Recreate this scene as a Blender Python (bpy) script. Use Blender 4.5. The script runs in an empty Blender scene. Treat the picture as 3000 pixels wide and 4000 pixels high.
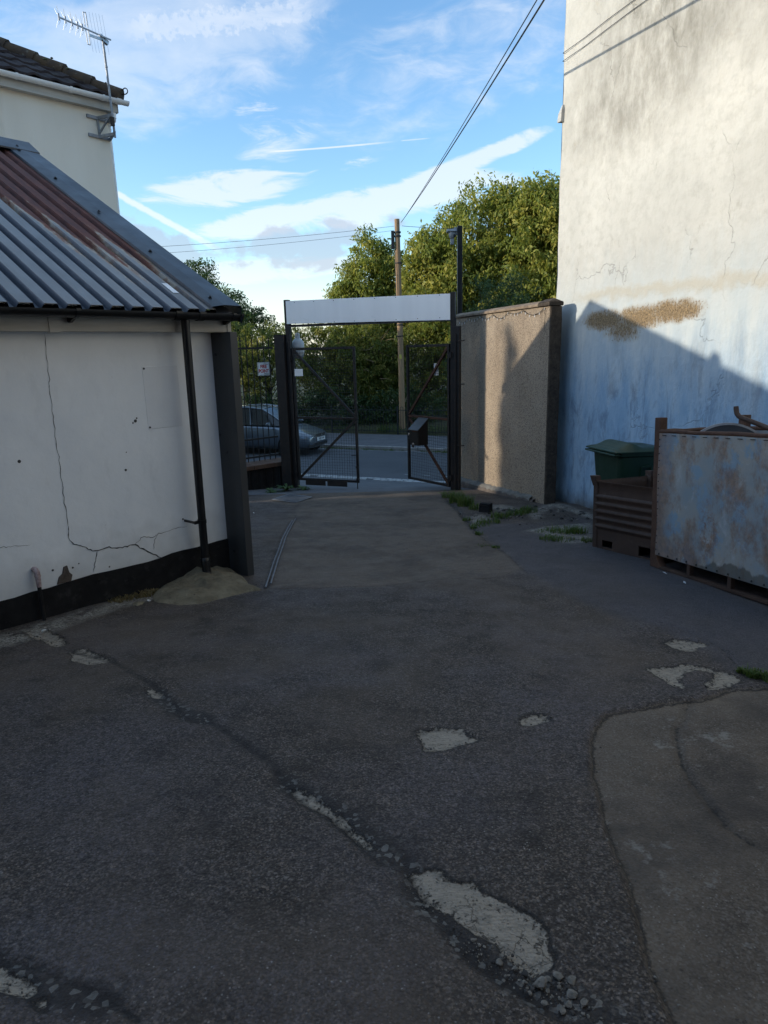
import bpy, math, random
import numpy as np
from mathutils import Vector, Matrix
random.seed(7)
SC = bpy.context.scene
COL = SC.collection
R = math.radians

# ------------------------------------------------------------------ camera
cam_d = bpy.data.cameras.new('camera')
cam_d.sensor_fit = 'VERTICAL'
cam_d.sensor_height = 36.0
cam_d.lens = 36.0 * 1460.0 / 2212.0
cam_d.clip_start = 0.05
cam_d.clip_end = 4000.0
cam = bpy.data.objects.new('camera', cam_d)
COL.objects.link(cam)
cam.matrix_world = (Matrix.Translation((0, 0, 1.5)) @ Matrix.Rotation(R(90 - 13.44), 4, 'X')
                    @ Matrix.Rotation(R(-1.43), 4, 'Z'))
SC.camera = cam

# ------------------------------------------------------------------ light
SUN_DIR = Vector((-0.983, -0.184, 0.256)).normalized()       # towards the sun
SUN_EL = math.asin(SUN_DIR.z)
sun_d = bpy.data.lights.new('sun', 'SUN')
sun_d.energy = 3.1
sun_d.angle = R(0.53)
sun_d.color = (1.0, 0.90, 0.74)
sun = bpy.data.objects.new('sun', sun_d)
COL.objects.link(sun)
sun.rotation_euler = (-SUN_DIR).to_track_quat('-Z', 'Y').to_euler()
sun.location = (-20, -4, 12)

SC.view_settings.view_transform = 'Standard'
SC.view_settings.look = 'None'
SC.view_settings.gamma = 1.0
SC.view_settings.exposure = 0.45


# ------------------------------------------------------------------ node helpers
class G:
    def __init__(self, nt):
        self.nt = nt

    def link(self, a, b):
        self.nt.links.new(a, b)

    def put(self, sock, v):
        if v is None:
            return
        if isinstance(v, bpy.types.NodeSocket):
            self.nt.links.new(v, sock)
        elif isinstance(v, (tuple, list)):
            sock.default_value = tuple(v) + (1.0,) if (len(v) == 3 and sock.type == 'RGBA') else tuple(v)
        else:
            sock.default_value = (v, v, v, 1) if sock.type == 'RGBA' else ((v, v, v) if sock.type == 'VECTOR' else v)

    def n(self, t):
        return self.nt.nodes.new(t)

    def obj(self):
        return self.n('ShaderNodeTexCoord').outputs['Object']

    def sep(self, v):
        s = self.n('ShaderNodeSeparateXYZ')
        self.put(s.inputs[0], v)
        return s.outputs

    def comb(self, x, y, z):
        s = self.n('ShaderNodeCombineXYZ')
        for k, v in enumerate((x, y, z)):
            self.put(s.inputs[k], v)
        return s.outputs[0]

    def map(self, v, scale=(1, 1, 1), rot=(0, 0, 0), loc=(0, 0, 0)):
        s = self.n('ShaderNodeMapping')
        self.put(s.inputs['Vector'], v)
        s.inputs['Scale'].default_value = scale
        s.inputs['Rotation'].default_value = rot
        s.inputs['Location'].default_value = loc
        return s.outputs[0]

    def noise(self, v, scale, detail=3, rough=0.55, dist=0.0, color=False):
        s = self.n('ShaderNodeTexNoise')
        self.put(s.inputs['Vector'], v)
        s.inputs['Scale'].default_value = scale
        s.inputs['Detail'].default_value = detail
        s.inputs['Roughness'].default_value = rough
        s.inputs['Distortion'].default_value = dist
        return s.outputs['Color' if color else 'Fac']

    def vor(self, v, scale, feature='F1', out='Distance', rnd=1.0):
        s = self.n('ShaderNodeTexVoronoi')
        s.feature = feature
        self.put(s.inputs['Vector'], v)
        s.inputs['Scale'].default_value = scale
        s.inputs['Randomness'].default_value = rnd
        return s.outputs[out]

    def attr(self, name, out='Fac'):
        s = self.n('ShaderNodeAttribute')
        s.attribute_name = name
        return s.outputs[out]

    def mr(self, v, a, b, c=0.0, d=1.0, smooth=False):
        s = self.n('ShaderNodeMapRange')
        s.clamp = True
        if smooth:
            s.interpolation_type = 'SMOOTHSTEP'
        self.put(s.inputs[0], v)
        for k, x in zip((1, 2, 3, 4), (a, b, c, d)):
            self.put(s.inputs[k], x)
        return s.outputs[0]

    def m(self, op, a, b=None, c=None):
        s = self.n('ShaderNodeMath')
        s.operation = op
        for k, x in enumerate((a, b, c)):
            if x is not None:
                self.put(s.inputs[k], x)
        return s.outputs[0]

    def mix(self, f, a, b, blend='MIX'):
        s = self.n('ShaderNodeMix')
        s.data_type = 'RGBA'
        s.blend_type = blend
        s.clamp_factor = True
        self.put(s.inputs[0], f)
        self.put(s.inputs[6], a)
        self.put(s.inputs[7], b)
        return s.outputs[2]

    def ramp(self, f, stops):
        s = self.n('ShaderNodeValToRGB')
        cr = s.color_ramp
        while len(cr.elements) < len(stops):
            cr.elements.new(0.5)
        for e, (p, c) in zip(cr.elements, stops):
            e.position = p
            e.color = tuple(c) + (1,) if len(c) == 3 else c
        self.put(s.inputs[0], f)
        return s.outputs[0]

    def bump(self, h, strength=1.0, dist=0.01, normal=None):
        s = self.n('ShaderNodeBump')
        self.put(s.inputs['Height'], h)
        s.inputs['Strength'].default_value = strength
        s.inputs['Distance'].default_value = dist
        if normal is not None:
            self.put(s.inputs['Normal'], normal)
        return s.outputs[0]

    def blob(self, cx, cz, rx, rz, x, z, edge=0.5):
        """1 inside an ellipse on a wall, fading to 0 outside; x, z are sockets"""
        a = self.m('POWER', self.m('DIVIDE', self.m('SUBTRACT', x, cx), rx), 2.0)
        b = self.m('POWER', self.m('DIVIDE', self.m('SUBTRACT', z, cz), rz), 2.0)
        return self.mr(self.m('ADD', a, b), 1.0 + edge, max(0.0, 1.0 - edge))


def mat(name, fn, rough=0.7, spec=0.35, metal=0.0):
    m = bpy.data.materials.new(name)
    m.use_nodes = True
    b = m.node_tree.nodes['Principled BSDF']
    b.inputs['Roughness'].default_value = rough
    b.inputs['Specular IOR Level'].default_value = spec
    b.inputs['Metallic'].default_value = metal
    g = G(m.node_tree)
    fn(g, b)
    return m


def setc(g, b, col=None, rough=None, normal=None, metal=None):
    g.put(b.inputs['Base Color'], col)
    g.put(b.inputs['Roughness'], rough)
    g.put(b.inputs['Metallic'], metal)
    if normal is not None:
        g.put(b.inputs['Normal'], normal)


def worn(name, c1, c2, scale=6.0, rough=0.6, bump=0.002, bscale=60.0, spec=0.35, metal=0.0, stretch=(1, 1, 1), c3=None):
    """plain material with two-tone wear, fine bump"""
    def fn(g, b):
        o = g.obj()
        f = g.mr(g.noise(g.map(o, stretch), scale, 5, 0.62), 0.35, 0.68)
        c = g.mix(f, c1, c2)
        if c3 is not None:
            c = g.mix(g.mr(g.noise(g.map(o, stretch, loc=(3, 7, 1)), scale * 2.3, 6, 0.7), 0.58, 0.72), c, c3)
        rr = g.mr(g.noise(o, scale * 3, 3), 0.3, 0.7, rough - 0.1, rough + 0.1)
        nrm = g.bump(g.noise(o, bscale, 3), 1.0, bump) if bump else None
        setc(g, b, c, rr, nrm)
    return mat(name, fn, rough, spec, metal)


# ------------------------------------------------------------------ sky
world = bpy.data.worlds.new('World')
SC.world = world
world.use_nodes = True


def build_world():
    nt = world.node_tree
    for nd in list(nt.nodes):
        nt.nodes.remove(nd)
    g = G(nt)
    out = g.n('ShaderNodeOutputWorld')
    bg = g.n('ShaderNodeBackground')
    sky = g.n('ShaderNodeTexSky')
    sky.sky_type = 'NISHITA'
    sky.sun_disc = False
    sky.sun_elevation = SUN_EL
    sky.sun_rotation = math.atan2(SUN_DIR.x, SUN_DIR.y)
    sky.altitude = 60
    sky.air_density = 1.0
    sky.dust_density = 0.6
    sky.ozone_density = 2.2
    hs = g.n('ShaderNodeHueSaturation')
    hs.inputs['Saturation'].default_value = 1.14
    hs.inputs['Value'].default_value = 1.56
    g.link(sky.outputs[0], hs.inputs['Color'])
    d = g.n('ShaderNodeTexCoord').outputs['Generated']
    x, y, z = g.sep(d)
    az = g.m('ARCTAN2', x, y)
    el = g.m('ARCSINE', z)
    ae = g.comb(az, el, 0.0)
    # soft wisps: noise in bearing and height, drawn out along gently rising lines
    warp = g.noise(g.map(ae, (3, 6, 1)), 2.0, 3, 0.5)
    aew = g.comb(g.m('ADD', az, g.m('MULTIPLY', g.m('SUBTRACT', warp, 0.5), 0.06)),
                 g.m('ADD', el, g.m('MULTIPLY', g.m('SUBTRACT', warp, 0.5), 0.05)), 0.0)
    fine = g.noise(g.map(aew, (1, 2.6, 1), rot=(0, 0, R(-14))), 13.0, 7, 0.62, 0.35)
    fine2 = g.noise(g.map(aew, (1, 4.0, 1), rot=(0, 0, R(-8)), loc=(5, 2, 0)), 8.0, 7, 0.65, 0.5)
    broad = g.noise(g.map(aew, (1, 1.8, 1), rot=(0, 0, R(-16)), loc=(1.7, 0.4, 0)), 3.6, 4, 0.55)

    def ell(a0, e0, ra, re, rot, soft=1.0):
        c, s = math.cos(R(rot)), math.sin(R(rot))
        da = g.m('SUBTRACT', az, a0)
        de = g.m('SUBTRACT', el, e0)
        u = g.m('DIVIDE', g.m('ADD', g.m('MULTIPLY', da, c), g.m('MULTIPLY', de, s)), ra)
        v = g.m('DIVIDE', g.m('SUBTRACT', g.m('MULTIPLY', de, c), g.m('MULTIPLY', da, s)), re)
        r2 = g.m('ADD', g.m('MULTIPLY', u, u), g.m('MULTIPLY', v, v))
        return g.mr(r2, 1.0, 0.0, 0.0, soft, True)

    def acc(lst):
        t = lst[0]
        for q in lst[1:]:
            t = g.m('ADD', t, q)
        return t
    def ragged(shape, nz, amp, lo, hi, top):
        k = g.m('MULTIPLY', g.mr(nz, 0.25, 0.75, -1.0, 1.0), amp)
        k = g.m('MULTIPLY', g.mr(g.m('ADD', shape, k), lo, hi, 0.0, 1.0, True), g.mr(shape, 0.0, 0.25))
        return g.m('MULTIPLY', k, top)
    veil = acc([ell(-0.30, 0.335, 0.30, 0.085, 14, 0.9), ell(-0.17, 0.40, 0.22, 0.06, 10, 0.5),
                ell(0.12, 0.345, 0.28, 0.09, 12, 0.62), ell(-0.42, 0.37, 0.25, 0.12, 10, 0.5),
                ell(0.7, 0.4, 0.4, 0.1, 10, 0.7), ell(-1.4, 0.3, 0.5, 0.12, 0, 0.7),
                ell(2.4, 0.5, 0.8, 0.2, 20, 0.6), ell(-2.4, 0.6, 0.8, 0.2, -10, 0.6)])
    veil = ragged(veil, g.m('ADD', g.m('MULTIPLY', fine, 0.6), g.m('MULTIPLY', broad, 0.4)), 0.75, 0.05, 1.05, 0.72)
    veil = g.m('MULTIPLY', veil, g.mr(fine, 0.25, 0.70, 0.45, 1.0))
    streak = acc([ell(-0.205, 0.213, 0.13, 0.026, 8, 0.9), ell(-0.09, 0.182, 0.17, 0.028, 9, 0.8),
                  ell(0.06, 0.205, 0.14, 0.03, 19, 0.8), ell(0.14, 0.243, 0.13, 0.014, 17, 0.8),
                  ell(-0.17, 0.172, 0.14, 0.022, 12, 0.5), ell(-0.155, 0.302, 0.035, 0.045, 40, 0.38),
                  ell(0.12, 0.20, 0.14, 0.04, 0, 0.3), ell(-0.10, 0.22, 0.14, 0.014, 16, 0.4), ell(-0.13, 0.26, 0.09, 0.03, 30, 0.25)])
    streak = ragged(streak, fine2, 1.0, 0.10, 0.95, 0.95)
    low = g.m('MULTIPLY', g.mr(el, 0.125, 0.05, 0.0, 0.85, True), g.mr(broad, 0.3, 0.58, 0.55, 1.0))
    band = ragged(ell(-0.16, 0.112, 0.17, 0.022, 4, 0.9), fine2, 0.9, 0.1, 0.8, 0.8)

    def trail(a1, e1, a2, e2, w, amt, wob=0.35):
        L = math.hypot(a2 - a1, e2 - e1)
        ux, uy = (a2 - a1) / L, (e2 - e1) / L
        da = g.m('SUBTRACT', az, a1)
        de = g.m('SUBTRACT', el, e1)
        t = g.m('DIVIDE', g.m('ADD', g.m('MULTIPLY', da, ux), g.m('MULTIPLY', de, uy)), L)
        v = g.m('ABSOLUTE', g.m('SUBTRACT', g.m('MULTIPLY', de, ux), g.m('MULTIPLY', da, uy)))
        nz = g.noise(ae, 120.0, 3)
        v = g.m('ADD', v, g.m('MULTIPLY', g.m('SUBTRACT', nz, 0.5), w * wob * 2))
        k = g.mr(v, w, w * 0.35, 0.0, amt, True)
        k = g.m('MULTIPLY', k, g.mr(t, -0.05, 0.06))
        return g.m('MULTIPLY', k, g.mr(t, 1.05, 0.75))
    trails = acc([trail(-0.352, 0.208, -0.216, 0.137, 0.0052, 0.62), trail(-0.139, 0.256, 0.02, 0.266, 0.0014, 0.55, 0.1),
                  trail(0.036, 0.267, 0.074, 0.2685, 0.0010, 0.28, 0.1), trail(-0.30, 0.377, -0.05, 0.409, 0.014, 0.16, 1.8)])
    white = g.m('MINIMUM', acc([veil, streak, low, band, trails]), 1.0)
    # two small heaped clouds, seen from their shaded side
    puff = g.noise(g.map(ae, (1, 1.5, 1)), 22.0, 5, 0.55)
    heap = acc([ell(-0.30, 0.138, 0.10, 0.05, -18, 0.9), ell(-0.115, 0.135, 0.08, 0.036, 0, 0.9),
                ell(-0.135, 0.152, 0.035, 0.028, 0, 0.5), ell(-0.058, 0.148, 0.05, 0.04, 0, 0.8),
                ell(-0.19, 0.133, 0.05, 0.024, 0, 0.5), ell(0.0, 0.165, 0.05, 0.022, 0, 0.45)])
    heap = ragged(heap, puff, 0.95, 0.22, 0.80, 0.62)
    # zenith brightened above the frame, extra fill light for the shaded yard
    c = g.mix(g.mr(el, 0.50, 0.80, 0.0, 0.8, True), hs.outputs[0], ZENITH_FILL)
    c = g.mix(g.m('MULTIPLY', white, 0.68), c, CLOUD)
    c = g.mix(heap, c, HEAP)
    c = g.mix(g.m('MULTIPLY', trails, 0.7), c, CLOUD)
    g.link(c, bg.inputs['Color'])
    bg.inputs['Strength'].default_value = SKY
    g.link(bg.outputs[0], out.inputs[0])


SKY = 0.15
ZENITH_FILL = (2.3, 3.5, 5.2)
CLOUD = (4.9, 5.1, 5.4)
HEAP = (2.6, 2.95, 3.6)
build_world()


# ------------------------------------------------------------------ mesh helpers
class MB:
    def __init__(self):
        self.v = []
        self.f = []
        self.mi = []
        self.M = None

    def add(self, vs, fs, m=0):
        o = len(self.v)
        if self.M is not None:
            vs = [tuple(self.M @ Vector(p)) for p in vs]
        self.v += [tuple(p) for p in vs]
        self.f += [tuple(i + o for i in q) for q in fs]
        self.mi += [m] * len(fs)
        return self

    def box(self, x0, x1, y0, y1, z0, z1, m=0):
        vs = [(x0, y0, z0), (x1, y0, z0), (x1, y1, z0), (x0, y1, z0), (x0, y0, z1), (x1, y0, z1), (x1, y1, z1), (x0, y1, z1)]
        return self.add(vs, [(0, 3, 2, 1), (4, 5, 6, 7), (0, 1, 5, 4), (1, 2, 6, 5), (2, 3, 7, 6), (3, 0, 4, 7)], m)

    def beam(self, a, b, w, h, up=(0, 0, 1), m=0):
        a, b = Vector(a), Vector(b)
        d = (b - a).normalized()
        u = Vector(up)
        s = d.cross(u)
        if s.length < 1e-4:
            s = d.cross(Vector((1, 0, 0)))
        s.normalize()
        u = s.cross(d)
        vs = []
        for p in (a, b):
            for i, j in ((-1, -1), (1, -1), (1, 1), (-1, 1)):
                vs.append(p + s * (w / 2 * i) + u * (h / 2 * j))
        return self.add(vs, [(3, 2, 1, 0), (4, 5, 6, 7), (0, 1, 5, 4), (1, 2, 6, 5), (2, 3, 7, 6), (3, 0, 4, 7)], m)

    def tube(self, pts, r, n=8, m=0, caps=True):
        pts = [Vector(p) for p in pts]
        rs = r if isinstance(r, (list, tuple)) else [r] * len(pts)
        vs, fs = [], []
        ref = None
        for i, p in enumerate(pts):
            d = (pts[min(i + 1, len(pts) - 1)] - pts[max(i - 1, 0)]).normalized()
            if ref is None:
                ref = Vector((0, 0, 1)) if abs(d.z) < 0.9 else Vector((1, 0, 0))
            s = d.cross(ref).normalized()
            u = s.cross(d)
            ref = u
            for k in range(n):
                a = 2 * math.pi * k / n
                vs.append(p + (s * math.cos(a) + u * math.sin(a)) * rs[i])
        for i in range(len(pts) - 1):
            for k in range(n):
                k2 = (k + 1) % n
                fs.append((i * n + k, i * n + k2, (i + 1) * n + k2, (i + 1) * n + k))
        if caps:
            fs.append(tuple(range(n))[::-1])
            fs.append(tuple((len(pts) - 1) * n + k for k in range(n)))
        return self.add(vs, fs, m)

    def prism(self, poly, z0, z1, m=0):
        n = len(poly)
        ar = sum(poly[i][0] * poly[(i + 1) % n][1] - poly[(i + 1) % n][0] * poly[i][1] for i in range(n))
        if ar < 0:
            poly = poly[::-1]
        vs = [(p[0], p[1], z0) for p in poly] + [(p[0], p[1], z1) for p in poly]
        fs = [tuple(range(n))[::-1], tuple(range(n, 2 * n))]
        fs += [(i, (i + 1) % n, n + (i + 1) % n, n + i) for i in range(n)]
        return self.add(vs, fs, m)

    def extr(self, poly, a, b, m=0):
        """polygon in (y,z) pushed along x from a to b"""
        n = len(poly)
        vs = [(a, p[0], p[1]) for p in poly] + [(b, p[0], p[1]) for p in poly]
        fs = [tuple(range(n))[::-1], tuple(range(n, 2 * n))]
        fs += [(i, (i + 1) % n, n + (i + 1) % n, n + i) for i in range(n)]
        return self.add(vs, fs, m)

    def lathe(self, prof, n=24, c=(0, 0, 0), axis='z', m=0):
        vs, fs = [], []
        for r_, h in prof:
            for k in range(n):
                a = 2 * math.pi * k / n
                p = (r_ * math.cos(a), r_ * math.sin(a), h)
                if axis == 'x':
                    p = (p[2], p[0], p[1])
                if axis == 'y':
                    p = (p[0], p[2], p[1])
                vs.append((p[0] + c[0], p[1] + c[1], p[2] + c[2]))
        for i in range(len(prof) - 1):
            for k in range(n):
                k2 = (k + 1) % n
                fs.append((i * n + k, i * n + k2, (i + 1) * n + k2, (i + 1) * n + k))
        return self.add(vs, fs, m)

    def grid(self, P, m=0):
        """P: rows of equal length lists of points"""
        h, w = len(P), len(P[0])
        vs = [p for row in P for p in row]
        fs = [(i * w + j, i * w + j + 1, (i + 1) * w + j + 1, (i + 1) * w + j) for i in range(h - 1) for j in range(w - 1)]
        return self.add(vs, fs, m)

    def build(self, name, mats, parent=None, smooth=None, bevel=0.0, loc=None, fixn=True):
        me = bpy.data.meshes.new(name)
        me.from_pydata(self.v, [], self.f)
        if not isinstance(mats, (list, tuple)):
            mats = [mats]
        for q in mats:
            me.materials.append(q)
        if len(mats) > 1:
            me.polygons.foreach_set('material_index', self.mi)
        if fixn:
            import bmesh
            bm = bmesh.new()
            bm.from_mesh(me)
            bmesh.ops.recalc_face_normals(bm, faces=bm.faces)
            bm.to_mesh(me)
            bm.free()
        if smooth is not None:
            me.polygons.foreach_set('use_smooth', [True] * len(me.polygons))
            me.set_sharp_from_angle(angle=R(smooth))
        o = bpy.data.objects.new(name, me)
        COL.objects.link(o)
        if parent is not None:
            o.parent = parent
        if loc is not None:
            o.location = loc
        if bevel:
            b = o.modifiers.new('bevel', 'BEVEL')
            b.width = bevel
            b.segments = 2
            b.limit_method = 'ANGLE'
            b.angle_limit = R(40)
        return o


def tag(o, label=None, cat=None, group=None, kind=None):
    if label:
        o['label'] = label
    if cat:
        o['category'] = cat
    if group:
        o['group'] = group
    if kind:
        o['kind'] = kind
    return o


def thing(name, label, cat, loc=(0, 0, 0), rz=0.0, group=None, matrix=None):
    o = bpy.data.objects.new(name, None)
    o.empty_display_size = 0.2
    COL.objects.link(o)
    if matrix is not None:
        o.matrix_world = matrix
    else:
        o.location = loc
        o.rotation_euler = (0, 0, R(rz))
    return tag(o, label, cat, group)


def bmb(x0, x1, y0, y1, z0, z1):
    return MB().box(x0, x1, y0, y1, z0, z1)


SL = 0.08


def gz(x, y):
    """height of the sloping yard"""
    return -SL * y


RDIR = R(-23)
RU = Vector((math.cos(RDIR), math.sin(RDIR), 0))      # along the road, to the right
RN = Vector((-math.sin(RDIR), math.cos(RDIR), 0))     # across the road, away


def road_pt(s, t, z=0.0):
    """s along the road, t across it (t = 0 at the near kerb line)"""
    p = Vector((0, 16.87, 0)) + RU * s + RN * t
    return (p.x, p.y, z)


ROADZ = -1.72

# ------------------------------------------------------------------ materials
def f_yard(g, b):
    o = g.obj()
    big = g.noise(o, 0.9, 4, 0.6)
    med = g.noise(o, 5.0, 5, 0.65)
    chipc = g.sep(g.vor(o, 125.0, 'F1', 'Color'))[0]
    chipd = g.vor(o, 125.0, 'F1', 'Distance')
    finec = g.sep(g.vor(o, 210.0, 'F1', 'Color'))[1]
    # weathered asphalt: worn stones of many sizes in dark binder
    a1 = g.sep(g.vor(o, 84.0, 'F1', 'Color'))
    a2 = g.sep(g.vor(o, 155.0, 'F1', 'Color'))
    d1 = g.mr(g.vor(o, 84.0, 'F1', 'Distance'), 0.62, 0.25)
    s1 = g.m('MULTIPLY', g.m('MULTIPLY', g.m('POWER', a1[0], 3.0), d1), g.mr(g.noise(o, 3.3, 5, 0.65), 0.36, 0.64, 0.35, 1.0))
    s2 = g.m('POWER', a2[1], 2.6)
    clump = g.noise(o, 46.0, 7, 0.84)
    wear = g.mr(big, 0.36, 0.66)
    base = g.mix(wear, (0.028, 0.0205, 0.0152), (0.030, 0.0228, 0.0185))
    base = g.mix(g.mr(clump, 0.49, 0.38, 0, 0.9), base, (0.007, 0.006, 0.006))
    stone = g.mix(a2[2], (0.225, 0.172, 0.128), (0.170, 0.148, 0.140))
    base = g.mix(g.m('MULTIPLY', s2, g.mr(clump, 0.40, 0.60, 0.05, 1.0)), base, stone)
    base = g.mix(g.m('MULTIPLY', s1, g.mr(clump, 0.34, 0.58, 0.3, 0.95)), base, g.mix(a1[1], (0.205, 0.172, 0.140), (0.150, 0.138, 0.138)))
    base = g.mix(g.mr(med, 0.50, 0.72, 0, 0.75), base, (0.019, 0.0165, 0.015))
    base = g.mix(g.m('MULTIPLY', g.mr(g.noise(g.map(o, loc=(9, 2, 0)), 0.8, 5, 0.65), 0.47, 0.62), 0.55), base, (0.090, 0.069, 0.053))
    chips = g.m('MULTIPLY', g.mr(chipc, 0.945, 0.965), g.mr(chipd, 0.45, 0.25))
    base = g.mix(g.m('MULTIPLY', chips, g.mr(g.noise(o, 2.6, 4), 0.40, 0.66, 0.15, 0.85)), base, (0.28, 0.262, 0.24))
    # old oil and damp stains
    oil = g.mr(g.noise(g.map(o, loc=(3.3, 8.1, 0)), 1.9, 5, 0.6, 0.4), 0.61, 0.72, 0, 0.4)
    base = g.mix(oil, base, (0.012, 0.0105, 0.010))
    # newer, bluer tar on the right
    wob = g.m('MULTIPLY', g.m('SUBTRACT', g.noise(o, 9.0, 5, 0.65), 0.5), 0.16)
    tar = g.mr(g.m('ADD', g.attr('tar'), wob), 0.06, -0.06, 0.0, 0.7)
    base = g.mix(tar, base, g.mix(g.mr(finec, 0.25, 1.0), (0.034, 0.032, 0.036), (0.095, 0.088, 0.092)))
    # pale lime bloom that has dried on the tar here and there
    bloom = g.m('MULTIPLY', g.mr(g.noise(g.map(o, (1, 1, 1), loc=(4.1, 1.3, 0)), 1.15, 5, 0.62), 0.45, 0.66), g.mr(finec, 0.2, 0.8, 0.2, 1.0))
    base = g.mix(g.m('MULTIPLY', g.m('MULTIPLY', bloom, g.mr(clump, 0.38, 0.62, 0.05, 1.0)), 0.75), base, (0.100, 0.092, 0.108))
    # brownish cast concrete: the drive and the slab at the right
    wob2 = g.m('MULTIPLY', g.m('SUBTRACT', g.noise(o, 22.0, 5, 0.7), 0.5), 0.055)
    brush = g.noise(g.map(o, (3, 26, 1), rot=(0, 0, R(-8))), 3.0, 4, 0.6)
    dcol = g.mix(g.mr(brush, 0.35, 0.68), (0.078, 0.058, 0.043), (0.132, 0.103, 0.080))
    dcol = g.mix(g.m('MULTIPLY', s2, 0.75), dcol, (0.150, 0.130, 0.108))
    dcol = g.mix(g.mr(clump, 0.46, 0.35, 0, 0.7), dcol, (0.022, 0.019, 0.017))
    dcol = g.mix(g.mr(g.noise(o, 1.6, 6, 0.7), 0.48, 0.64, 0, 0.8), dcol, (0.050, 0.039, 0.031))
    dcol = g.mix(oil, dcol, (0.020, 0.017, 0.015))
    drive = g.mr(g.m('ADD', g.attr('drive'), g.m('MULTIPLY', wob2, 3.0)), 0.05, -0.06)
    base = g.mix(g.m('MULTIPLY', drive, 0.85), base, dcol)
    scol = g.mix(g.mr(g.noise(o, 4.0, 7, 0.72), 0.36, 0.64), (0.045, 0.033, 0.024), (0.094, 0.070, 0.050))
    scol = g.mix(g.mr(g.attr('slab'), -0.30, -0.02, 0, 0.4), scol, (0.138, 0.108, 0.080))
    scol = g.mix(g.mr(clump, 0.47, 0.35, 0, 0.8), scol, (0.020, 0.016, 0.014))
    scol = g.mix(g.m('MULTIPLY', s2, 0.6), scol, (0.150, 0.128, 0.105))
    scol = g.mix(g.m('MULTIPLY', s1, 0.5), scol, (0.175, 0.150, 0.125))
    scol = g.mix(g.m('MULTIPLY', chips, 0.5), scol, (0.28, 0.26, 0.24))
    scol = g.mix(g.mr(g.noise(g.map(o, loc=(2, 5, 0)), 1.3, 5, 0.65), 0.48, 0.62, 0, 0.8), scol, (0.034, 0.027, 0.023))
    scol = g.mix(g.m('MULTIPLY', g.mr(g.noise(g.map(o, loc=(6.2, 1, 0)), 3.1, 6, 0.72), 0.62, 0.67), 0.75), scol, (0.190, 0.175, 0.155))
    scol = g.mix(oil, scol, (0.016, 0.013, 0.012))
    slab = g.mr(g.m('ADD', g.attr('slab'), wob2), 0.004, -0.006)
    base = g.mix(slab, base, scol)
    edge = g.m('ADD', g.m('ABSOLUTE', g.m('ADD', g.attr('slab'), g.m('ADD', wob2, 0.012))), 0.0)
    base = g.mix(g.mr(edge, 0.010, 0.002, 0, 0.85), base, (0.014, 0.012, 0.011))
    # pale concrete showing where the tar has broken away
    pn = g.m('MULTIPLY', g.m('SUBTRACT', g.noise(o, 30.0, 8, 0.80), 0.5), 0.085)
    pn2 = g.m('MULTIPLY', g.m('SUBTRACT', g.noise(g.map(o, loc=(1.7, 4.4, 0)), 9.0, 5, 0.7), 0.5), 0.12)
    near = g.mr(g.sep(o)[1], 1.9, 3.2, 0.5, 1.0)
    psd = g.m('ADD', g.attr('patch'), g.m('MULTIPLY', g.m('ADD', g.m('MULTIPLY', pn, 1.2), pn2), near))
    patch = g.mr(psd, 0.003, -0.004)
    rub = g.mr(g.attr('rubble'), 0.05, -0.05)
    pcol = g.mix(g.mr(g.noise(g.map(o, (5, 26, 5), rot=(0, 0, R(38))), 5.0, 6, 0.68), 0.3, 0.7), (0.185, 0.158, 0.122), (0.290, 0.250, 0.200))
    patch = g.m('MULTIPLY', patch, g.mr(g.m('ADD', g.noise(o, 40.0, 5, 0.75), g.m('MULTIPLY', psd, -1.2)), 0.40, 0.46))
    pcol = g.mix(g.mr(g.noise(o, 60.0, 4, 0.7), 0.58, 0.68), pcol, (0.05, 0.045, 0.04))
    pcol = g.mix(g.mr(g.noise(g.map(o, (1, 2.4, 1), rot=(0, 0, R(38))), 17.0, 7, 0.75), 0.50, 0.66, 0, 0.7), pcol, (0.085, 0.078, 0.068))
    ow = g.mix(0.07, o, g.noise(o, 9.0, 4, 0.65, color=True), 'LINEAR_LIGHT')
    ck = g.mr(g.vor(g.map(ow, (1, 1.25, 1), rot=(0, 0, R(40))), 12.0, 'DISTANCE_TO_EDGE'), 0.022, 0.004)
    ck = g.m('MULTIPLY', ck, g.mr(g.noise(g.map(o, loc=(0.3, 0.1, 0)), 5.0, 3), 0.47, 0.56))
    pcol = g.mix(g.m('MULTIPLY', ck, 0.6), pcol, (0.045, 0.040, 0.035))
    base = g.mix(patch, base, pcol)
    ringd = g.m('ABSOLUTE', g.m('SUBTRACT', psd, 0.006))
    base = g.mix(g.mr(ringd, 0.009, 0.002, 0, 0.75), base, (0.013, 0.012, 0.011))
    loose = g.m('MULTIPLY', rub, g.mr(g.noise(o, 9.0, 6, 0.75), 0.40, 0.54))
    base = g.mix(loose, base, g.mix(g.mr(g.noise(o, 60.0, 5, 0.75), 0.38, 0.60), (0.045, 0.042, 0.034), (0.30, 0.275, 0.235)))
    # dirt in the long crack and the joints
    cn = g.m('MULTIPLY', g.m('SUBTRACT', g.noise(o, 26.0, 5, 0.7), 0.5), 0.05)
    cr = g.m('ADD', g.attr('crack'), cn)
    base = g.mix(g.mr(cr, 0.009, 0.001, 0, 0.85), base, (0.012, 0.011, 0.010))
    sm_ = g.m('ADD', g.attr('seam'), g.m('MULTIPLY', cn, 1.3))
    base = g.mix(g.mr(sm_, 0.030, 0.004, 0, 0.85), base, (0.015, 0.013, 0.012))
    gw = g.m('ADD', g.attr('gully'), g.m('MULTIPLY', cn, 1.6))
    gr = g.sep(g.vor(o, 60.0, 'F1', 'Color'))[2]
    gcol = g.mix(g.mr(gr, 0.80, 0.88), (0.022, 0.019, 0.018), (0.13, 0.125, 0.115))
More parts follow.
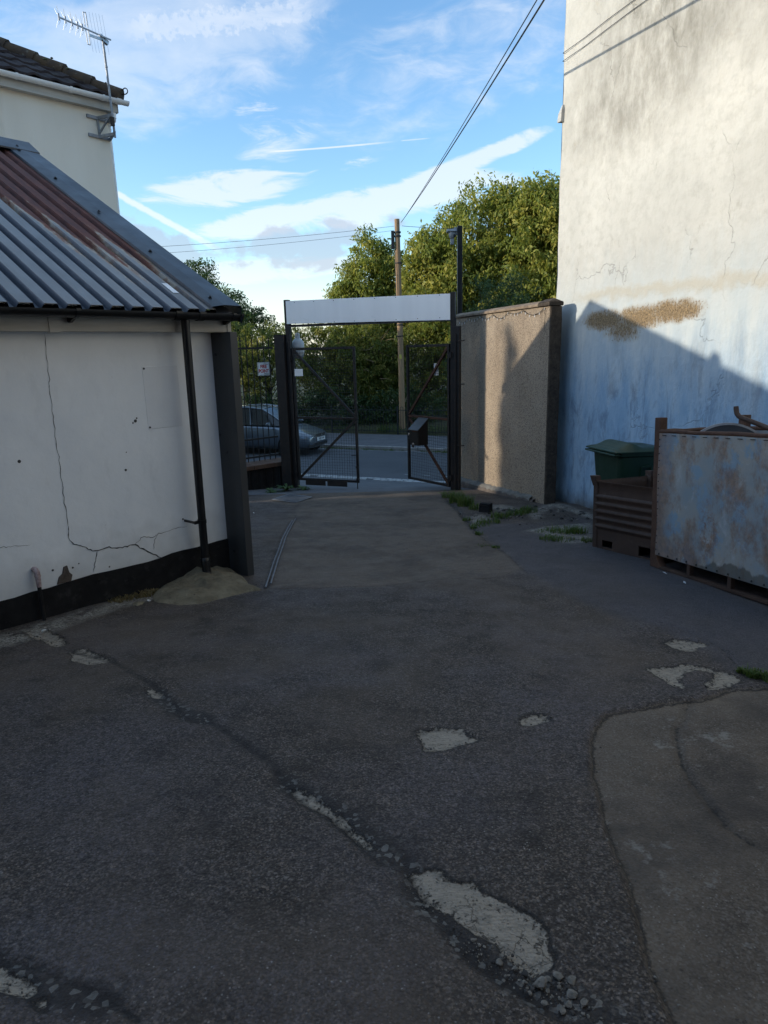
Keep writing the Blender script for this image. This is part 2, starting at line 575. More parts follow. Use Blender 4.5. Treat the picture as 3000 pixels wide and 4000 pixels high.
    base = g.mix(g.m('MULTIPLY', g.mr(gw, 0.075, 0.03, 0, 0.8), g.m('SUBTRACT', 1.0, patch)), base, gcol)
    h = g.m('ADD', g.m('MULTIPLY', d1, 0.6), g.m('MULTIPLY', a2[0], 0.45))
    h = g.m('ADD', h, g.m('MULTIPLY', g.noise(o, 16.0, 6, 0.7), 1.4))
    smoothed = g.m('MULTIPLY', h, g.m('SUBTRACT', 1.0, g.m('MULTIPLY', g.m('MAXIMUM', patch, slab), 0.45)))
    smoothed = g.m('SUBTRACT', smoothed, g.m('MULTIPLY', patch, 1.6))
    smoothed = g.m('SUBTRACT', smoothed, g.m('MULTIPLY', g.m('MULTIPLY', ck, patch), 0.9))
    smoothed = g.m('SUBTRACT', smoothed, g.mr(cr, 0.03, 0.0, 0, 2.0))
    nrm = g.bump(smoothed, 0.85, 0.006)
    setc(g, b, base, g.mr(med, 0.3, 0.7, 0.62, 0.84), nrm)


M_YARD = mat('weathered_asphalt', f_yard, 0.8, 0.3)


def f_road(g, b):
    o = g.obj()
    f = g.sep(g.vor(o, 120.0, 'F1', 'Color'))[0]
    c = g.mix(g.mr(g.noise(o, 0.6, 4), 0.35, 0.65), (0.048, 0.053, 0.062), (0.068, 0.074, 0.084))
    c = g.mix(g.mr(f, 0.5, 1, 0, 0.5), c, (0.11, 0.115, 0.125))
    c = g.mix(g.mr(g.noise(g.map(o, (0.4, 3, 1), rot=(0, 0, R(-23))), 1.2, 5, 0.65), 0.55, 0.7, 0, 0.5), c, (0.085, 0.088, 0.095))
    setc(g, b, c, 0.75, g.bump(f, 0.5, 0.004))


M_ROAD = mat('road_asphalt', f_road, 0.75, 0.35)
M_PAVE = worn('pavement_tar', (0.075, 0.079, 0.088), (0.110, 0.113, 0.122), 2.0, 0.8, 0.003, 120)
M_KERB = worn('kerb_concrete', (0.20, 0.19, 0.18), (0.30, 0.29, 0.275), 5.0, 0.8, 0.002)
M_SETT = worn('painted_setts', (0.42, 0.43, 0.43), (0.22, 0.225, 0.23), 7.0, 0.7, 0.002, c3=(0.09, 0.09, 0.095))
M_EARTH = worn('bank_earth', (0.035, 0.045, 0.018), (0.06, 0.055, 0.03), 0.8, 0.9, 0.02, 12)


def f_rendered(g, b):
    """old painted render of the tall gable: cream above, blue wash low down deepened for its skylit shade, with stains and a bare patch"""
    o = g.obj()
    x, y, z = g.sep(o)
    st = g.noise(g.map(o, (2.2, 1, 0.55)), 2.0, 6, 0.65)
    bl = g.noise(o, 0.7, 5, 0.6)
    fn = g.noise(o, 7.0, 6, 0.68)
    cream = g.mix(g.mr(bl, 0.35, 0.65), (0.42, 0.415, 0.385), (0.525, 0.518, 0.48))
    cream = g.mix(g.mr(fn, 0.46, 0.72, 0, 0.6), cream, (0.345, 0.34, 0.312))
    # rain-streak soot high on the wall
    soot = g.m('ADD', g.m('ADD', g.blob(1.5, 4.55, 1.2, 0.75, x, z, 0.9), g.m('MULTIPLY', g.blob(3.4, 5.2, 1.3, 1.0, x, z, 0.9), 0.7)),
               g.m('MULTIPLY', g.blob(2.2, 6.0, 1.4, 0.8, x, z, 0.9), 0.8))
    soot = g.m('MULTIPLY', soot, g.mr(g.noise(g.map(o, (1.6, 1, 0.8)), 2.6, 7, 0.7), 0.34, 0.64))
    cream = g.mix(g.m('MULTIPLY', soot, 0.85), cream, (0.205, 0.198, 0.172))
    spots = g.mr(g.noise(g.map(o, (1.4, 1, 1)), 3.1, 6, 0.72), 0.58, 0.74, 0, 0.65)
    cream = g.mix(spots, cream, (0.285, 0.275, 0.235))
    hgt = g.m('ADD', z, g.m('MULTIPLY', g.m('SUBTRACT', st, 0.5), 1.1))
    blue = g.mix(g.mr(st, 0.34, 0.64), (0.215, 0.345, 0.49), (0.325, 0.45, 0.575))  # blue paint, deepened so its colour also carries the skylit shade
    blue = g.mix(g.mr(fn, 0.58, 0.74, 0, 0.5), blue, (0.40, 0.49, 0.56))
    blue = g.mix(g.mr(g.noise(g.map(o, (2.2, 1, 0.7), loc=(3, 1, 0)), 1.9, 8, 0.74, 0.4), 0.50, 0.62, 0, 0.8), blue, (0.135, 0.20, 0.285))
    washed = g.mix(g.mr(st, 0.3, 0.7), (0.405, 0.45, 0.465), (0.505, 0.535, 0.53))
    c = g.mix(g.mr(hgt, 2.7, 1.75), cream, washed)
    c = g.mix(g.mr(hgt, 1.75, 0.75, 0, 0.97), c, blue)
    # rough band where an old roof met the wall
    bn = g.m('MULTIPLY', g.m('SUBTRACT', g.noise(o, 3.0, 6, 0.7), 0.5), 0.40)
    bz = g.m('ABSOLUTE', g.m('SUBTRACT', g.m('ADD', z, bn), g.m('ADD', 2.16, g.m('MULTIPLY', x, -0.02))))
    band = g.m('MULTIPLY', g.mr(bz, 0.10, 0.02), g.mr(x, 0.3, 0.9))
    c = g.mix(g.m('MULTIPLY', band, 0.55), c, (0.40, 0.355, 0.27))
    # bare brown pebbly patch
    pn = g.m('MULTIPLY', g.m('SUBTRACT', g.noise(g.map(o, (1, 1, 0.75)), 6.0, 9, 0.82), 0.5), 6.5)
    pb = g.m('MAXIMUM', g.m('MAXIMUM', g.blob(1.25, 1.81, 0.46, 0.12, x, z, 1.0), g.m('MULTIPLY', g.blob(1.62, 1.70, 0.36, 0.17, x, z, 1.0), 0.75)),
             g.m('MAXIMUM', g.blob(2.0, 1.82, 0.5, 0.13, x, z, 1.0), g.blob(2.55, 1.85, 0.45, 0.12, x, z, 1.0)))
    stip = g.noise(g.map(o, (1, 1, 0.6)), 34.0, 5, 0.75)
    pm = g.mr(g.m('ADD', g.m('ADD', pb, g.m('MULTIPLY', pn, 0.22)), g.m('MULTIPLY', g.m('SUBTRACT', stip, 0.5), 3.2)), 0.50, 0.80)
    pm = g.m('MULTIPLY', pm, g.mr(pb, 0.05, 0.35))
    core = g.mr(g.m('ADD', pb, g.m('MULTIPLY', pn, 0.30)), 0.10, 0.85, 0, 0.8, True)
    c = g.mix(core, c, g.mix(g.mr(stip, 0.40, 0.60), (0.235, 0.165, 0.085), (0.42, 0.32, 0.19)))
    pcol = g.mix(g.mr(g.noise(o, 46.0, 4, 0.75), 0.42, 0.60), (0.085, 0.055, 0.030), (0.34, 0.235, 0.120))
    pm = g.m('MULTIPLY', pm, 0.85)
    c = g.mix(pm, c, pcol)
    # chips down to the mortar
    chip = g.mr(g.noise(g.map(o, (1.0, 1, 0.7), loc=(1.1, 0, 4)), 4.4, 5, 0.6), 0.705, 0.722)
    chip = g.m('MULTIPLY', chip, g.mr(x, 1.8, 2.4))
    chip = g.m('MULTIPLY', chip, g.mr(z, 1.7, 1.2))
    c = g.mix(chip, c, (0.24, 0.21, 0.165))
    # hairline cracks
    wv = g.noise(o, 2.5, 4, 0.6, color=True)
    ov = g.mix(0.16, o, wv, 'LINEAR_LIGHT')
    hair = g.mr(g.vor(g.map(ov, (0.8, 1, 0.42)), 1.15, 'DISTANCE_TO_EDGE'), 0.0045, 0.001)
    hair = g.m('MULTIPLY', hair, g.mr(g.noise(o, 1.1, 3), 0.50, 0.58))
    c = g.mix(g.m('MULTIPLY', hair, 0.28), c, (0.10, 0.095, 0.085))
    # splash dirt at the foot
    foot = g.mr(g.m('ADD', g.m('ADD', z, g.m('MULTIPLY', x, -0.077)), g.m('MULTIPLY', g.noise(o, 5.0, 5), 0.22)), -0.50, -0.72)
    c = g.mix(g.m('MULTIPLY', foot, 0.85), c, (0.10, 0.10, 0.095))
    h = g.m('ADD', g.m('MULTIPLY', g.noise(g.map(o, (1, 1, 0.8)), 4.0, 7, 0.6), 3.2), g.m('MULTIPLY', g.noise(o, 26.0, 4, 0.6), 0.35))
    h = g.m('ADD', h, g.m('MULTIPLY', pm, g.m('SUBTRACT', g.m('MULTIPLY', g.noise(o, 60.0, 3), 2.0), 1.5)))
    h = g.m('SUBTRACT', h, g.m('ADD', g.m('MULTIPLY', hair, 0.8), g.m('MULTIPLY', chip, 0.5)))
    h = g.m('ADD', h, g.m('MULTIPLY', band, 0.5))
    setc(g, b, c, 0.85, g.bump(h, 0.55, 0.016))


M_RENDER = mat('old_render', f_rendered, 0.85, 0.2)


def f_white(g, b):
    o = g.obj()
    x, y, z = g.sep(o)
    c = g.mix(g.mr(g.noise(o, 1.6, 5, 0.6), 0.35, 0.65), (0.70, 0.725, 0.75), (0.78, 0.80, 0.815))
    c = g.mix(g.mr(g.noise(g.map(o, (2, 1, 0.7)), 4.0, 6, 0.7), 0.56, 0.8, 0, 0.5), c, (0.56, 0.575, 0.59))
    dirt = g.mr(g.m('ADD', z, g.m('MULTIPLY', g.noise(o, 6.0, 5), 0.5)), 0.42, 0.0, 0, 0.6)
    c = g.mix(dirt, c, (0.40, 0.40, 0.385))
    tiny = g.mr(g.noise(g.map(o, (1, 1, 1.3), loc=(2, 0, 5)), 17.0, 2, 0.5), 0.775, 0.80)
    c = g.mix(tiny, c, (0.20, 0.20, 0.20))
    # faint pinkish scuffs
    sc = g.mr(g.noise(g.map(o, (1, 1, 1), loc=(7, 3, 1)), 9.0, 6, 0.75), 0.66, 0.74, 0, 0.35)
    c = g.mix(sc, c, (0.42, 0.37, 0.37))
    setc(g, b, c, g.mr(g.noise(o, 5), 0.3, 0.7, 0.48, 0.65), g.bump(g.m('ADD', g.m('MULTIPLY', g.noise(o, 3.0, 3), 3.0), g.m('MULTIPLY', g.noise(o, 55.0, 4), 0.25)), 0.35, 0.010))


M_WHITE = mat('white_painted_render', f_white, 0.55, 0.3)
M_PANELW = worn('overpainted_board', (0.66, 0.68, 0.705), (0.72, 0.735, 0.75), 3.0, 0.5, 0.001, 50)
M_BLACK = worn('black_masonry_paint', (0.006, 0.006, 0.007), (0.014, 0.014, 0.015), 5.0, 0.75, 0.004, 30, 0.2, c3=(0.03, 0.03, 0.03))
M_PLBLK = worn('black_plastic', (0.006, 0.006, 0.007), (0.011, 0.011, 0.012), 3.0, 0.38, 0.0, spec=0.4)
M_FASCIA = worn('fascia_board', (0.50, 0.485, 0.45), (0.36, 0.345, 0.315), 2.5, 0.6, 0.001, 40, stretch=(0.6, 1, 5))
M_FLASH = worn('slate_blue_flashing', (0.020, 0.027, 0.037), (0.026, 0.034, 0.045), 1.2, 0.42, 0.001, 6, 0.45)
M_CLAD = worn('charcoal_cladding', (0.034, 0.036, 0.038), (0.045, 0.047, 0.049), 1.2, 0.45, 0.0015, 5, 0.4)
M_SCREW = worn('screw_cap', (0.012, 0.013, 0.016), (0.03, 0.03, 0.035), 30, 0.5, 0)
M_CRACK = worn('crack_dark', (0.035, 0.035, 0.038), (0.075, 0.075, 0.078), 8, 0.9, 0)


def f_roof(g, b):
    o = g.obj()
    x, y, z = g.sep(o)
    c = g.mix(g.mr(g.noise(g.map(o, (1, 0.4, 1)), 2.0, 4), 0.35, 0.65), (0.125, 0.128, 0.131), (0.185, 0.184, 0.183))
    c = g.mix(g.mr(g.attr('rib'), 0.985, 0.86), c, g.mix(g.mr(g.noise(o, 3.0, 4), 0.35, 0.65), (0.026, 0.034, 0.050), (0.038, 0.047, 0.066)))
    c = g.mix(g.mr(g.noise(g.map(o, (9, 1.0, 1)), 2.0, 5, 0.65), 0.55, 0.72, 0, 0.35), c, (0.24, 0.25, 0.26))
    # rust runs on the end sheets, each rib to its own length
    rib = g.noise(g.comb(x, 0.0, 0.0), 7.0, 1, 0.4)
    lim = g.m('ADD', 0.55, g.m('MULTIPLY', g.m('SUBTRACT', rib, 0.5), 3.0))
    lim = g.m('ADD', lim, g.mr(x, -0.55, -1.15, 0.0, 1.9))
    fr = g.m('MULTIPLY', g.m('SUBTRACT', g.noise(g.map(o, (6.0, 1.3, 1)), 3.0, 6, 0.7), 0.5), 1.3)
    dd = g.m('ADD', g.m('SUBTRACT', y, lim), fr)
    side = g.mr(x, -1.30, -1.05)
    rust = g.m('MULTIPLY', g.mr(dd, -0.02, 0.16), side)
    stain = g.m('MULTIPLY', g.mr(dd, -0.75, 0.1), side)
    pale = g.m('MULTIPLY', g.mr(dd, -0.30, -0.05), side)
    c = g.mix(g.m('MULTIPLY', stain, 0.45), c, (0.215, 0.175, 0.135))
    c = g.mix(g.m('MULTIPLY', pale, 0.65), c, g.mix(g.mr(g.noise(o, 9.0, 5), 0.45, 0.55), (0.36, 0.31, 0.22), (0.26, 0.13, 0.045)))
    rc = g.mix(g.mr(g.noise(g.map(o, (4, 1, 1)), 5.0, 5, 0.65), 0.35, 0.65), (0.058, 0.020, 0.017), (0.125, 0.040, 0.025))
    rc = g.mix(g.mr(dd, 0.4, 0.05, 0, 0.45), rc, (0.20, 0.070, 0.028))
    c = g.mix(rust, c, rc)
    setc(g, b, c, g.mix(rust, g.mr(g.noise(o, 6), 0.3, 0.7, 0.38, 0.5), 0.8), g.bump(g.m('MULTIPLY', rust, g.noise(o, 50.0, 4)), 0.5, 0.004))


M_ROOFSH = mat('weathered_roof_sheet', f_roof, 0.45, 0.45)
M_CREAM = worn('cream_render', (0.70, 0.64, 0.54), (0.76, 0.70, 0.60), 0.8, 0.85, 0.002, 90, 0.2, stretch=(2.0, 1, 0.4), c3=(0.63, 0.575, 0.48))
M_TILE = worn('concrete_roof_tile', (0.026, 0.019, 0.019), (0.045, 0.033, 0.032), 3.0, 0.85, 0.003, 40, 0.2, c3=(0.075, 0.070, 0.05))
M_HIP = worn('mossy_ridge_tile', (0.045, 0.035, 0.030), (0.085, 0.055, 0.030), 5.0, 0.9, 0.006, 30, 0.2, c3=(0.16, 0.165, 0.14))
M_UPVC = worn('white_plastic', (0.80, 0.80, 0.79), (0.72, 0.715, 0.70), 1.5, 0.35, 0.0, spec=0.45, stretch=(0.6, 1, 4))
M_ALU = worn('aerial_metal', (0.42, 0.43, 0.44), (0.30, 0.31, 0.32), 8, 0.38, 0.0, metal=0.8)
M_GALV = worn('galvanised_steel', (0.20, 0.21, 0.225), (0.29, 0.30, 0.315), 12, 0.5, 0.0, metal=0.5)
M_GATE = worn('black_rusting_steel', (0.010, 0.010, 0.011), (0.018, 0.016, 0.016), 6, 0.6, 0.001, 80, 0.3, c3=(0.045, 0.022, 0.014))
M_GRUST = worn('brown_rusting_steel', (0.040, 0.020, 0.014), (0.070, 0.033, 0.020), 7, 0.75, 0.002, 80, 0.25, c3=(0.020, 0.016, 0.015))
M_WIRE = worn('wire_mesh', (0.012, 0.012, 0.013), (0.020, 0.018, 0.017), 6, 0.6, 0)
M_SIGN = worn('white_sign_board', (0.84, 0.85, 0.86), (0.78, 0.79, 0.80), 1.2, 0.35, 0.0, spec=0.4, stretch=(3, 1, 0.4))
M_PLATE = worn('white_plate', (0.72, 0.725, 0.73), (0.66, 0.665, 0.67), 6, 0.4, 0)
M_RED = worn('red_lettering', (0.42, 0.012, 0.018), (0.36, 0.012, 0.016), 8, 0.5, 0)
M_INK = worn('black_lettering', (0.012, 0.012, 0.014), (0.02, 0.02, 0.022), 8, 0.5, 0)


def f_pebble(g, b):
    o = g.obj()
    x, y, z = g.sep(o)
    v = g.sep(g.vor(o, 95.0, 'F1', 'Color'))[0]
    c = g.mix(g.mr(g.noise(g.map(o, (1, 1, 0.6)), 1.6, 5, 0.6), 0.35, 0.65), (0.205, 0.160, 0.120), (0.315, 0.258, 0.198))
    c = g.mix(g.mr(v, 0.1, 1.0, 0.0, 0.55), c, (0.42, 0.34, 0.25))
    c = g.mix(g.mr(v, 0.25, 0.12, 0.0, 0.7), c, (0.10, 0.080, 0.065))
    runs = g.mr(g.noise(g.map(o, (1.4, 1, 0.6)), 2.0, 6, 0.65), 0.48, 0.68, 0, 0.6)
    runs = g.m('MULTIPLY', runs, g.mr(z, 0.4, 2.0))
    c = g.mix(runs, c, (0.12, 0.095, 0.075))
    h = g.m('ADD', g.vor(o, 95.0, 'F1', 'Distance'), g.m('MULTIPLY', g.noise(o, 5.0, 4), 1.0))
    setc(g, b, c, 0.9, g.bump(h, 0.9, 0.006))


M_PEBBLE = mat('pebbledash', f_pebble, 0.9, 0.15)
M_COPING = worn('coping_concrete', (0.15, 0.11, 0.08), (0.26, 0.20, 0.145), 6, 0.9, 0.006, 50, 0.15, c3=(0.07, 0.06, 0.045))
M_PEBBLE_SHADED = worn('shaded_pebbledash', (0.045, 0.036, 0.029), (0.085, 0.068, 0.053), 14, 0.9, 0.012, 60, 0.15, c3=(0.13, 0.10, 0.075))  # darkened pebbledash: shade on the wall end put into its colour
M_PLINTH = worn('plinth_mortar', (0.075, 0.060, 0.052), (0.13, 0.11, 0.095), 7, 0.9, 0.008, 40, 0.15)
M_LEDGE = worn('pale_mortar', (0.12, 0.112, 0.10), (0.20, 0.19, 0.17), 9, 0.9, 0.006, 40, 0.15, c3=(0.08, 0.08, 0.07))
M_BINGRN = worn('green_plastic', (0.008, 0.028, 0.017), (0.012, 0.038, 0.023), 2.5, 0.45, 0.0, spec=0.4)
M_STILL = worn('brown_steel', (0.042, 0.026, 0.020), (0.062, 0.038, 0.028), 5, 0.65, 0.002, 60, 0.3, c3=(0.085, 0.060, 0.048))
M_RUSTST = worn('rusty_steel', (0.058, 0.032, 0.023), (0.095, 0.054, 0.037), 9, 0.8, 0.003, 70, 0.2, c3=(0.045, 0.026, 0.020))


def f_skin(g, b):
    o = g.obj()
    x, y, z = g.sep(o)
    c = g.mix(g.mr(g.noise(o, 2.3, 4, 0.6), 0.40, 0.60), (0.190, 0.235, 0.265), (0.255, 0.262, 0.250))
    c = g.mix(g.mr(g.noise(g.map(o, (1.2, 1, 0.8), loc=(5, 1, 2)), 3.2, 6, 0.68), 0.52, 0.57, 0, 0.85), c, (0.155, 0.245, 0.325))
    sc = g.mr(g.noise(g.map(o, (1, 1, 0.8), loc=(1, 4, 7)), 5.0, 8, 0.78, 0.8), 0.55, 0.64, 0, 0.8)
    c = g.mix(g.m('MULTIPLY', sc, 0.6), c, (0.36, 0.38, 0.40))
    scr = g.mr(g.noise(g.map(o, (1.3, 1, 26), rot=(0, R(9), 0)), 2.2, 3, 0.6), 0.71, 0.74, 0, 0.6)
    c = g.mix(scr, c, (0.40, 0.43, 0.45))
    left = g.m('ADD', x, g.m('MULTIPLY', g.m('SUBTRACT', g.noise(o, 8.0, 5, 0.7), 0.5), 0.22))
    r1 = g.mr(left, 0.26, 0.06)
    r2 = g.mr(g.m('ADD', g.m('MULTIPLY', x, 0.9), g.m('ADD', z, g.m('MULTIPLY', g.noise(o, 6.0, 5, 0.7), 0.35))), 0.72, 0.56)
    rs = g.m('MULTIPLY', g.blob(0.66, 0.42, 0.10, 0.24, x, z, 0.9), g.mr(g.noise(g.map(o, (1.5, 1, 0.8)), 13.0, 8, 0.8), 0.46, 0.56))
    rt = g.mr(g.noise(g.map(o, (1, 1, 0.6), loc=(9, 2, 3)), 3.4, 8, 0.78), 0.47, 0.60, 0, 0.8)
    rr = g.m('MAXIMUM', g.m('MAXIMUM', g.m('MULTIPLY', r1, 0.8), g.m('MULTIPLY', r2, 0.75)), g.m('MAXIMUM', rs, rt))
    rc = g.mix(g.mr(g.noise(o, 24.0, 4, 0.7), 0.4, 0.6), (0.105, 0.056, 0.032), (0.215, 0.112, 0.058))
    c = g.mix(g.m('MULTIPLY', rr, 0.85), c, rc)
    low = g.mr(g.m('ADD', z, g.m('MULTIPLY', g.noise(g.map(o, (2, 1, 1)), 2.6, 4), 0.30)), 0.345, 0.325, 0, 0.7)
    low = g.m('MULTIPLY', low, g.mr(x, 0.45, 0.6))
    c = g.mix(low, c, (0.045, 0.043, 0.036))
    setc(g, b, c, g.mr(g.noise(o, 5), 0.3, 0.7, 0.40, 0.6), g.bump(g.noise(o, 3.0, 4), 0.5, 0.012))


M_SKIN = mat('scraped_galvanised_sheet', f_skin, 0.5, 0.4)
M_POLE = worn('weathered_pole_timber', (0.24, 0.155, 0.09), (0.34, 0.23, 0.135), 6, 0.85, 0.004, 40, 0.15, stretch=(4, 4, 0.25), c3=(0.16, 0.10, 0.06))
M_MOUND = worn('cement_mound', (0.105, 0.088, 0.060), (0.185, 0.160, 0.112), 7, 0.9, 0.014, 28, 0.15, c3=(0.032, 0.029, 0.023))
M_STONE = worn('broken_concrete', (0.110, 0.100, 0.086), (0.215, 0.198, 0.172), 22, 0.9, 0.004, 90, 0.15, c3=(0.05, 0.047, 0.042))
M_TARST = worn('broken_tar', (0.030, 0.028, 0.027), (0.07, 0.066, 0.062), 20, 0.9, 0.003, 90, 0.15)
M_PINKP = worn('mottled_pipe', (0.20, 0.13, 0.13), (0.42, 0.34, 0.34), 30, 0.6, 0.001)
M_DISC = worn('grey_disc', (0.035, 0.042, 0.052), (0.05, 0.058, 0.07), 4, 0.5, 0)
M_IRON = worn('cast_iron', (0.022, 0.024, 0.028), (0.035, 0.038, 0.043), 14, 0.55, 0.001)
M_RAIL = worn('worn_steel_edge', (0.085, 0.092, 0.105), (0.14, 0.15, 0.17), 8, 0.5, 0.001)
M_BLUEGRN = worn('dark_green_railing', (0.010, 0.016, 0.018), (0.016, 0.022, 0.024), 6, 0.6, 0)
M_LITTER = worn('pale_litter', (0.55, 0.55, 0.54), (0.42, 0.42, 0.42), 20, 0.7, 0)


def leafmat(name, c1, c2, c3, trans=0.35):
    m = bpy.data.materials.new(name)
    m.use_nodes = True
    nt = m.node_tree
    for q in list(nt.nodes):
        nt.nodes.remove(q)
    g = G(nt)
    t = g.attr('tint')
    c = g.ramp(t, [(0.0, c1), (0.5, c2), (0.85, c3), (1.0, tuple(min(1, v * 1.3) for v in c3))])
    d = g.n('ShaderNodeBsdfPrincipled')
    g.put(d.inputs['Base Color'], c)
    d.inputs['Roughness'].default_value = 0.55
    d.inputs['Specular IOR Level'].default_value = 0.3
    tr = g.n('ShaderNodeBsdfTranslucent')
    g.put(tr.inputs['Color'], g.mix(0.5, c, (0.16, 0.17, 0.02), 'ADD'))
    mx = g.n('ShaderNodeMixShader')
    mx.inputs[0].default_value = trans
    g.link(d.outputs[0], mx.inputs[1])
    g.link(tr.outputs[0], mx.inputs[2])
    o = g.n('ShaderNodeOutputMaterial')
    g.link(mx.outputs[0], o.inputs[0])
    return m


L_TREE = leafmat('autumn_leaves', (0.110, 0.150, 0.028), (0.220, 0.245, 0.044), (0.360, 0.325, 0.070), 0.42)
L_DARK = leafmat('dark_leaves', (0.020, 0.048, 0.018), (0.038, 0.078, 0.026), (0.075, 0.120, 0.036), 0.25)
L_SHRUB = leafmat('shrub_leaves', (0.070, 0.100, 0.022), (0.150, 0.175, 0.034), (0.30, 0.265, 0.065), 0.4)
L_GRASS = leafmat('grass_blades', (0.030, 0.065, 0.014), (0.052, 0.100, 0.020), (0.120, 0.135, 0.045), 0.3)
L_DRY = leafmat('dry_grass_blades', (0.10, 0.075, 0.035), (0.16, 0.12, 0.055), (0.22, 0.18, 0.09), 0.3)
M_BARK = worn('bark', (0.040, 0.032, 0.025), (0.075, 0.060, 0.046), 8, 0.9, 0.01, 30, 0.15)
M_TWIG = worn('bare_twigs', (0.16, 0.115, 0.065), (0.24, 0.18, 0.10), 8, 0.9, 0)

# ------------------------------------------------------------------ the yard
PATCHES = {
 'main':[(0.051,1.868),(0.117,1.897),(0.153,1.864),(0.179,1.826),(0.243,1.803),(0.271,1.770),(0.308,1.746),(0.364,1.700),(0.416,1.651),(0.439,1.605),(0.441,1.543),(0.440,1.498),(0.419,1.477),(0.372,1.457),(0.342,1.479),(0.319,1.506),(0.296,1.538),(0.276,1.571),(0.245,1.592),(0.219,1.617),(0.177,1.653),(0.139,1.697),(0.091,1.748),(0.069,1.794)],
 'strip':[(-0.429,2.407),(-0.370,2.387),(-0.288,2.302),(-0.211,2.223),(-0.137,2.120),(-0.076,2.038),(-0.044,1.987),(-0.108,2.002),(-0.143,2.067),(-0.179,2.122),(-0.253,2.210),(-0.350,2.289)],
 'mid':[(0.122,2.855),(0.226,2.861),(0.333,2.843),(0.379,2.784),(0.427,2.749),(0.370,2.720),(0.305,2.691),(0.229,2.654),(0.158,2.657),(0.133,2.764)],
 'small':[(0.633,2.934),(0.699,2.980),(0.763,2.964),(0.773,2.914),(0.686,2.871),(0.621,2.875)],
 'up':[(1.745,3.946),(1.914,3.998),(1.983,3.866),(1.842,3.775),(1.791,3.818)],
 'big':[(1.484,3.523),(1.712,3.578),(1.817,3.518),(1.885,3.446),(1.926,3.330),(1.784,3.246),(1.669,3.209),(1.703,3.282),(1.776,3.355),(1.810,3.450),(1.738,3.489),(1.640,3.445),(1.586,3.351),(1.557,3.230),(1.505,3.279),(1.495,3.405)],
 'l1':[(-2.535,4.400),(-2.465,4.519),(-2.272,4.356),(-2.113,4.182),(-2.176,4.121),(-2.340,4.267)],
 'l2':[(-2.016,4.004),(-1.993,4.087),(-1.831,3.951),(-1.679,3.823),(-1.785,3.774),(-1.942,3.840)],
 'l3':[(-1.307,3.358),(-1.256,3.355),(-1.189,3.263),(-1.256,3.281)],
 'bl':[(-1.25,1.60),(-1.097,1.541),(-1.041,1.508),(-0.967,1.476),(-0.942,1.439),(-0.960,1.415),(-1.041,1.442),(-1.25,1.50)],
 'bl2':[(-0.950,1.418),(-0.905,1.424),(-0.887,1.376),(-0.949,1.405)],
}
RUBBLE = {
 'rub':[(1.635,7.657),(1.939,7.975),(2.233,8.085),(2.599,8.189),(2.239,6.946),(2.025,6.887),(1.880,6.991),(1.810,7.432)],
 'rub2':[(1.193,8.915),(1.335,9.080),(1.409,8.702),(1.207,8.394),(1.065,8.254)],
 'base':[(1.563,9.869),(1.814,9.826),(1.963,9.373),(2.223,9.433),(2.590,10.153),(2.662,9.679),(2.745,9.062),(2.848,8.673),(2.672,8.424),(2.590,8.974),(2.457,9.498),(2.142,8.952),(2.107,8.683),(1.968,8.574),(1.971,8.979),(1.795,9.299),(1.603,9.433)],
 'foot':[(-2.9,4.1),(-2.3,5.0),(-1.9,5.45),(-1.75,5.40),(-2.1,4.85),(-2.6,4.0)],
}
SLAB = [(1.808,3.245),(1.599,3.114),(1.433,3.082),(1.276,3.038),(1.176,3.017),(1.063,2.985),(0.953,2.834),(0.904,2.724),(0.826,2.453),(0.796,2.255),(0.762,2.111),(0.747,1.956),(0.741,1.831),(0.719,1.709),(0.696,1.591),(0.672,1.479),(0.668,1.392),(0.664,1.301),(0.66,0.2),(3.2,0.2),(2.7,3.209)]
DRIVE = [(-1.011,5.432),(-1.110,6.702),(-1.211,8.334),(-1.320,9.919),(-1.293,10.933),(-1.35,12.2),(0.844,12.2),(0.992,10.625),(1.077,9.522),(1.090,7.703),(1.205,6.656),(1.253,5.854),(1.008,5.544),(0.467,5.534),(0.065,5.450),(-0.130,5.350),(-0.519,5.372)]
APRON = [(-2.102,11.058),(-2.077,11.752),(-1.715,12.119),(-1.111,11.671),(-1.175,10.707),(-1.407,10.274),(-1.764,10.634)]
NEWTAR = [(1.205,6.656),(1.253,5.854),(1.420,4.934),(1.613,4.450),(1.818,4.231),(1.888,3.969),(1.936,3.706),(1.935,3.489),(2.323,3.210),(4.496,6.487),(2.505,7.512),(1.580,8.272),(1.120,8.339)]
DIAG = [(-2.051,4.048),(-1.701,3.843),(-1.416,3.523),(-1.230,3.354),(-1.084,3.119),(-1.002,2.999),(-0.855,2.954),(-0.733,2.809),(-0.601,2.675),(-0.502,2.572),(-0.429,2.407),(-0.340,2.281),(-0.253,2.202),(-0.178,2.115),(-0.108,2.002),(-0.044,1.915),(0.040,1.932),(0.054,1.837),(0.086,1.737),(0.136,1.670),(0.167,1.589),(0.206,1.519),(0.268,1.460),(0.318,1.414),(0.366,1.370),(0.45,1.27)]
GULLY = [[(-1.26,3.33),(-1.05,3.08),(-0.90,2.99)], [(-0.44,2.43),(-0.25,2.27),(-0.02,1.99),(0.05,1.90)],
         [(0.06,1.78),(0.14,1.66),(0.20,1.57),(0.27,1.49),(0.36,1.42),(0.45,1.36),(0.55,1.29)], [(-1.2,1.55),(-0.95,1.45),(-0.75,1.40)],
         [(1.0,10.4),(1.08,9.4),(1.09,7.7)]]
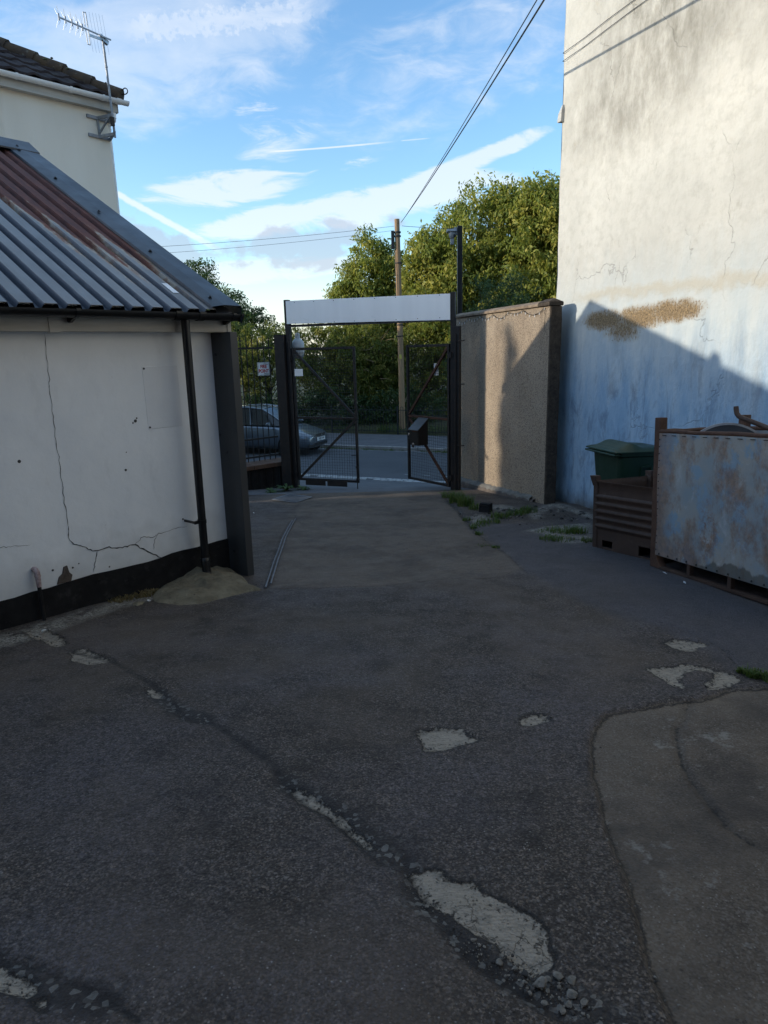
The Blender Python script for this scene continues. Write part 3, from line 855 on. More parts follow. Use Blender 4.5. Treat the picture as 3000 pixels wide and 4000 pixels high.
CRACKS = [
 [(-1.009,5.417),(-0.755,5.394),(-0.518,5.357),(-0.285,5.350),(-0.130,5.364),(0.026,5.409),(0.185,5.499),(0.427,5.538),(0.668,5.546),(1.019,5.496)],
 [(0.978,10.628),(1.077,9.522),(1.090,7.703),(1.144,7.018),(1.211,6.610),(1.258,5.682)],
 [(1.867,4.307),(1.955,4.170),(2.010,3.984),(2.038,3.841),(2.008,3.636),(1.977,3.473),(1.953,3.365)],
 [(1.513,3.078),(1.422,2.928),(1.319,2.791),(1.226,2.508),(1.203,2.237),(1.193,2.079),(1.235,1.974)],
 [(-1.332,10.940),(-1.326,9.694),(-1.212,9.053),(-1.050,8.480)],
 [(-1.142,1.575),(-1.053,1.532),(-0.951,1.506),(-0.844,1.451),(-0.732,1.398),(-0.638,1.337)],
 [(-1.02,5.45),(-1.12,6.4),(-1.21,7.6),(-1.27,8.9)]]


def seg_dist(X, Y, pts, closed):
    d = np.full(X.shape, 1e9)
    n = len(pts)
    for i in range(n if closed else n - 1):
        ax, ay = pts[i]
        bx, by = pts[(i + 1) % n]
        vx, vy = bx - ax, by - ay
        t = np.clip(((X - ax) * vx + (Y - ay) * vy) / (vx * vx + vy * vy + 1e-12), 0, 1)
        d = np.minimum(d, np.hypot(X - ax - t * vx, Y - ay - t * vy))
    return d


def signed(X, Y, pts):
    d = seg_dist(X, Y, pts, True)
    ins = np.zeros(X.shape, bool)
    n = len(pts)
    for i in range(n):
        ax, ay = pts[i]
        bx, by = pts[(i + 1) % n]
        c = ((ay > Y) != (by > Y))
        xi = (bx - ax) * (Y - ay) / (by - ay + 1e-12) + ax
        ins ^= c & (X < xi)
    return np.where(ins, -d, d)


def fast_mesh(name, V, F, mats, attrs=None, smooth=False):
    me = bpy.data.meshes.new(name)
    V = np.asarray(V, np.float32)
    F = np.asarray(F, np.int32)
    k = F.shape[1]
    me.vertices.add(len(V))
    me.vertices.foreach_set('co', V.ravel())
    me.loops.add(F.size)
    me.loops.foreach_set('vertex_index', F.ravel())
    me.polygons.add(len(F))
    me.polygons.foreach_set('loop_start', np.arange(0, F.size, k, dtype=np.int32))
    if smooth:
        me.polygons.foreach_set('use_smooth', np.ones(len(F), bool))
    for q in mats:
        me.materials.append(q)
    for nme, a in (attrs or {}).items():
        at = me.attributes.new(nme, 'FLOAT', 'POINT')
        at.data.foreach_set('value', np.asarray(a, np.float32))
    me.update()
    me.validate()
    return me


CREST = 11.80


def build_yard():
    ys = [0.9]
    while ys[-1] < CREST - 0.06:
        ys.append(ys[-1] + max(0.0085, ys[-1] * 0.0072))
    ys = np.array([-14, -8, -4, -2, -1, -0.3, 0.2, 0.6] + ys[:-1] + [CREST])
    xs = np.concatenate([[-32, -20, -12, -8, -6, -5, -4.2, -3.6], np.arange(-3.2, -1.3, 0.03), np.arange(-1.3, 1.3, 0.0125),
                         np.arange(1.3, 3.4, 0.025), [3.5, 4, 5, 6, 9, 16, 32]])
    X, Y = np.meshgrid(xs, ys)
    far = 9.0
    patch = np.full(X.shape, far)
    for p in PATCHES.values():
        patch = np.minimum(patch, signed(X, Y, p))
    rub = np.full(X.shape, far)
    for p in RUBBLE.values():
        rub = np.minimum(rub, signed(X, Y, p))
    slab = signed(X, Y, SLAB)
    drive = np.minimum(signed(X, Y, DRIVE), signed(X, Y, APRON))
    tar = signed(X, Y, NEWTAR)
    crack = np.full(X.shape, far)
    for p in CRACKS:
        crack = np.minimum(crack, seg_dist(X, Y, p, False))
    seam = seg_dist(X, Y, DIAG, False)
    gul = np.full(X.shape, far)
    for p in GULLY:
        gul = np.minimum(gul, seg_dist(X, Y, p, False))
    sm = lambda v, w: np.clip(0.5 - v / (2 * w), 0, 1)
    Z = -SL * Y
    Z = Z - 0.022 * sm(slab, 0.012) - 0.011 * sm(patch, 0.010) - 0.012 * np.clip(1 - gul / 0.10, 0, 1) - 0.005 * np.clip(1 - crack / 0.02, 0, 1) - 0.009 * np.clip(1 - seam / 0.035, 0, 1)
    rng = np.random.default_rng(3)
    wob = np.zeros(X.shape)
    for k in range(26):
        f = 2 ** rng.uniform(0.3, 4.4)
        a = rng.uniform(0, 2 * math.pi)
        wob += np.sin((X * math.cos(a) + Y * math.sin(a)) * f + rng.uniform(0, 6.28)) * 0.0085 / f ** 0.9
    fade = np.clip((CREST - Y) / 0.6, 0, 1)
    Z = Z + wob * fade
    Z = Z + 0.012 * np.clip(-rub / 0.12, 0, 1) * (0.5 + 60 * np.abs(wob))
    h, w = X.shape
    idx = np.arange(h * w).reshape(h, w)
    F = np.stack([idx[:-1, :-1], idx[:-1, 1:], idx[1:, 1:], idx[1:, :-1]], -1).reshape(-1, 4)
    V = np.stack([X, Y, Z], -1).reshape(-1, 3)
    me = fast_mesh('yard', V, F, [M_YARD], dict(patch=patch.ravel(), rubble=rub.ravel(), slab=slab.ravel(), drive=drive.ravel(),
                                                tar=tar.ravel(), crack=crack.ravel(), gully=gul.ravel(), seam=seam.ravel()), True)
    o = bpy.data.objects.new('yard', me)
    COL.objects.link(o)
    tag(o, kind='structure')


build_yard()


def quad_strip(name, mats, rows, kind='structure'):
    m = MB()
    m.grid(rows)
    o = m.build(name, mats)
    return tag(o, kind=kind)


# footway crossing that drops from the yard to the road
rows = []
for k in range(9):
    t = k / 8
    row = []
    for s in np.linspace(-14, 14, 29):
        b = road_pt(s, -0.02)
        a = (s, CREST - 0.02)
        e = t * t * (3 - 2 * t) * 0.5 + t * 0.5
        row.append((a[0] * (1 - t) + b[0] * t, a[1] * (1 - t) + b[1] * t, (-SL * CREST - 0.006) * (1 - e) + (ROADZ + 0.012) * e))
    rows.append(row)
quad_strip('footway', M_PAVE, rows)
quad_strip('road', M_ROAD, [[road_pt(s, t, ROADZ) for s in np.linspace(-70, 70, 29)] for t in (-3.0, 0, 2.5, 5.02, 5.3)])
quad_strip('pavement', M_PAVE, [[road_pt(s, t, ROADZ + z) for s in np.linspace(-70, 70, 29)] for t, z in ((5.14, 0.115), (7.9, 0.15))])
quad_strip('terrain', M_EARTH, [[(x, y, -2.05 - (0.3 if y < 10 else 0)) for x in (-900, -60, -20, 0, 20, 60, 900)] for y in (-300, -30, 10, 16, 60, 900)])
bank = []
for t, z in ((7.88, 0.10), (8.3, 0.28), (9.5, 0.5), (12, 0.75), (40, 1.0)):
    bank.append([road_pt(s, t, ROADZ + z) for s in np.linspace(-60, 60, 25)])
quad_strip('park_bank', M_EARTH, bank)
kb = MB()
random.seed(5)
s = -30.0
while s < 30:
    L = 0.91
    a = road_pt(s, 5.08)
    b = road_pt(s + L - 0.012, 5.08)
    kb.beam((a[0], a[1], ROADZ + 0.045), (b[0], b[1], ROADZ + 0.045), 0.13, 0.15 + random.uniform(-0.006, 0.006))
    s += L
tag(kb.build('kerb', M_KERB, bevel=0.012), kind='structure')
# two painted rows of setts along the near channel
st = MB()
for r_ in range(2):
    s = -5 + r_ * 0.11
    while s < 7:
        L = random.uniform(0.16, 0.26)
        if random.random() > 0.06:
            w = 0.125
            q = [(s + random.uniform(0, .012), r_ * 0.15 + 0.02), (s + L - 0.02, r_ * 0.15 + 0.02 + random.uniform(-.008, .008)),
                 (s + L - 0.018 + random.uniform(-.01, .01), r_ * 0.15 + 0.02 + w), (s + random.uniform(0, .012), r_ * 0.15 + 0.02 + w)]
            pts = [road_pt(u, v) for u, v in q]
            st.prism([(p[0], p[1]) for p in pts], ROADZ - 0.03, ROADZ + 0.014 + random.uniform(0, .006))
        s += L
tag(st.build('painted_setts', M_SETT, bevel=0.006), kind='structure')
# worn white edge line by the far kerb, faint broken line nearer
ln = MB()
s = -30
while s < 20:
    L = random.uniform(0.5, 2.2)
    if random.random() > 0.12:
        q = [road_pt(s, 4.86), road_pt(s + L, 4.86), road_pt(s + L, 4.915), road_pt(s, 4.915)]
        ln.add([(p[0], p[1], ROADZ + 0.005) for p in q], [(0, 1, 2, 3)])
    s += L + 0.05
for s, L in ((0.2, 0.1), (0.75, 0.16), (1.2, 0.5), (2.5, 0.7), (3.6, 0.5)):
    q = [road_pt(s, 0.98), road_pt(s + L, 0.98), road_pt(s + L, 1.02), road_pt(s, 1.02)]
    ln.add([(p[0], p[1], ROADZ + 0.005) for p in q], [(0, 1, 2, 3)])
tag(ln.build('road_marking', M_SETT, fixn=False), kind='structure')
ps = MB()
for k in range(2):
    q = [road_pt(1.75 + k * 0.93, 5.75), road_pt(2.66 + k * 0.93, 5.75), road_pt(2.66 + k * 0.93, 6.35), road_pt(1.75 + k * 0.93, 6.35)]
    ps.prism([(p[0], p[1]) for p in q], ROADZ + 0.09, ROADZ + 0.139)
tag(ps.build('paving_slabs', M_KERB, bevel=0.004), kind='structure')


# ------------------------------------------------------------------ shed
def build_shed():
    sh = thing('shed', 'low white rendered shed with black base and rust streaked ribbed metal roof', 'shed', (-1.462, 6.061, 0), 50)
    WL = -13.0
    # walls (front, both ends, back)
    m = MB()
    rows = []
    for z in np.linspace(-0.9, 1.80, 12):
        rows.append([(x, 0, z) for x in np.linspace(WL, 0.0, 60)])
    m.grid(rows)
    rx, rz = 3.21, 3.62
    gable = [(0, -0.9), (5.4, -0.9), (5.4, 2.72), (rx, rz), (0, 1.80)]
    m.add([(0, p[0], p[1]) for p in gable], [(0, 1, 2, 3, 4)])
    m.add([(WL, p[0], p[1]) for p in gable], [(4, 3, 2, 1, 0)])
    m.add([(WL, 5.4, -0.9), (0, 5.4, -0.9), (0, 5.4, 2.72), (WL, 5.4, 2.72)], [(3, 2, 1, 0)])
    wall = m.build('wall', M_WHITE, sh)

    def crack(pts, w0, w1):
        c = MB()
        P = []
        for (x0, z0), (x1, z1) in zip(pts[:-1], pts[1:]):
            for k in range(5):
                t = k / 5
                P.append((x0 + (x1 - x0) * t + random.uniform(-.006, .006), z0 + (z1 - z0) * t + random.uniform(-.006, .006)))
        P.append(pts[-1])
        n = len(P)
        L, Rr = [], []
        for i, p in enumerate(P):
            a = P[max(0, i - 1)]
            b = P[min(n - 1, i + 1)]
            dx, dz = b[0] - a[0], b[1] - a[1]
            l = math.hypot(dx, dz) + 1e-9
            w = (w0 + (w1 - w0) * i / n) * random.uniform(0.5, 1.4) / 2
            if i in (0, n - 1):
                w *= 0.2
            L.append((p[0] - dz / l * w, -0.0025, p[1] + dx / l * w))
            Rr.append((p[0] + dz / l * w, -0.0025, p[1] - dx / l * w))
        c.grid([L, Rr])
        c.build('crack', M_CRACK, wall, fixn=False)
    crack([(-1.421, 1.681), (-1.43, 1.505), (-1.431, 1.35), (-1.442, 1.291), (-1.444, 1.096), (-1.446, 0.948), (-1.442, 0.797), (-1.446, 0.645), (-1.445, 0.451), (-1.444, 0.267)], 0.003, 0.005)
    crack([(-1.444, 0.267), (-1.451, 0.162), (-1.412, 0.113), (-1.348, 0.09), (-1.287, 0.032), (-1.147, 0.028), (-1.034, 0.0), (-0.921, -0.001), (-0.815, -0.09), (-0.695, -0.172)], 0.006, 0.009)
    crack([(-1.247, 0.022), (-1.27, -0.046), (-1.293, -0.138)], 0.007, 0.004)
    crack([(-0.921, -0.001), (-0.845, 0.05), (-0.755, 0.017), (-0.704, 0.04), (-0.554, 0.052), (-0.419, 0.042)], 0.004, 0.003)
    crack([(-0.758, -0.081), (-0.738, -0.004), (-0.704, 0.04)], 0.003, 0.003)
    crack([(-2.3, 0.24), (-1.998, 0.238), (-1.912, 0.216), (-1.833, 0.207), (-1.729, 0.189)], 0.004, 0.002)
    for x, z, r_ in ((-0.797, 0.999, 0.012), (-0.783, 1.02, 0.006), (-0.82, 0.985, 0.006), (-0.927, 0.62, 0.009), (-1.72, 0.80, 0.011), (-0.905, 0.76, 0.004),
                     (-0.45, 0.115, 0.008), (-1.6, -0.04, 0.008), (-1.45, -0.06, 0.007), (-1.40, -0.04, 0.005), (-1.16, -0.13, 0.006)):
        h = MB()
        h.lathe([(0.0001, -0.003), (r_, -0.003), (r_ * 1.1, 0.0)], 10, (x, 0, z), 'y')
        h.build('drill_hole', M_CRACK, wall)
    # fallen render, showing grey underneath
    p = MB()
    pts = [(-1.585, -0.155), (-1.565, -0.105), (-1.535, -0.085), (-1.52, -0.035), (-1.495, -0.03), (-1.485, -0.085), (-1.465, -0.11), (-1.48, -0.155)]
    p.add([(x, -0.0135, z) for x, z in pts] + [(x, 0.0, z) for x, z in pts], [tuple(range(8))] + [(i, (i + 1) % 8, 8 + (i + 1) % 8, 8 + i) for i in range(8)])
    p.build('bare_patch', M_PLINTH, wall)
    # black painted base, brushed unevenly at the top and standing a little proud
    m = MB()
    n = 110
    top = [(WL + (0 - WL) * i / n, -0.164 + random.uniform(-.008, .008) + 0.006 * math.sin(i * .9)) for i in range(n + 1)]
    m.grid([[(x, -0.012, -0.95) for x, z in top], [(x, -0.012, z) for x, z in top], [(x, 0.002, z + .001) for x, z in top]])
    m.build('plinth', M_BLACK, sh)
    pl = MB()
    pl.box(-0.69, -0.365, -0.0025, 0.003, 0.92, 1.42)
    pn = pl.build('cover_board', M_PANELW, sh, bevel=0.002)
    for x, z in ((-0.675, 1.405), (-0.675, 0.935)):
        sc = MB()
        sc.lathe([(0.0001, -0.006), (0.008, -0.0055), (0.009, -0.0025)], 10, (x, 0, z), 'y')
        sc.build('screw', M_SCREW, pn)
    # eaves board in lengths with a cover piece over the joint
    m = MB()
    m.box(WL, -1.40, -0.095, 0.01, 1.686, 1.82).box(-1.375, 0.135, -0.095, 0.01, 1.686, 1.82)
    fb = m.build('fascia', M_FASCIA, sh, bevel=0.004)
    for q in ((-1.43, -1.35, -0.103, -0.06, 1.680, 1.82), (0.105, 0.145, -0.103, 0.012, 1.680, 1.82)):
        m = MB()
        m.box(*q)
        m.build('joint_cover', M_FASCIA, fb, bevel=0.003)
    m = MB()
    m.box(WL, 0.13, -0.093, 0.0, 1.6865, 1.69)
    m.build('soffit', M_FASCIA, sh)
    # half-round black gutter
    m = MB()
    prof = []
    for k in range(13):
        a = math.pi * k / 12
        prof.append((-0.205 + 0.056 * math.cos(a), 1.832 - 0.056 * math.sin(a)))
    inner = [(-0.205 + (y + 0.205) * 0.92, 1.832 + (z - 1.832) * 0.92) for y, z in prof[::-1]]
    m.extr(prof + inner, WL, 0.165)
    m.extr([(-0.205 + 0.056 * math.cos(math.pi * k / 12), 1.832 - 0.056 * math.sin(math.pi * k / 12)) for k in range(13)], 0.163, 0.172)
    gut = m.build('gutter', M_PLBLK, sh, smooth=40)
    for x in (-3.2, -2.24, -1.285, 0.07):
        m = MB()
        m.extr([(-0.205 + 0.061 * math.cos(math.pi * (-.03 + 1.06 * k / 12)), 1.832 - 0.061 * math.sin(math.pi * (-.03 + 1.06 * k / 12))) for k in range(13)], x - 0.016, x + 0.016)
        m.extr([(-0.10, 1.835), (-0.10, 1.75), (-0.125, 1.745), (-0.19, 1.772), (-0.16, 1.80)], x - 0.012, x + 0.012)
        m.build('gutter_bracket', M_PLBLK, gut)
    for x in (-0.47, -0.25):
        m = MB()
        m.extr([(-0.205 + 0.062 * math.cos(math.pi * (-.04 + 1.08 * k / 12)), 1.832 - 0.062 * math.sin(math.pi * (-.04 + 1.08 * k / 12))) for k in range(13)], x - 0.03, x + 0.03)
        m.build('gutter_union', M_PLBLK, gut)
    # downpipe: outlet, swan neck under the gutter, straight drop, clip, shoe
    dx = -0.365
    m = MB()
    m.tube([(dx, -0.175, 1.82), (dx, -0.17, 1.70), (dx, -0.155, -0.25), (dx, -0.155, -0.33)], 0.034, 18)
    dp = m.build('downpipe', M_PLBLK, sh, smooth=50)
    m = MB()
    m.lathe([(0.040, -0.30), (0.040, -0.23), (0.034, -0.225)], 18, (dx, -0.155, 0)).lathe([(0.041, -0.262), (0.043, -0.256), (0.041, -0.25)], 18, (dx, -0.155, 0))
    m.tube([(dx, -0.155, -0.28), (dx, -0.157, -0.35), (dx, -0.17, -0.385), (dx + .004, -0.20, -0.415), (dx + .006, -0.228, -0.428)], [0.038, 0.038, 0.037, 0.037, 0.039], 18, caps=False)
    m.tube([(dx + .006, -0.226, -0.427), (dx + .004, -0.20, -0.415), (dx, -0.17, -0.385)], [0.034, 0.033, 0.033], 18, caps=False)
    m.build('downpipe_shoe', M_PLBLK, dp, smooth=50, fixn=False)
    m = MB()
    m.lathe([(0.036, 0.085), (0.040, 0.085), (0.040, 0.115), (0.036, 0.115)], 18, (dx, -0.155, 0))
    m.box(dx - 0.075, dx - 0.03, -0.160, -0.148, 0.086, 0.114).box(dx - 0.075, dx - 0.065, -0.155, 0.0, 0.09, 0.11)
    m.build('pipe_clip', M_PLBLK, dp)
    # stub waste pipe low on the wall
    m = MB()
    m.tube([(-1.735, -0.055, -0.06), (-1.735, -0.055, -0.50)], 0.0145, 12)
    wp = m.build('waste_pipe', M_BLACK, sh, smooth=50)
    m = MB()
    m.tube([(-1.735, 0.0, 0.005), (-1.735, -0.03, 0.006), (-1.735, -0.05, -0.008), (-1.735, -0.055, -0.03), (-1.735, -0.055, -0.12)], [0.019, 0.019, 0.021, 0.020, 0.017], 12)
    m.lathe([(0.022, -0.045), (0.023, -0.035), (0.021, -0.028)], 12, (-1.735, -0.055, 0))
    m.build('pipe_elbow', M_PINKP, wp, smooth=50)
    # charcoal pier that stands out from the end of the wall
    m = MB()
    m.box(-0.001, 0.075, -0.265, 0.012, -0.75, 1.684)
    pier = m.build('corner_pier', M_CLAD, sh, bevel=0.004)
    for y, z in ((-0.05, 1.50), (-0.02, 0.80), (-0.10, 0.65), (-0.09, -0.27)):
        m = MB()
        m.lathe([(0.0001, -0.006), (0.011, -0.006), (0.014, -0.003), (0.014, 0)], 12, (-0.002, y, z), 'x')
        m.build('screw', M_SCREW, pier)
    # ribbed roof sheets
    tp = (3.76 - 1.865) / 3.46
    tpb = math.tan(R(21))
    m = MB()
    per, hh = 0.163, 0.044
    xs = []
    x = -0.08
    k = 0
    prof = []
    while x > WL:
        prof += [(x + 0.016, -hh), (x - 0.016, -hh), (x - 0.037, 0.0), (x - per + 0.037, 0.0)]
        x -= per
    prof = [(0.06, -hh + 0.02)] + prof
    ts = np.linspace(0, 1, 14)
    nz = 1.0 / math.sqrt(1 + tp * tp)
    rows = []
    for t in ts:
        y = -0.25 + 3.46 * t
        z = 1.865 + tp * 3.46 * t
        rows.append([(px, y - pz * tp * nz, z + pz * nz) for px, pz in prof])
    m.grid(rows)
    rows2 = [[(px, y, z - 0.004) for (px, y, z) in r_] for r_ in rows]
    m.grid([r_[::-1] for r_ in rows2])
    m.grid([rows[0], rows2[0]])
    rows = []
    for t in ts:
        y = 3.21 + 2.35 * t
        z = 3.76 - tpb * 2.35 * t
        rows.append([(px, y, z + pz) for px, pz in prof])
    m.grid(rows)
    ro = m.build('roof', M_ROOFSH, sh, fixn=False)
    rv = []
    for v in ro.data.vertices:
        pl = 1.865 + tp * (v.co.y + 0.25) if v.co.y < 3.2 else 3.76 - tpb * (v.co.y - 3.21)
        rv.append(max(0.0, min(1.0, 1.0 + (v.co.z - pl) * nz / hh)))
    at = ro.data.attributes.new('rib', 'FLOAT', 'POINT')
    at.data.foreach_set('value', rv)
    # dark void board under the sheets at the eaves
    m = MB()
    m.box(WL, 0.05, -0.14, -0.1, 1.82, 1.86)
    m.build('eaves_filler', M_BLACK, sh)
    # verge flashing, folded over the roof edge
    m = MB()

    def P(x, t, dz):
        return (x, -0.27 + 3.48 * t, 1.865 - 0.02 * tp + tp * 3.48 * t + dz)
    rws = []
    for t in np.linspace(0, 1, 9):
        a = 0.012 * math.sin(t * 9)
        rws.append([P(-0.165, t, 0.006), P(-0.16, t, 0.028 + a * .3), P(-0.04, t, 0.045 + a * .4), P(0.13, t, 0.042), P(0.137, t, 0.03), P(0.137, t, -0.11)])
    m.grid(rws)
    rws = []
    for t in np.linspace(0, 1, 5):
        y = 3.21 + 2.37 * t
        z = 3.76 - tpb * 2.37 * t
        rws.append([(-0.165, y, z + .006), (-0.16, y, z + 0.03), (0.13, y, z + 0.042), (0.137, y, z - 0.11)])
    m.grid(rws)
    fl = m.build('verge_flashing', M_FLASH, sh, fixn=False)
    for t in (0.035, 0.27, 0.5, 0.72, 0.925):
        c = P(-0.085, t, 0.046)
        m = MB()
        m.lathe([(0.0001, 0.012), (0.009, 0.011), (0.010, 0.003), (0.017, 0.0)], 10, c)
        m.build('screw', M_SCREW, fl)
    m = MB()
    m.extr([(3.21 - 0.24, 3.76 - 0.24 * tp + 0.052), (3.21 - 0.02, 3.76 + 0.066), (3.21 + 0.02, 3.76 + 0.066), (3.21 + 0.24, 3.76 - 0.24 * tpb + 0.05),
            (3.21 + 0.24, 3.76 - 0.24 * tpb + 0.035), (3.21, 3.76 + 0.045), (3.21 - 0.24, 3.76 - 0.24 * tp + 0.036)], WL, 0.142)
    rc = m.build('ridge_cap', M_FLASH, sh)
    for x in (-0.06, -0.42):
        m = MB()
        m.lathe([(0.0001, 0.012), (0.009, 0.011), (0.010, 0.003), (0.017, 0.0)], 10, (x, 3.21 - 0.17, 3.76 - 0.17 * tp + 0.056))
        m.build('screw', M_SCREW, rc)
    # small cowl on the ridge further along
    m = MB()
    m.lathe([(0.10, 3.76), (0.09, 3.86), (0.06, 3.90), (0.01, 3.93)], 14, (-3.55, 3.21, 0))
    m.build('ridge_vent', M_GALV, sh)
    # white label left on a rib
    m = MB()
    y0, z0 = -0.01, 1.865 + tp * 0.24
    rows = [[(x, y0 + t * 0.16, z0 + t * 0.16 * tp + 0.004) for x in (-0.343, -0.288)] for t in (0, 1)]
    m.grid(rows)
    m.build('roof_label', M_PLATE, sh, fixn=False)


build_shed()


# ------------------------------------------------------------------ house
def build_house():
    HL, HD = -3.7, 8.0
    hs = thing('house', 'cream rendered house with dark tiled hip roof and white gutter behind the shed', 'house', (-4.613, 13.0, -0.181), 46)
    hs.scale = (1.1207, 1.1207, 1.1207)
    m = MB()
    m.box(HL, 0, 0, HD, -1.9, 5.19)
    m.build('wall', M_CREAM, hs, bevel=0.01)
    m = MB()
    m.box(HL - 0.1, 0.13, -0.115, -0.09, 5.165, 5.33).box(0.105, 0.13, -0.115, HD + 0.1, 5.165, 5.33)
    m.build('fascia', M_FASCIA, hs, bevel=0.004)
    m = MB()
    m.box(HL - 0.1, 0.12, -0.1, HD + 0.1, 5.17, 5.18)
    m.build('soffit', M_FASCIA, hs)
    # hip roof with rolled tiles
    tp = math.tan(R(31))
    E0 = 5.36
    e = 0.17

    def slope(ax, ay, ux, uy, vx, vy, length, m):
        per = 0.30
        nc = 22
        rise = 0.335
        nrow = int((min(HD, -HL) / 2 + e + 0.05) / (rise * math.cos(R(31)))) + 1
        for r_ in range(nrow):
            d0 = r_ * rise * math.cos(R(31))
            d1 = d0 + rise * math.cos(R(31)) * 1.02
            a0, a1 = d0, length - d0
            if a1 - a0 < 0.3:
                break
            nseg = max(4, int((a1 - a0) / per * 6))
            rowA, rowB, rowC = [], [], []
            for k in range(nseg + 1):
                s = a0 + (a1 - a0) * k / nseg
                s1 = min(max(s, d1), length - d1)
                wv = 0.028 * max(0, math.sin(2 * math.pi * s / per)) ** 0.8 if math.sin(2 * math.pi * s / per) > 0 else 0.0
                jit = 0.004 * math.sin(s * 13.7 + r_ * 5.1)
                rowA.append((ax + ux * s + vx * d0, ay + uy * s + vy * d0, E0 + d0 * tp + wv + jit))
                rowC.append((ax + ux * s + vx * d0, ay + uy * s + vy * d0, E0 + d0 * tp + wv + 0.03 + jit))
                rowB.append((ax + ux * s1 + vx * d1, ay + uy * s1 + vy * d1, E0 + d1 * tp + wv * 0.95 + jit))
            m.grid([rowA, rowC, rowB])
    m = MB()
    x0, x1, y0, y1 = HL - e, e, -e, HD + e
    slope(x0, y0, 1, 0, 0, 1, x1 - x0, m)
    slope(x1, y0, 0, 1, -1, 0, y1 - y0, m)
    slope(x1, y1, -1, 0, 0, -1, x1 - x0, m)
    slope(x0, y1, 0, -1, 1, 0, y1 - y0, m)
    rf = m.build('roof', M_TILE, hs, fixn=False)
    # rounded tiles down the hip, lumpy with moss
    random.seed(12)
    m = MB()
    half = (min(y1 - y0, x1 - x0)) / 2
    L = half * math.sqrt(2 + tp * tp)
    n = int(L / 0.42)
    for k in range(n):
        t0, t1 = k / n, (k + 1.12) / n
        a = Vector((x1 - half * t0, y0 + half * t0, E0 + half * tp * t0 + 0.02 + random.uniform(0, .012)))
        b = Vector((x1 - half * t1, y0 + half * t1, E0 + half * tp * t1 + 0.005))
        m.tube([a, a.lerp(b, .5), b], [0.115, 0.108, 0.098], 12)
    hip = m.build('hip_tile', M_HIP, hs, smooth=45)
    mo = MB()
    for k in range(46):
        t = random.random() ** 1.3
        c = Vector((x1 - half * t, y0 + half * t, E0 + half * tp * t + 0.09)) + Vector((random.uniform(-.1, .1), random.uniform(-.1, .1), random.uniform(-.03, .02)))
        r_ = random.uniform(0.012, 0.04)
        mo.lathe([(0.001, -r_ * .6), (r_, -r_ * .2), (r_ * .8, r_ * .4), (0.001, r_ * .7)], 7, c)
    mo.build('moss', worn('moss', (0.05, 0.055, 0.02), (0.12, 0.11, 0.06), 30, 0.95, 0), hip, smooth=60)
    m = MB()
    c = Vector((x1 + 0.02, y0 - 0.02, E0 + 0.06))
    dv = Vector((0.707, -0.707, 0))
    pts = [c - dv * 0.10, c]
    for k in range(13):
        a = -math.pi / 2 + k * 0.42
        rr = 0.052 - k * 0.0026
        pts.append(c + dv * (0.035 + rr * math.cos(a)) + Vector((0, 0, 0.052 + rr * math.sin(a))))
    m.tube(pts, 0.008, 6)
    m.build('hip_iron', M_GATE, hip)
    # white half-round gutter
    def gut(a, b, axis):
        m = MB()
        prof = [(0.058 * math.cos(math.pi * k / 12), -0.058 * math.sin(math.pi * k / 12)) for k in range(13)]
        prof += [(0.05 * math.cos(math.pi * k / 12), -0.05 * math.sin(math.pi * k / 12)) for k in range(12, -1, -1)]
        if axis == 'x':
            m.extr([(-0.185 + p, 5.325 + q) for p, q in prof], a, b)
            m.extr([(-0.185 + 0.058 * math.cos(math.pi * k / 12), 5.325 - 0.058 * math.sin(math.pi * k / 12)) for k in range(13)], b - 0.006, b)
        return m
    g1 = gut(HL - 0.2, 0.26, 'x').build('gutter', M_UPVC, hs, smooth=40)
    for x in (-4.3, -3.3, -2.25, -1.36, -0.62, -0.14, 0.10):
        m = MB()
        w = 0.035 if x in (0.10,) else 0.016
        m.extr([(-0.185 + 0.063 * math.cos(math.pi * (-.03 + 1.06 * k / 12)), 5.325 - 0.063 * math.sin(math.pi * (-.03 + 1.06 * k / 12))) for k in range(13)], x - w, x + w)
        m.build('gutter_bracket', M_UPVC, g1, smooth=40)
    m = MB()
    m.tube([(0.07, -0.07, 5.25), (0.07, -0.07, 5.13), (0.065, -0.06, 5.06), (0.02, 0.05, 5.00), (0.045, 0.09, 4.93), (0.045, 0.10, 4.8), (0.045, 0.10, -1.6)], 0.034, 14)
    for z in (5.10, 4.97, 4.86):
        m.lathe([(0.034, z - .02), (0.039, z - .015), (0.039, z + .015), (0.034, z + .02)], 14, (0.066 if z > 5 else 0.04, -0.062 if z > 5 else 0.085, 0))
    m.build('downpipe', M_UPVC, hs, smooth=50)
    for y in (1.3, 4.4):
        for z in (-0.4, 2.4):
            m = MB()
            for q in ((y, y + 1.2, z, z + 0.06), (y, y + 1.2, z + 1.24, z + 1.3), (y, y + 0.06, z + 0.061, z + 1.239), (y + 1.14, y + 1.2, z + 0.061, z + 1.239), (y + 0.57, y + 0.63, z + 0.061, z + 1.239)):
                m.box(0.0, 0.03, *q)
            wn = m.build('window', M_UPVC, hs)
            m = MB()
            m.box(0.001, 0.012, y + 0.06, y + 1.14, z + 0.06, z + 1.24)
            m.build('pane', worn('window_glass', (0.02, 0.025, 0.03), (0.025, 0.03, 0.035), 2, 0.08, 0, spec=0.6), wn)


build_house()


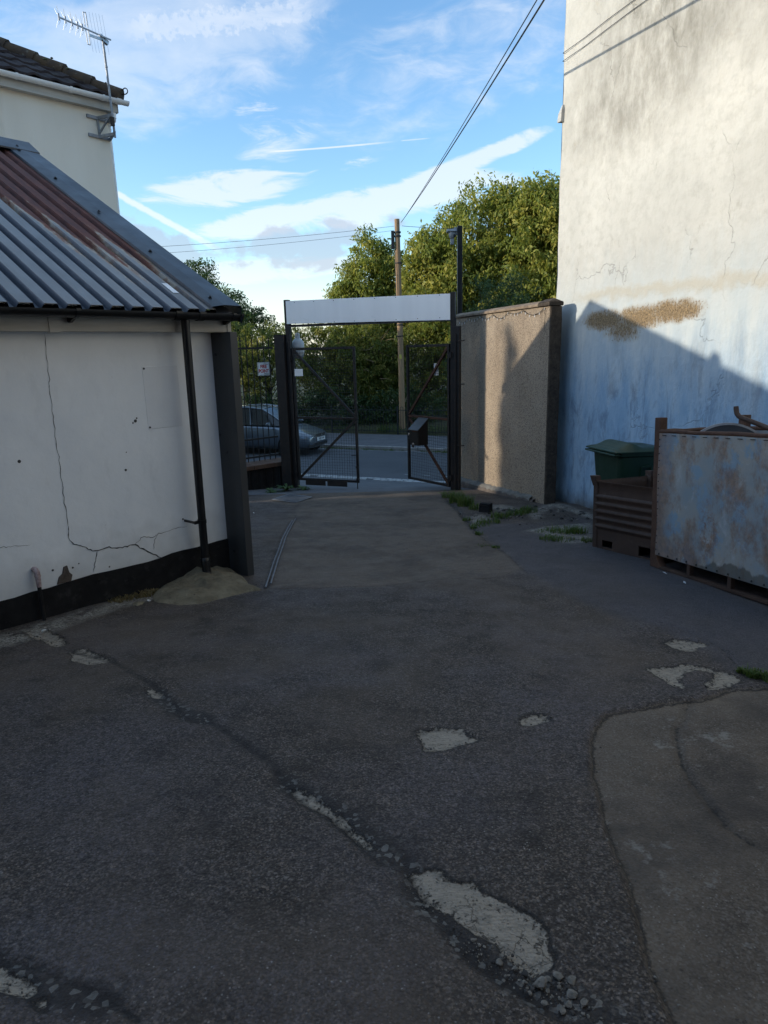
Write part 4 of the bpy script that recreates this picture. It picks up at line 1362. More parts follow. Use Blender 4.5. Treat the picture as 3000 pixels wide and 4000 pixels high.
def build_aerial():
    a = thing('television_aerial', 'metal television aerial on a leaning mast bracketed to the cream house', 'aerial', (-4.613, 13.0, -0.181), 46)
    a.scale = (1.1207, 1.1207, 1.1207)
    k = 1.0
    # wall bracket: two arms out from two rails, a post and braces
    m = MB()
    for z in (5.06, 4.80):
        m.beam((-0.34, -0.016, z), (0.0, -0.016, z - 0.012), 0.03, 0.045)
        m.beam((-0.17, -0.02, z - .004), (-0.075, -0.30, z - .006), 0.035, 0.04)
    m.beam((-0.18, -0.02, 5.06), (-0.17, -0.02, 4.80), 0.035, 0.025)
    m.beam((-0.175, -0.03, 4.84), (-0.09, -0.26, 5.05), 0.022, 0.022)
    m.beam((0.0, -0.02, 5.05), (-0.075, -0.28, 5.055), 0.03, 0.04)
    m.beam((-0.005, -0.02, 4.79), (-0.075, -0.28, 4.795), 0.03, 0.03)
    m.build('wall_bracket', M_GALV, a)
    base = Vector((-0.075, -0.32, 4.74))
    top = Vector((-0.105, -0.32, 6.04))
    m = MB()
    m.tube([base, base.lerp(top, .5), top], 0.0165, 12)
    for t in (0.06, 0.24, 0.40, 0.55, 0.73):
        p = base.lerp(top, t)
        m.lathe([(0.0165, -.012), (0.021, -.01), (0.021, .01), (0.0165, .012)], 12, p)
    m.build('mast', M_GALV, a, smooth=40)
    m = MB()
    m.box(-0.145, -0.095, -0.40, -0.35, 4.88, 5.00)
    m.tube([(-0.12, -0.375, 4.88), (-0.125, -0.38, 4.82), (-0.10, -0.36, 4.81), (-0.09, -0.35, 4.76)], 0.005, 6)
    m.build('splitter_box', M_PLBLK, a, bevel=0.004)
    # boom pointing away to the left, gently
    b0 = top + Vector((0.10, -0.05, 0.01))
    b1 = top + Vector((-0.665, -0.10, 0.075))
    m = MB()
    m.beam(b0, b1, 0.017, 0.017)
    m.beam(top + Vector((0.07, -0.0, -0.03)), top + Vector((-0.06, -0.03, 0.03)), 0.045, 0.06)
    m.beam(top + Vector((-0.05, -0.05, -0.02)), top + Vector((-0.30, -0.20, -0.075)), 0.012, 0.035)
    m.build('boom', M_ALU, a)
    for t in (0.995, 0.875, 0.755, 0.65, 0.56):
        p = b0.lerp(b1, t)
        m = MB()
        for sx in (-1, 1):
            m.tube([p + Vector((0, 0.0, 0.015 * sx)), p + Vector((-0.012 * sx, -0.02, 0.05 * sx)), p + Vector((-0.03, -0.04, 0.115 * sx))], 0.0022, 5)
            m.tube([p + Vector((0, 0.0, 0.015 * sx)), p + Vector((-0.01, 0.03, 0.05 * sx)), p + Vector((-0.02, 0.06, 0.115 * sx))], 0.0022, 5)
        m.beam(p + Vector((0, 0, -0.04)), p + Vector((0, 0, 0.045)), 0.016, 0.02, (1, 0, 0))
        m.build('director', M_ALU, a)
    p = b0.lerp(b1, 0.49)
    m = MB()
    for sz in (1, -1):
        z0, z1 = 0.02 * sz, 0.20 * sz
        for dx in (-0.018, 0.018):
            m.beam(p + Vector((dx, -0.02, z0)), p + Vector((dx - 0.01 * sz, -0.02, z1)), 0.009, 0.009, (1, 0, 0))
        m.beam(p + Vector((-0.022 - 0.01 * sz, -0.02, z1)), p + Vector((0.022 - 0.01 * sz, -0.02, z1)), 0.009, 0.009)
    m.build('dipole', M_ALU, a)
    m = MB()
    p = b0.lerp(b1, 0.2)
    for k in range(6):
        q = p + Vector((-0.19 + 0.042 * k, -0.03 - 0.012 * k, 0.0))
        m.tube([q + Vector((-0.015, 0, 0.24)), q + Vector((0.03, 0, -0.26))], 0.0018, 5)
    m.build('reflector', M_ALU, a)


build_aerial()


# ------------------------------------------------------------------ tall rendered building on the right
def build_gable():
    b = thing('rendered_building', 'tall building with stained cream and blue rendered side wall beside the containers', 'building', (2.597, 10.33, 0), -73.9)
    m = MB()
    L, D, Ht = 15.0, 8.0, 9.2
    rng = np.random.default_rng(4)
    xs = np.linspace(0, L, 121)
    zs = np.linspace(-1.6, Ht, 91)
    rows = []
    ph = rng.uniform(0, 6.28, 14)
    fq = rng.uniform(0.5, 5, 14)
    an = rng.uniform(0, 3.14, 14)
    for z in zs:
        row = []
        for x in xs:
            w = sum(math.sin((x * math.cos(an[k]) + z * math.sin(an[k])) * fq[k] + ph[k]) / fq[k] for k in range(14)) * 0.0045
            edge = (0.012 * math.sin(z * 3.1) + 0.008 * math.sin(z * 7.7 + 1)) if x == 0 else 0
            row.append((x + edge, 0.002 + (w if 0 < x else 0), z))
        rows.append(row)
    m.grid(rows)
    # note: +y of the local frame points into the building
    m.add([(0, 0, -1.6), (0, D, -1.6), (0, D, Ht), (0, 0, Ht), (L, 0, -1.6), (L, D, -1.6), (L, D, Ht), (L, 0, Ht)],
          [(0, 1, 2, 3), (4, 7, 6, 5), (1, 5, 6, 2)])
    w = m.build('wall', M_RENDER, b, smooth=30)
    m = MB()
    m.add([(-0.1, -0.12, Ht + .003), (L + .1, -0.12, Ht + .003), (L + .1, D + .1, Ht + .003), (-.1, D + .1, Ht + .003), (-0.1, D / 2, Ht + 2.6), (L + .1, D / 2, Ht + 2.6)],
          [(0, 1, 5, 4), (2, 3, 4, 5), (0, 4, 3), (1, 2, 5), (0, 3, 2, 1)])
    m.build('roof', M_TILE, b)
    m = MB()
    m.add([(-0.09, -0.03, 4.52), (0.05, -0.055, 4.50), (0.06, -0.05, 4.66), (0.045, -0.03, 4.72), (-0.085, -0.02, 4.63), (-0.03, 0.1, 4.5), (0.05, 0.1, 4.5), (0.05, 0.1, 4.7), (-0.05, 0.1, 4.66), (-.09, .05, 4.53)],
          [(0, 1, 2, 3, 4), (0, 9, 5, 6, 1), (1, 6, 7, 2), (2, 7, 3), (3, 7, 8, 4), (4, 8, 5, 9, 0), (5, 8, 7, 6)])
    m.build('corbel_stone', M_FASCIA, b, bevel=0.012)
    for z in (5.352, 5.255):
        m = MB()
        pts = [(0.012, 0.35, z + 0.0), (-0.018, 0.05, z), (0.0, -0.022, z)]
        for k in range(1, 31):
            x = k * 0.5
            pts.append((x, -0.0085 - 0.001 * math.sin(k * 2.1 + z), z - 0.013 * x + 0.006 * math.sin(k * 1.7 + z * 9)))
        m.tube(pts, 0.0038, 6)
        m.build('cable', M_PLBLK, b)


build_gable()


# ------------------------------------------------------------------ pebbledashed yard wall between gate and building
def build_yardwall():
    w = thing('pebbledash_wall', 'brown pebbledashed wall with concrete coping between the gate and the tall building', 'wall', (2.375, 9.763, 0), -73.9 + 180)
    # local x runs away towards the gate, local y to the left of that
    L = 3.42
    m = MB()
    m.box(0.0, L, -0.175, 0.0, -1.6, 2.045)
    m.build('wall_panel', M_PEBBLE, w, bevel=0.006)
    m = MB()
    m.extr([(0.040, 2.05), (0.040, 2.088), (-0.075, 2.135), (-0.185, 2.088), (-0.185, 2.05)], 0.02, L + 0.04)
    m.build('coping', M_COPING, w, bevel=0.008)
    m = MB()
    rows = []
    random.seed(6)
    for k in range(40):
        z = -1.4 + 3.44 * k / 39
        rows.append([(0.0, 0.004, z), (-0.028 + random.uniform(-.006, .006), -0.002 + random.uniform(-.006, .004), z), (-0.03 + random.uniform(-.008, .008), -0.085, z),
                     (-0.028 + random.uniform(-.006, .006), -0.172, z), (0.0, -0.177, z)])
    m.grid(rows)
    m.build('end_face', M_PEBBLE_SHADED, w, smooth=60)
    m = MB()
    m.box(-0.042, 0.28, -0.19, 0.043, 2.047, 2.100)
    m.add([(-0.042, -0.19, 2.100), (0.28, -0.19, 2.100), (0.28, 0.043, 2.100), (-0.042, 0.043, 2.100), (0.02, -0.075, 2.155), (0.28, -0.075, 2.150)],
          [(0, 1, 5, 4), (1, 2, 5), (2, 3, 4, 5), (3, 0, 4)])
    m.build('pillar_cap', M_PEBBLE_SHADED, w, bevel=0.012)
    # battered base with a crumbling ledge
    m = MB()
    rows = []
    random.seed(2)
    for k in range(25):
        t = k / 24
        x = 0.25 + (L - 0.25) * t
        zt = -0.77 - 0.19 * t + random.uniform(-.012, .012)
        d = 0.05 + 0.15 * t + random.uniform(-.01, .01)
        rows.append([(x, 0.0, zt + 0.02), (x, d * 0.8, zt), (x, d, zt - 0.04), (x, d + 0.06, -1.5)])
    m.grid(rows)
    pl = m.build('base_plinth', M_PLINTH, w, smooth=50)
    m = MB()
    rows = []
    for k in range(40):
        t = k / 39
        x = 0.35 + (L - 0.36) * t
        zt = -0.765 - 0.19 * t + random.uniform(-.008, .008)
        d = 0.05 + 0.12 * t + random.uniform(-.022, .012)
        rows.append([(x, -0.0, zt + 0.045 + random.uniform(-.012, .012)), (x, d * 0.6, zt + 0.03), (x, d, zt - 0.006), (x, d * 0.92, zt - 0.035)])
    m.grid(rows)
    m.build('mortar_ledge', M_LEDGE, pl, smooth=50)
    # unlit string of lights hung below the coping
    s = thing('light_string', 'unlit string of small lights drooping under the wall coping', 'fairy lights', (2.375, 9.763, 0), -73.9 + 180)
    pts = []
    random.seed(9)
    hooks = [0.12, 0.75, 1.25, 1.8, 2.3, 2.8, 3.3]
    for a, c in zip(hooks[:-1], hooks[1:]):
        for k in range(9):
            t = k / 9
            pts.append((a + (c - a) * t, 0.018, 2.03 - (0.06 + 0.03 * math.sin(a * 7)) * 4 * t * (1 - t)))
    m = MB()
    m.tube(pts, 0.0045, 5)
    m.tube([(0.12, 0.018, 2.03), (0.10, 0.018, 1.93), (0.11, 0.018, 1.80), (0.08, 0.022, 1.70)], 0.004, 5)
    m.build('cord', M_PLBLK, s)
    for p in pts[::2]:
        m = MB()
        m.tube([p, (p[0] + random.uniform(-.01, .01), p[1] + .006, p[2] - 0.035)], [0.005, 0.003], 5)
        m.build('bulb', M_PLATE, s)


build_yardwall()

# ------------------------------------------------------------------ gateway, sign and gates
GL = (-1.68, 12.92, 0)
GROT = -20.87


def text_mesh(name, body, size, m, parent, loc, rot=(90, 0, 0), bold=0.0, sx=1.0):
    cu = bpy.data.curves.new(name, 'FONT')
    cu.body = body
    cu.size = size
    cu.align_x = 'CENTER'
    cu.align_y = 'CENTER'
    cu.offset = bold
    cu.extrude = 0.0006
    o = bpy.data.objects.new(name, cu)
    COL.objects.link(o)
    dg = bpy.context.evaluated_depsgraph_get()
    me = bpy.data.meshes.new_from_object(o.evaluated_get(dg))
    bpy.data.objects.remove(o)
    me.materials.clear()
    me.materials.append(m)
    q = bpy.data.objects.new(name, me)
    COL.objects.link(q)
    q.parent = parent
    q.location = loc
    q.rotation_euler = [R(v) for v in rot]
    q.scale = (sx, 1, 1)
    return q


def build_gateway():
    g = thing('gateway_frame', 'black steel gate posts carrying the white board over the yard entrance', 'gateway', GL, GROT)
    m = MB()
    m.box(-0.045, 0.045, -0.045, 0.045, -1.7, 2.44)
    m.build('post', M_GATE, g, bevel=0.004)
    m = MB()
    m.box(3.09, 3.17, -0.04, 0.04, -1.7, 2.42)
    m.build('post', M_GATE, g, bevel=0.004)
    m = MB()
    m.box(-0.265, -0.05, -0.09, 0.09, -1.6, 1.82).box(-0.275, -0.046, -0.10, 0.10, 1.82, 1.828).box(-0.10, -0.05, -0.12, -0.09, -1.5, 1.70)
    m.build('box_post', M_GATE, g, bevel=0.005)
    m = MB()
    m.box(3.172, 3.255, -0.06, 0.06, -1.6, 1.87).box(3.172, 3.20, -0.085, -0.06, -1.5, 1.75)
    m.build('box_post', M_GATE, g, bevel=0.005)
    m = MB()
    m.box(0.045, 3.09, -0.02, 0.02, 1.965, 2.0).box(0.045, 3.09, -0.02, 0.02, 2.36, 2.40)
    m.build('head_rail', M_GATE, g)
    for x, zs in ((0.03, (1.40, -0.75)), (3.10, (1.40, -0.72))):
        for z in zs:
            m = MB()
            m.lathe([(0.02, z - 0.05), (0.02, z + 0.05)], 10, (x, -0.055, 0)).box(x - 0.03, x + 0.03, -0.06, -0.04, z - 0.02, z + 0.02)
            m.build('hinge', M_GATE, g)
    for z in (1.62, 0.9, -0.15):
        m = MB()
        m.beam((3.16, -0.07, z), (3.34, -0.05, z + 0.01), 0.03, 0.02)
        m.build('wall_tie', M_GATE, g)
    s = thing('sign_board', 'long blank white board fixed across the top of the gateway', 'sign board', GL, GROT)
    m = MB()
    m.add([(0.0, -0.05, 2.015), (3.09, -0.05, 1.972), (3.09, -0.05, 2.395), (0.0, -0.05, 2.418), (0.0, -0.025, 2.015), (3.09, -0.025, 1.972), (3.09, -0.025, 2.395), (0, -0.025, 2.418)],
          [(0, 1, 2, 3), (5, 4, 7, 6), (4, 5, 1, 0), (3, 2, 6, 7), (0, 3, 7, 4), (1, 5, 6, 2)])
    m.build('board', M_SIGN, s, bevel=0.002)
    m = MB()
    m.box(-0.012, 3.10, -0.052, -0.02, 1.955, 1.972)
    for k in range(8):
        for z in (2.0, 2.385):
            m.lathe([(0.0001, -0.0545), (0.007, -0.054), (0.007, -0.05)], 8, (0.18 + k * 0.39, 0, z - 0.008 * k / 8 + (0.02 if z < 2.1 else 0.0)), 'y')
    m.build('rivets_and_trim', M_SCREW, s)


build_gateway()


def mesh_panel(x0, x1, z0, z1, y, sx, sz, bulge=0.0):
    m = MB()
    r = 0.0024
    nx = int(round((x1 - x0) / sx))
    nz = int(round((z1 - z0) / sz))
    for i in range(1, nx):
        x = x0 + (x1 - x0) * i / nx
        pts = [(x + 0.004 * math.sin(i * 2.3 + k), y + bulge * math.sin(math.pi * k / 6), z0 + (z1 - z0) * k / 6) for k in range(7)]
        m.tube(pts, r, 3, caps=False)
    for j in range(1, nz):
        z = z0 + (z1 - z0) * j / nz
        pts = [(x0 + (x1 - x0) * k / 6, y + 0.003 + bulge * math.sin(math.pi * j / nz), z + 0.006 * math.sin(j * 1.7 + k * .8)) for k in range(7)]
        m.tube(pts, r, 3, caps=False)
    return m


def gate_leaf(name, label, loc, rz, W, flip, mats):
    """leaf in the local xz plane, hinge at x = 0"""
    t = thing(name, label, 'gate', loc, rz)
    zt, zm, zb = 1.585, 0.30, -0.90
    w = 0.045
    for x in (w / 2, W - w / 2):
        m = MB()
        m.box(x - w / 2, x + w / 2, -w / 2, w / 2, zb, zt)
        m.build('stile', M_GATE, t, bevel=0.003)
    for z, k in ((zt - w / 2, 0), (zm, 1), (zb + w / 2, 0)):
        m = MB()
        m.box(w + 0.001, W - w - 0.001, -w / 2 + 0.003, w / 2 - 0.003, z - w / 2, z + w / 2)
        m.build('rail', mats[k], t, bevel=0.003)
    m = MB()
    m.beam((w, 0.0, zt - w * 1.2), (W - w, 0.0, zm + w * 0.8), 0.034, 0.042)
    m.build('brace', mats[1], t)
    m = MB()
    m.beam((W - w, 0.0, zm - w * 0.8), (w, 0.0, zb + w * 1.2), 0.034, 0.042)
    m.build('brace', mats[1], t)
    s = 1 if flip else -1
    mesh_panel(w, W - w, zm, zt - w, -s * 0.026, 0.052, 0.052).build('wire_mesh', M_WIRE, t, fixn=False)
    mesh_panel(w, W - w, zb + w, zm, -s * 0.026, 0.052, 0.052, 0.012).build('wire_mesh', M_WIRE, t, fixn=False)
    return t


def build_gates():
    a = gate_leaf('gate', 'left gate leaf of black bars and wire mesh, closed across the entrance', (GL[0] + 0.05 * math.cos(R(GROT)), GL[1] + 0.05 * math.sin(R(GROT)), 0), GROT, 1.27, False, (M_GATE, M_GATE))
    for x0, x1 in ((0.16, 0.58), (0.62, 1.03)):
        m = MB()
        m.box(x0, x1, -0.03, -0.018, -0.985, -0.875)
        m.build('bottom_guard', M_GATE, a)
    m = MB()
    m.tube([(1.245, -0.03, -0.35), (1.245, -0.03, -1.10)], 0.010, 8)
    m.tube([(1.245, -0.03, -0.38), (1.15, -0.06, -0.38)], 0.008, 6)
    m.box(1.225, 1.265, -0.045, -0.02, -0.62, -0.58).box(1.225, 1.265, -0.045, -0.02, -0.85, -0.81)
    m.build('drop_bolt', M_GATE, a)
    m = MB()
    m.tube([(1.25, -0.02, 0.30), (1.30, -0.02, 0.30)], 0.012, 8)
    m.build('latch', M_GATE, a)
    p = MB()
    p.box(0.055, 0.225, -0.044, -0.040, 1.075, 1.205)
    p.build('blank_notice', M_PLATE, a)
    r = gate_leaf('gate', 'right gate leaf with rusty braces, swung outward beside the pebbledash wall', (1.19, 11.83, 0), 127.0, 1.16, True, (M_GATE, M_GRUST))
    p = MB()
    p.box(0.34, 0.455, -0.040, -0.036, 1.05, 1.255)
    q = p.build('blank_notice', M_PLATE, r)
    # letter box with a sloping lid on the yard side of the leaf
    b = thing('letter_box', 'black metal post box with sloping lid fixed to the right gate leaf', 'post box', (1.19, 11.83, 0), 127.0)
    m = MB()
    m.extr([(0.024, -0.19), (0.25, -0.19), (0.25, 0.10), (0.024, 0.27)], 0.56, 0.82)
    m.build('body', M_PLBLK, b, bevel=0.006)
    m = MB()
    m.extr([(0.018, 0.292), (0.275, 0.092), (0.275, 0.078), (0.018, 0.276)], 0.55, 0.83)
    m.build('lid', M_CLAD, b, bevel=0.003)
    m = MB()
    m.box(0.57, 0.73, 0.251, 0.262, 0.055, 0.075)
    m.build('flap', M_GRUST, b)
    m = MB()
    m.box(0.58, 0.72, 0.2505, 0.256, -0.17, 0.04)
    m.build('door', M_PLBLK, b, bevel=0.002)
    k = thing('padlock', 'open padlock hanging below the post box', 'padlock', (1.19, 11.83, 0), 127.0)
    m = MB()
    m.box(0.665, 0.715, 0.262, 0.285, -0.225, -0.18)
    m.build('lock_body', M_INK, k, bevel=0.004)
    m = MB()
    m.tube([(0.69 + 0.022 * math.cos(t), 0.27, -0.18 + 0.034 * math.sin(t)) for t in np.linspace(0, math.pi, 9)], 0.006, 8)
    m.build('shackle', M_ALU, k)
    k = thing('padlock', 'padlock hooked over the free stile of the right gate leaf', 'padlock', (1.19, 11.83, 0), 127.0)
    m = MB()
    m.box(1.06, 1.105, 0.03, 0.055, -0.13, -0.06)
    m.build('lock_body', M_INK, k, bevel=0.004)
    m = MB()
    m.tube([(1.082 + 0.02 * math.cos(t), 0.042, -0.06 + 0.045 * math.sin(t)) for t in np.linspace(0, math.pi, 9)], 0.006, 8)
    m.build('shackle', M_ALU, k)


build_gates()


def build_front_fence():
    w = thing('low_wall', 'low wall clad in black sheet with brown coping left of the gate', 'wall', (-1.87, 13.25, 0), 42)
    m = MB()
    prof = []
    x = 0.12
    while x > -5:
        prof += [(x, 0.0), (x - 0.10, 0.0), (x - 0.12, 0.02), (x - 0.15, 0.02), (x - 0.17, 0.0)]
        x -= 0.17
    m.grid([[(px, py, z) for px, py in prof] for z in (-1.75, -0.645)])
    m.box(-5, 0.12, 0.03, 0.42, -1.75, -0.65)
    m.build('cladding', M_BLACK, w, fixn=False)
    m = MB()
    random.seed(3)
    x = 0.10
    while x > -5:
        L = random.uniform(0.42, 0.5)
        m.box(x - L, x - 0.006, -0.055 + random.uniform(-.006, .006), 0.47, -0.645 + random.uniform(-.004, .004), -0.565)
        x -= L
    m.build('coping', M_GRUST if False else worn('brown_coping', (0.085, 0.052, 0.038), (0.125, 0.082, 0.060), 5, 0.85, 0.004, 40, 0.15), w, bevel=0.008)
    f = thing('spiked_railing', 'black spiked railing standing on the low wall left of the gate', 'railing', (-1.87, 13.25, 0), 42)
    for z in (1.60, -0.12, -0.47):
        m = MB()
        m.box(-4.9, 0.02, 0.33, 0.37, z - 0.018, z + 0.018)
        m.build('rail', M_GATE, f)
    x = -0.06
    while x > -3.2:
        m = MB()
        m.tube([(x, 0.35, -0.56), (x, 0.35, 1.76), (x, 0.35, 1.84)], [0.0095, 0.0095, 0.001], 6)
        m.build('bar', M_GATE, f)
        x -= 0.125
    s = thing('fire_point_sign', 'small white sign with red FIRE POINT lettering on the railing', 'sign', (-1.87, 13.25, 0), 42)
    m = MB()
    m.box(-0.36, -0.095, 0.318, 0.324, 1.085, 1.335)
    m.build('plate', M_PLATE, s)
    m = MB()
    x0, x1, z0, z1, e = -0.352, -0.103, 1.093, 1.327, 0.005
    for a, b, c, d in ((x0, x1, z0, z0 + e), (x0, x1, z1 - e, z1), (x0, x0 + e, z0 + e, z1 - e), (x1 - e, x1, z0 + e, z1 - e)):
        m.box(a, b, 0.3165, 0.318, c, d)
    m.build('border', M_INK, s)
    text_mesh('lettering', 'FIRE', 0.088, M_RED, s, (-0.228, 0.317, 1.252), bold=0.003, sx=0.92)
    text_mesh('lettering', 'POINT', 0.088, M_RED, s, (-0.228, 0.317, 1.168), bold=0.003, sx=0.86)
    for z, a in ((1.300, -6), (1.117, -4)):
        m = MB()
        m.beam((-0.225, 0.312, z + 0.004), (-0.12, 0.312, z - 0.004), 0.006, 0.007)
        m.build('cable_tie', M_INK, s)
    d = thing('dome_fitting', 'white rounded dome fitting behind the left gate post', 'fitting', (-1.545, 13.15, 0), GROT)
    m = MB()
    m.lathe([(0.001, 1.86), (0.035, 1.855), (0.045, 1.82), (0.043, 1.77), (0.06, 1.75), (0.09, 1.72), (0.115, 1.68), (0.12, 1.62), (0.122, 1.60), (0.112, 1.597), (0.115, 1.55), (0.117, 1.50),
             (0.108, 1.497), (0.100, 1.44), (0.075, 1.40), (0.001, 1.385)], 20)
    m.build('shell', worn('grey_white_plastic', (0.50, 0.52, 0.53), (0.42, 0.44, 0.45), 6, 0.5, 0), d, smooth=50)
    m = MB()
    m.beam((-0.02, -0.03, 1.60), (-0.13, -0.13, 1.60), 0.04, 0.04)
    m.build('arm', M_GATE, d)


build_front_fence()


# ------------------------------------------------------------------ containers and bin
def frame(o, ang, slope_x, slope_y):
    x = Vector((math.cos(R(ang)), math.sin(R(ang)), slope_x)).normalized()
    y = Vector((-math.sin(R(ang)), math.cos(R(ang)), slope_y))
    y = (y - x * y.dot(x)).normalized()
    z = x.cross(y)
    M = Matrix((x, y, z)).transposed().to_4x4()
    M.translation = Vector(o)
    return M


def build_big_stillage():
    M = frame((2.452, 5.835, -0.462), -74, 0.078, -0.022)
    t = thing('metal_stillage', 'large scraped grey steel container with rusty posts and rim at the right', 'container', matrix=M)
    L, D, H = 1.75, 0.90, 1.215
    for x, y in ((0, 0), (0, D), (L, 0), (L, D)):
        m = MB()
        w = 0.075
        m.box(x - w / 2, x + w / 2, y - w / 2 + .002, y + w / 2, 0.0, H + 0.12)
        m.build('corner_post', M_RUSTST, t, bevel=0.005)
    def panel(a, b):
        a, b = Vector(a), Vector(b)
        m = MB()
        m.beam((a.x, a.y, (0.12 + H) / 2), (b.x, b.y, (0.12 + H) / 2), 0.012, H - 0.12)
        return m
    m = MB()
    n = 24
    rows = []
    for j in range(13):
        z = 0.118 + (H - 0.13) * j / 12
        rows.append([(0.032 + (L - 0.06) * i / n, -0.038 + 0.006 * math.sin(i * 1.1 + j * .6) * math.sin(math.pi * j / 12), z) for i in range(n + 1)])
    m.grid(rows)
    rows2 = [[(p[0], p[1] + 0.006, p[2]) for p in r_] for r_ in rows]
    m.grid([r_[::-1] for r_ in rows2])
    front = m.build('front_panel', M_SKIN, t, smooth=60, fixn=False)
    for a, b in (((0.0, 0.04), (0.0, D - 0.04)), ((0.04, D), (L - 0.04, D)), ((L, 0.04), (L, D - 0.04))):
        panel((a[0], a[1], 0), (b[0], b[1], 0)).build('side_panel', M_SKIN, t)
    m = MB()
    m.box(0.03, L - 0.03, 0.01, D - 0.01, 0.12, 0.14)
    m.build('floor_sheet', M_STILL, t)
    for a, b in (((0.03, -0.025), (L, -0.025)), ((0.0, 0.035), (0.0, D - 0.03)), ((0.035, D), (L, D)), ((L, 0.03), (L, D - 0.03))):
        m = MB()
        pts = [(a[0] + (b[0] - a[0]) * k / 8, a[1] + (b[1] - a[1]) * k / 8, H + 0.004 * math.sin(k * 2.1)) for k in range(9)]
        m.tube(pts, 0.019, 10)
        m.build('rim_tube', M_RUSTST, t, smooth=50)
    m = MB()
    random.seed(8)
    for k in range(17):
        m.lathe([(0.0001, -0.0475), (0.0045, -0.047), (0.006, -0.043)], 8, (0.048 + random.uniform(-.002, .002), 0, 0.17 + k * 0.061), 'y')
    for k in range(15):
        m.lathe([(0.0001, -0.049), (0.006, -0.048), (0.008, -0.042)], 8, (0.09 + k * 0.115, 0, 0.137), 'y')
    for k in range(14):
        m.box(0.08 + k * 0.12, 0.125 + k * 0.12, -0.0455, -0.041, H - 0.034, H - 0.028)
    m.build('rivets', M_SCREW, front)
    m = MB()
    m.add([(0.038, -0.037, 0.0), (0.075, -0.037, 0.0), (0.105, -0.037, 0.02), (0.06, -0.037, 0.075), (0.045, -0.037, 0.115), (0.038, -0.037, 0.115)] +
          [(0.038, 0.03, 0.0), (0.075, 0.03, 0.0), (0.105, 0.03, 0.02), (0.06, 0.03, 0.075), (0.045, 0.03, 0.115), (0.038, 0.03, 0.115)],
          [(0, 1, 2, 3, 4, 5), (11, 10, 9, 8, 7, 6)] + [(i, (i + 1) % 6, 6 + (i + 1) % 6, 6 + i) for i in range(6)])
    m.build('foot_gusset', M_RUSTST, t)
    for y in (-0.012, D / 2, D):
        m = MB()
        m.beam((0.09, y, 0.012), (L, y, 0.012), 0.055, 0.022)
        m.build('runner', M_STILL, t)
        for x in (0.45, 0.9, 1.35):
            m = MB()
            m.box(x - 0.018, x + 0.018, y - 0.02, y + 0.02, 0.024, 0.117)
            m.build('spacer', M_STILL, t)
    d = thing('metal_disc', 'round grey metal disc standing inside the large container', 'disc', matrix=Matrix.Translation(M @ Vector((0.375, 0.37, 1.285)) - Vector((0, 0.02, 0.36))) @ Matrix.Rotation(R(-15.7), 4, 'Z') @ Matrix.Rotation(R(-4), 4, 'X'))
    m = MB()
    m.lathe([(0.001, 0.006), (0.342, 0.006), (0.342, -0.012), (0.001, -0.012)], 64, axis='y')
    m.build('face', M_DISC, d)
    m = MB()
    m.lathe([(0.342, -0.016), (0.36, -0.012), (0.36, 0.012), (0.342, 0.014)], 64, axis='y')
    m.build('edge_band', M_GALV, d, smooth=40)
    p = thing('bent_pipe', 'dark rusty pipe with a crooked end leaning out of the large container', 'pipe', matrix=M)
    m = MB()
    pts = [(0.44, 0.38, 1.42), (0.442, 0.38, 1.40), (0.452, 0.38, 1.362), (0.475, 0.38, 1.338), (0.52, 0.38, 1.322), (0.65, 0.39, 1.283), (0.80, 0.40, 1.235), (1.35, 0.45, 1.06)]
    m.tube(pts, [0.019, 0.021, 0.0205, 0.0205, 0.02, 0.02, 0.02, 0.02], 12)
    m.build('tube', M_STILL, p, smooth=60)
    b = thing('scrap_board', 'pale board lying inside the large container', 'board', matrix=M)
    m = MB()
    m.beam((0.62, 0.62, 1.12), (1.5, 0.70, 1.16), 0.02, 0.3)
    m.build('sheet', M_KERB, b)


build_big_stillage()


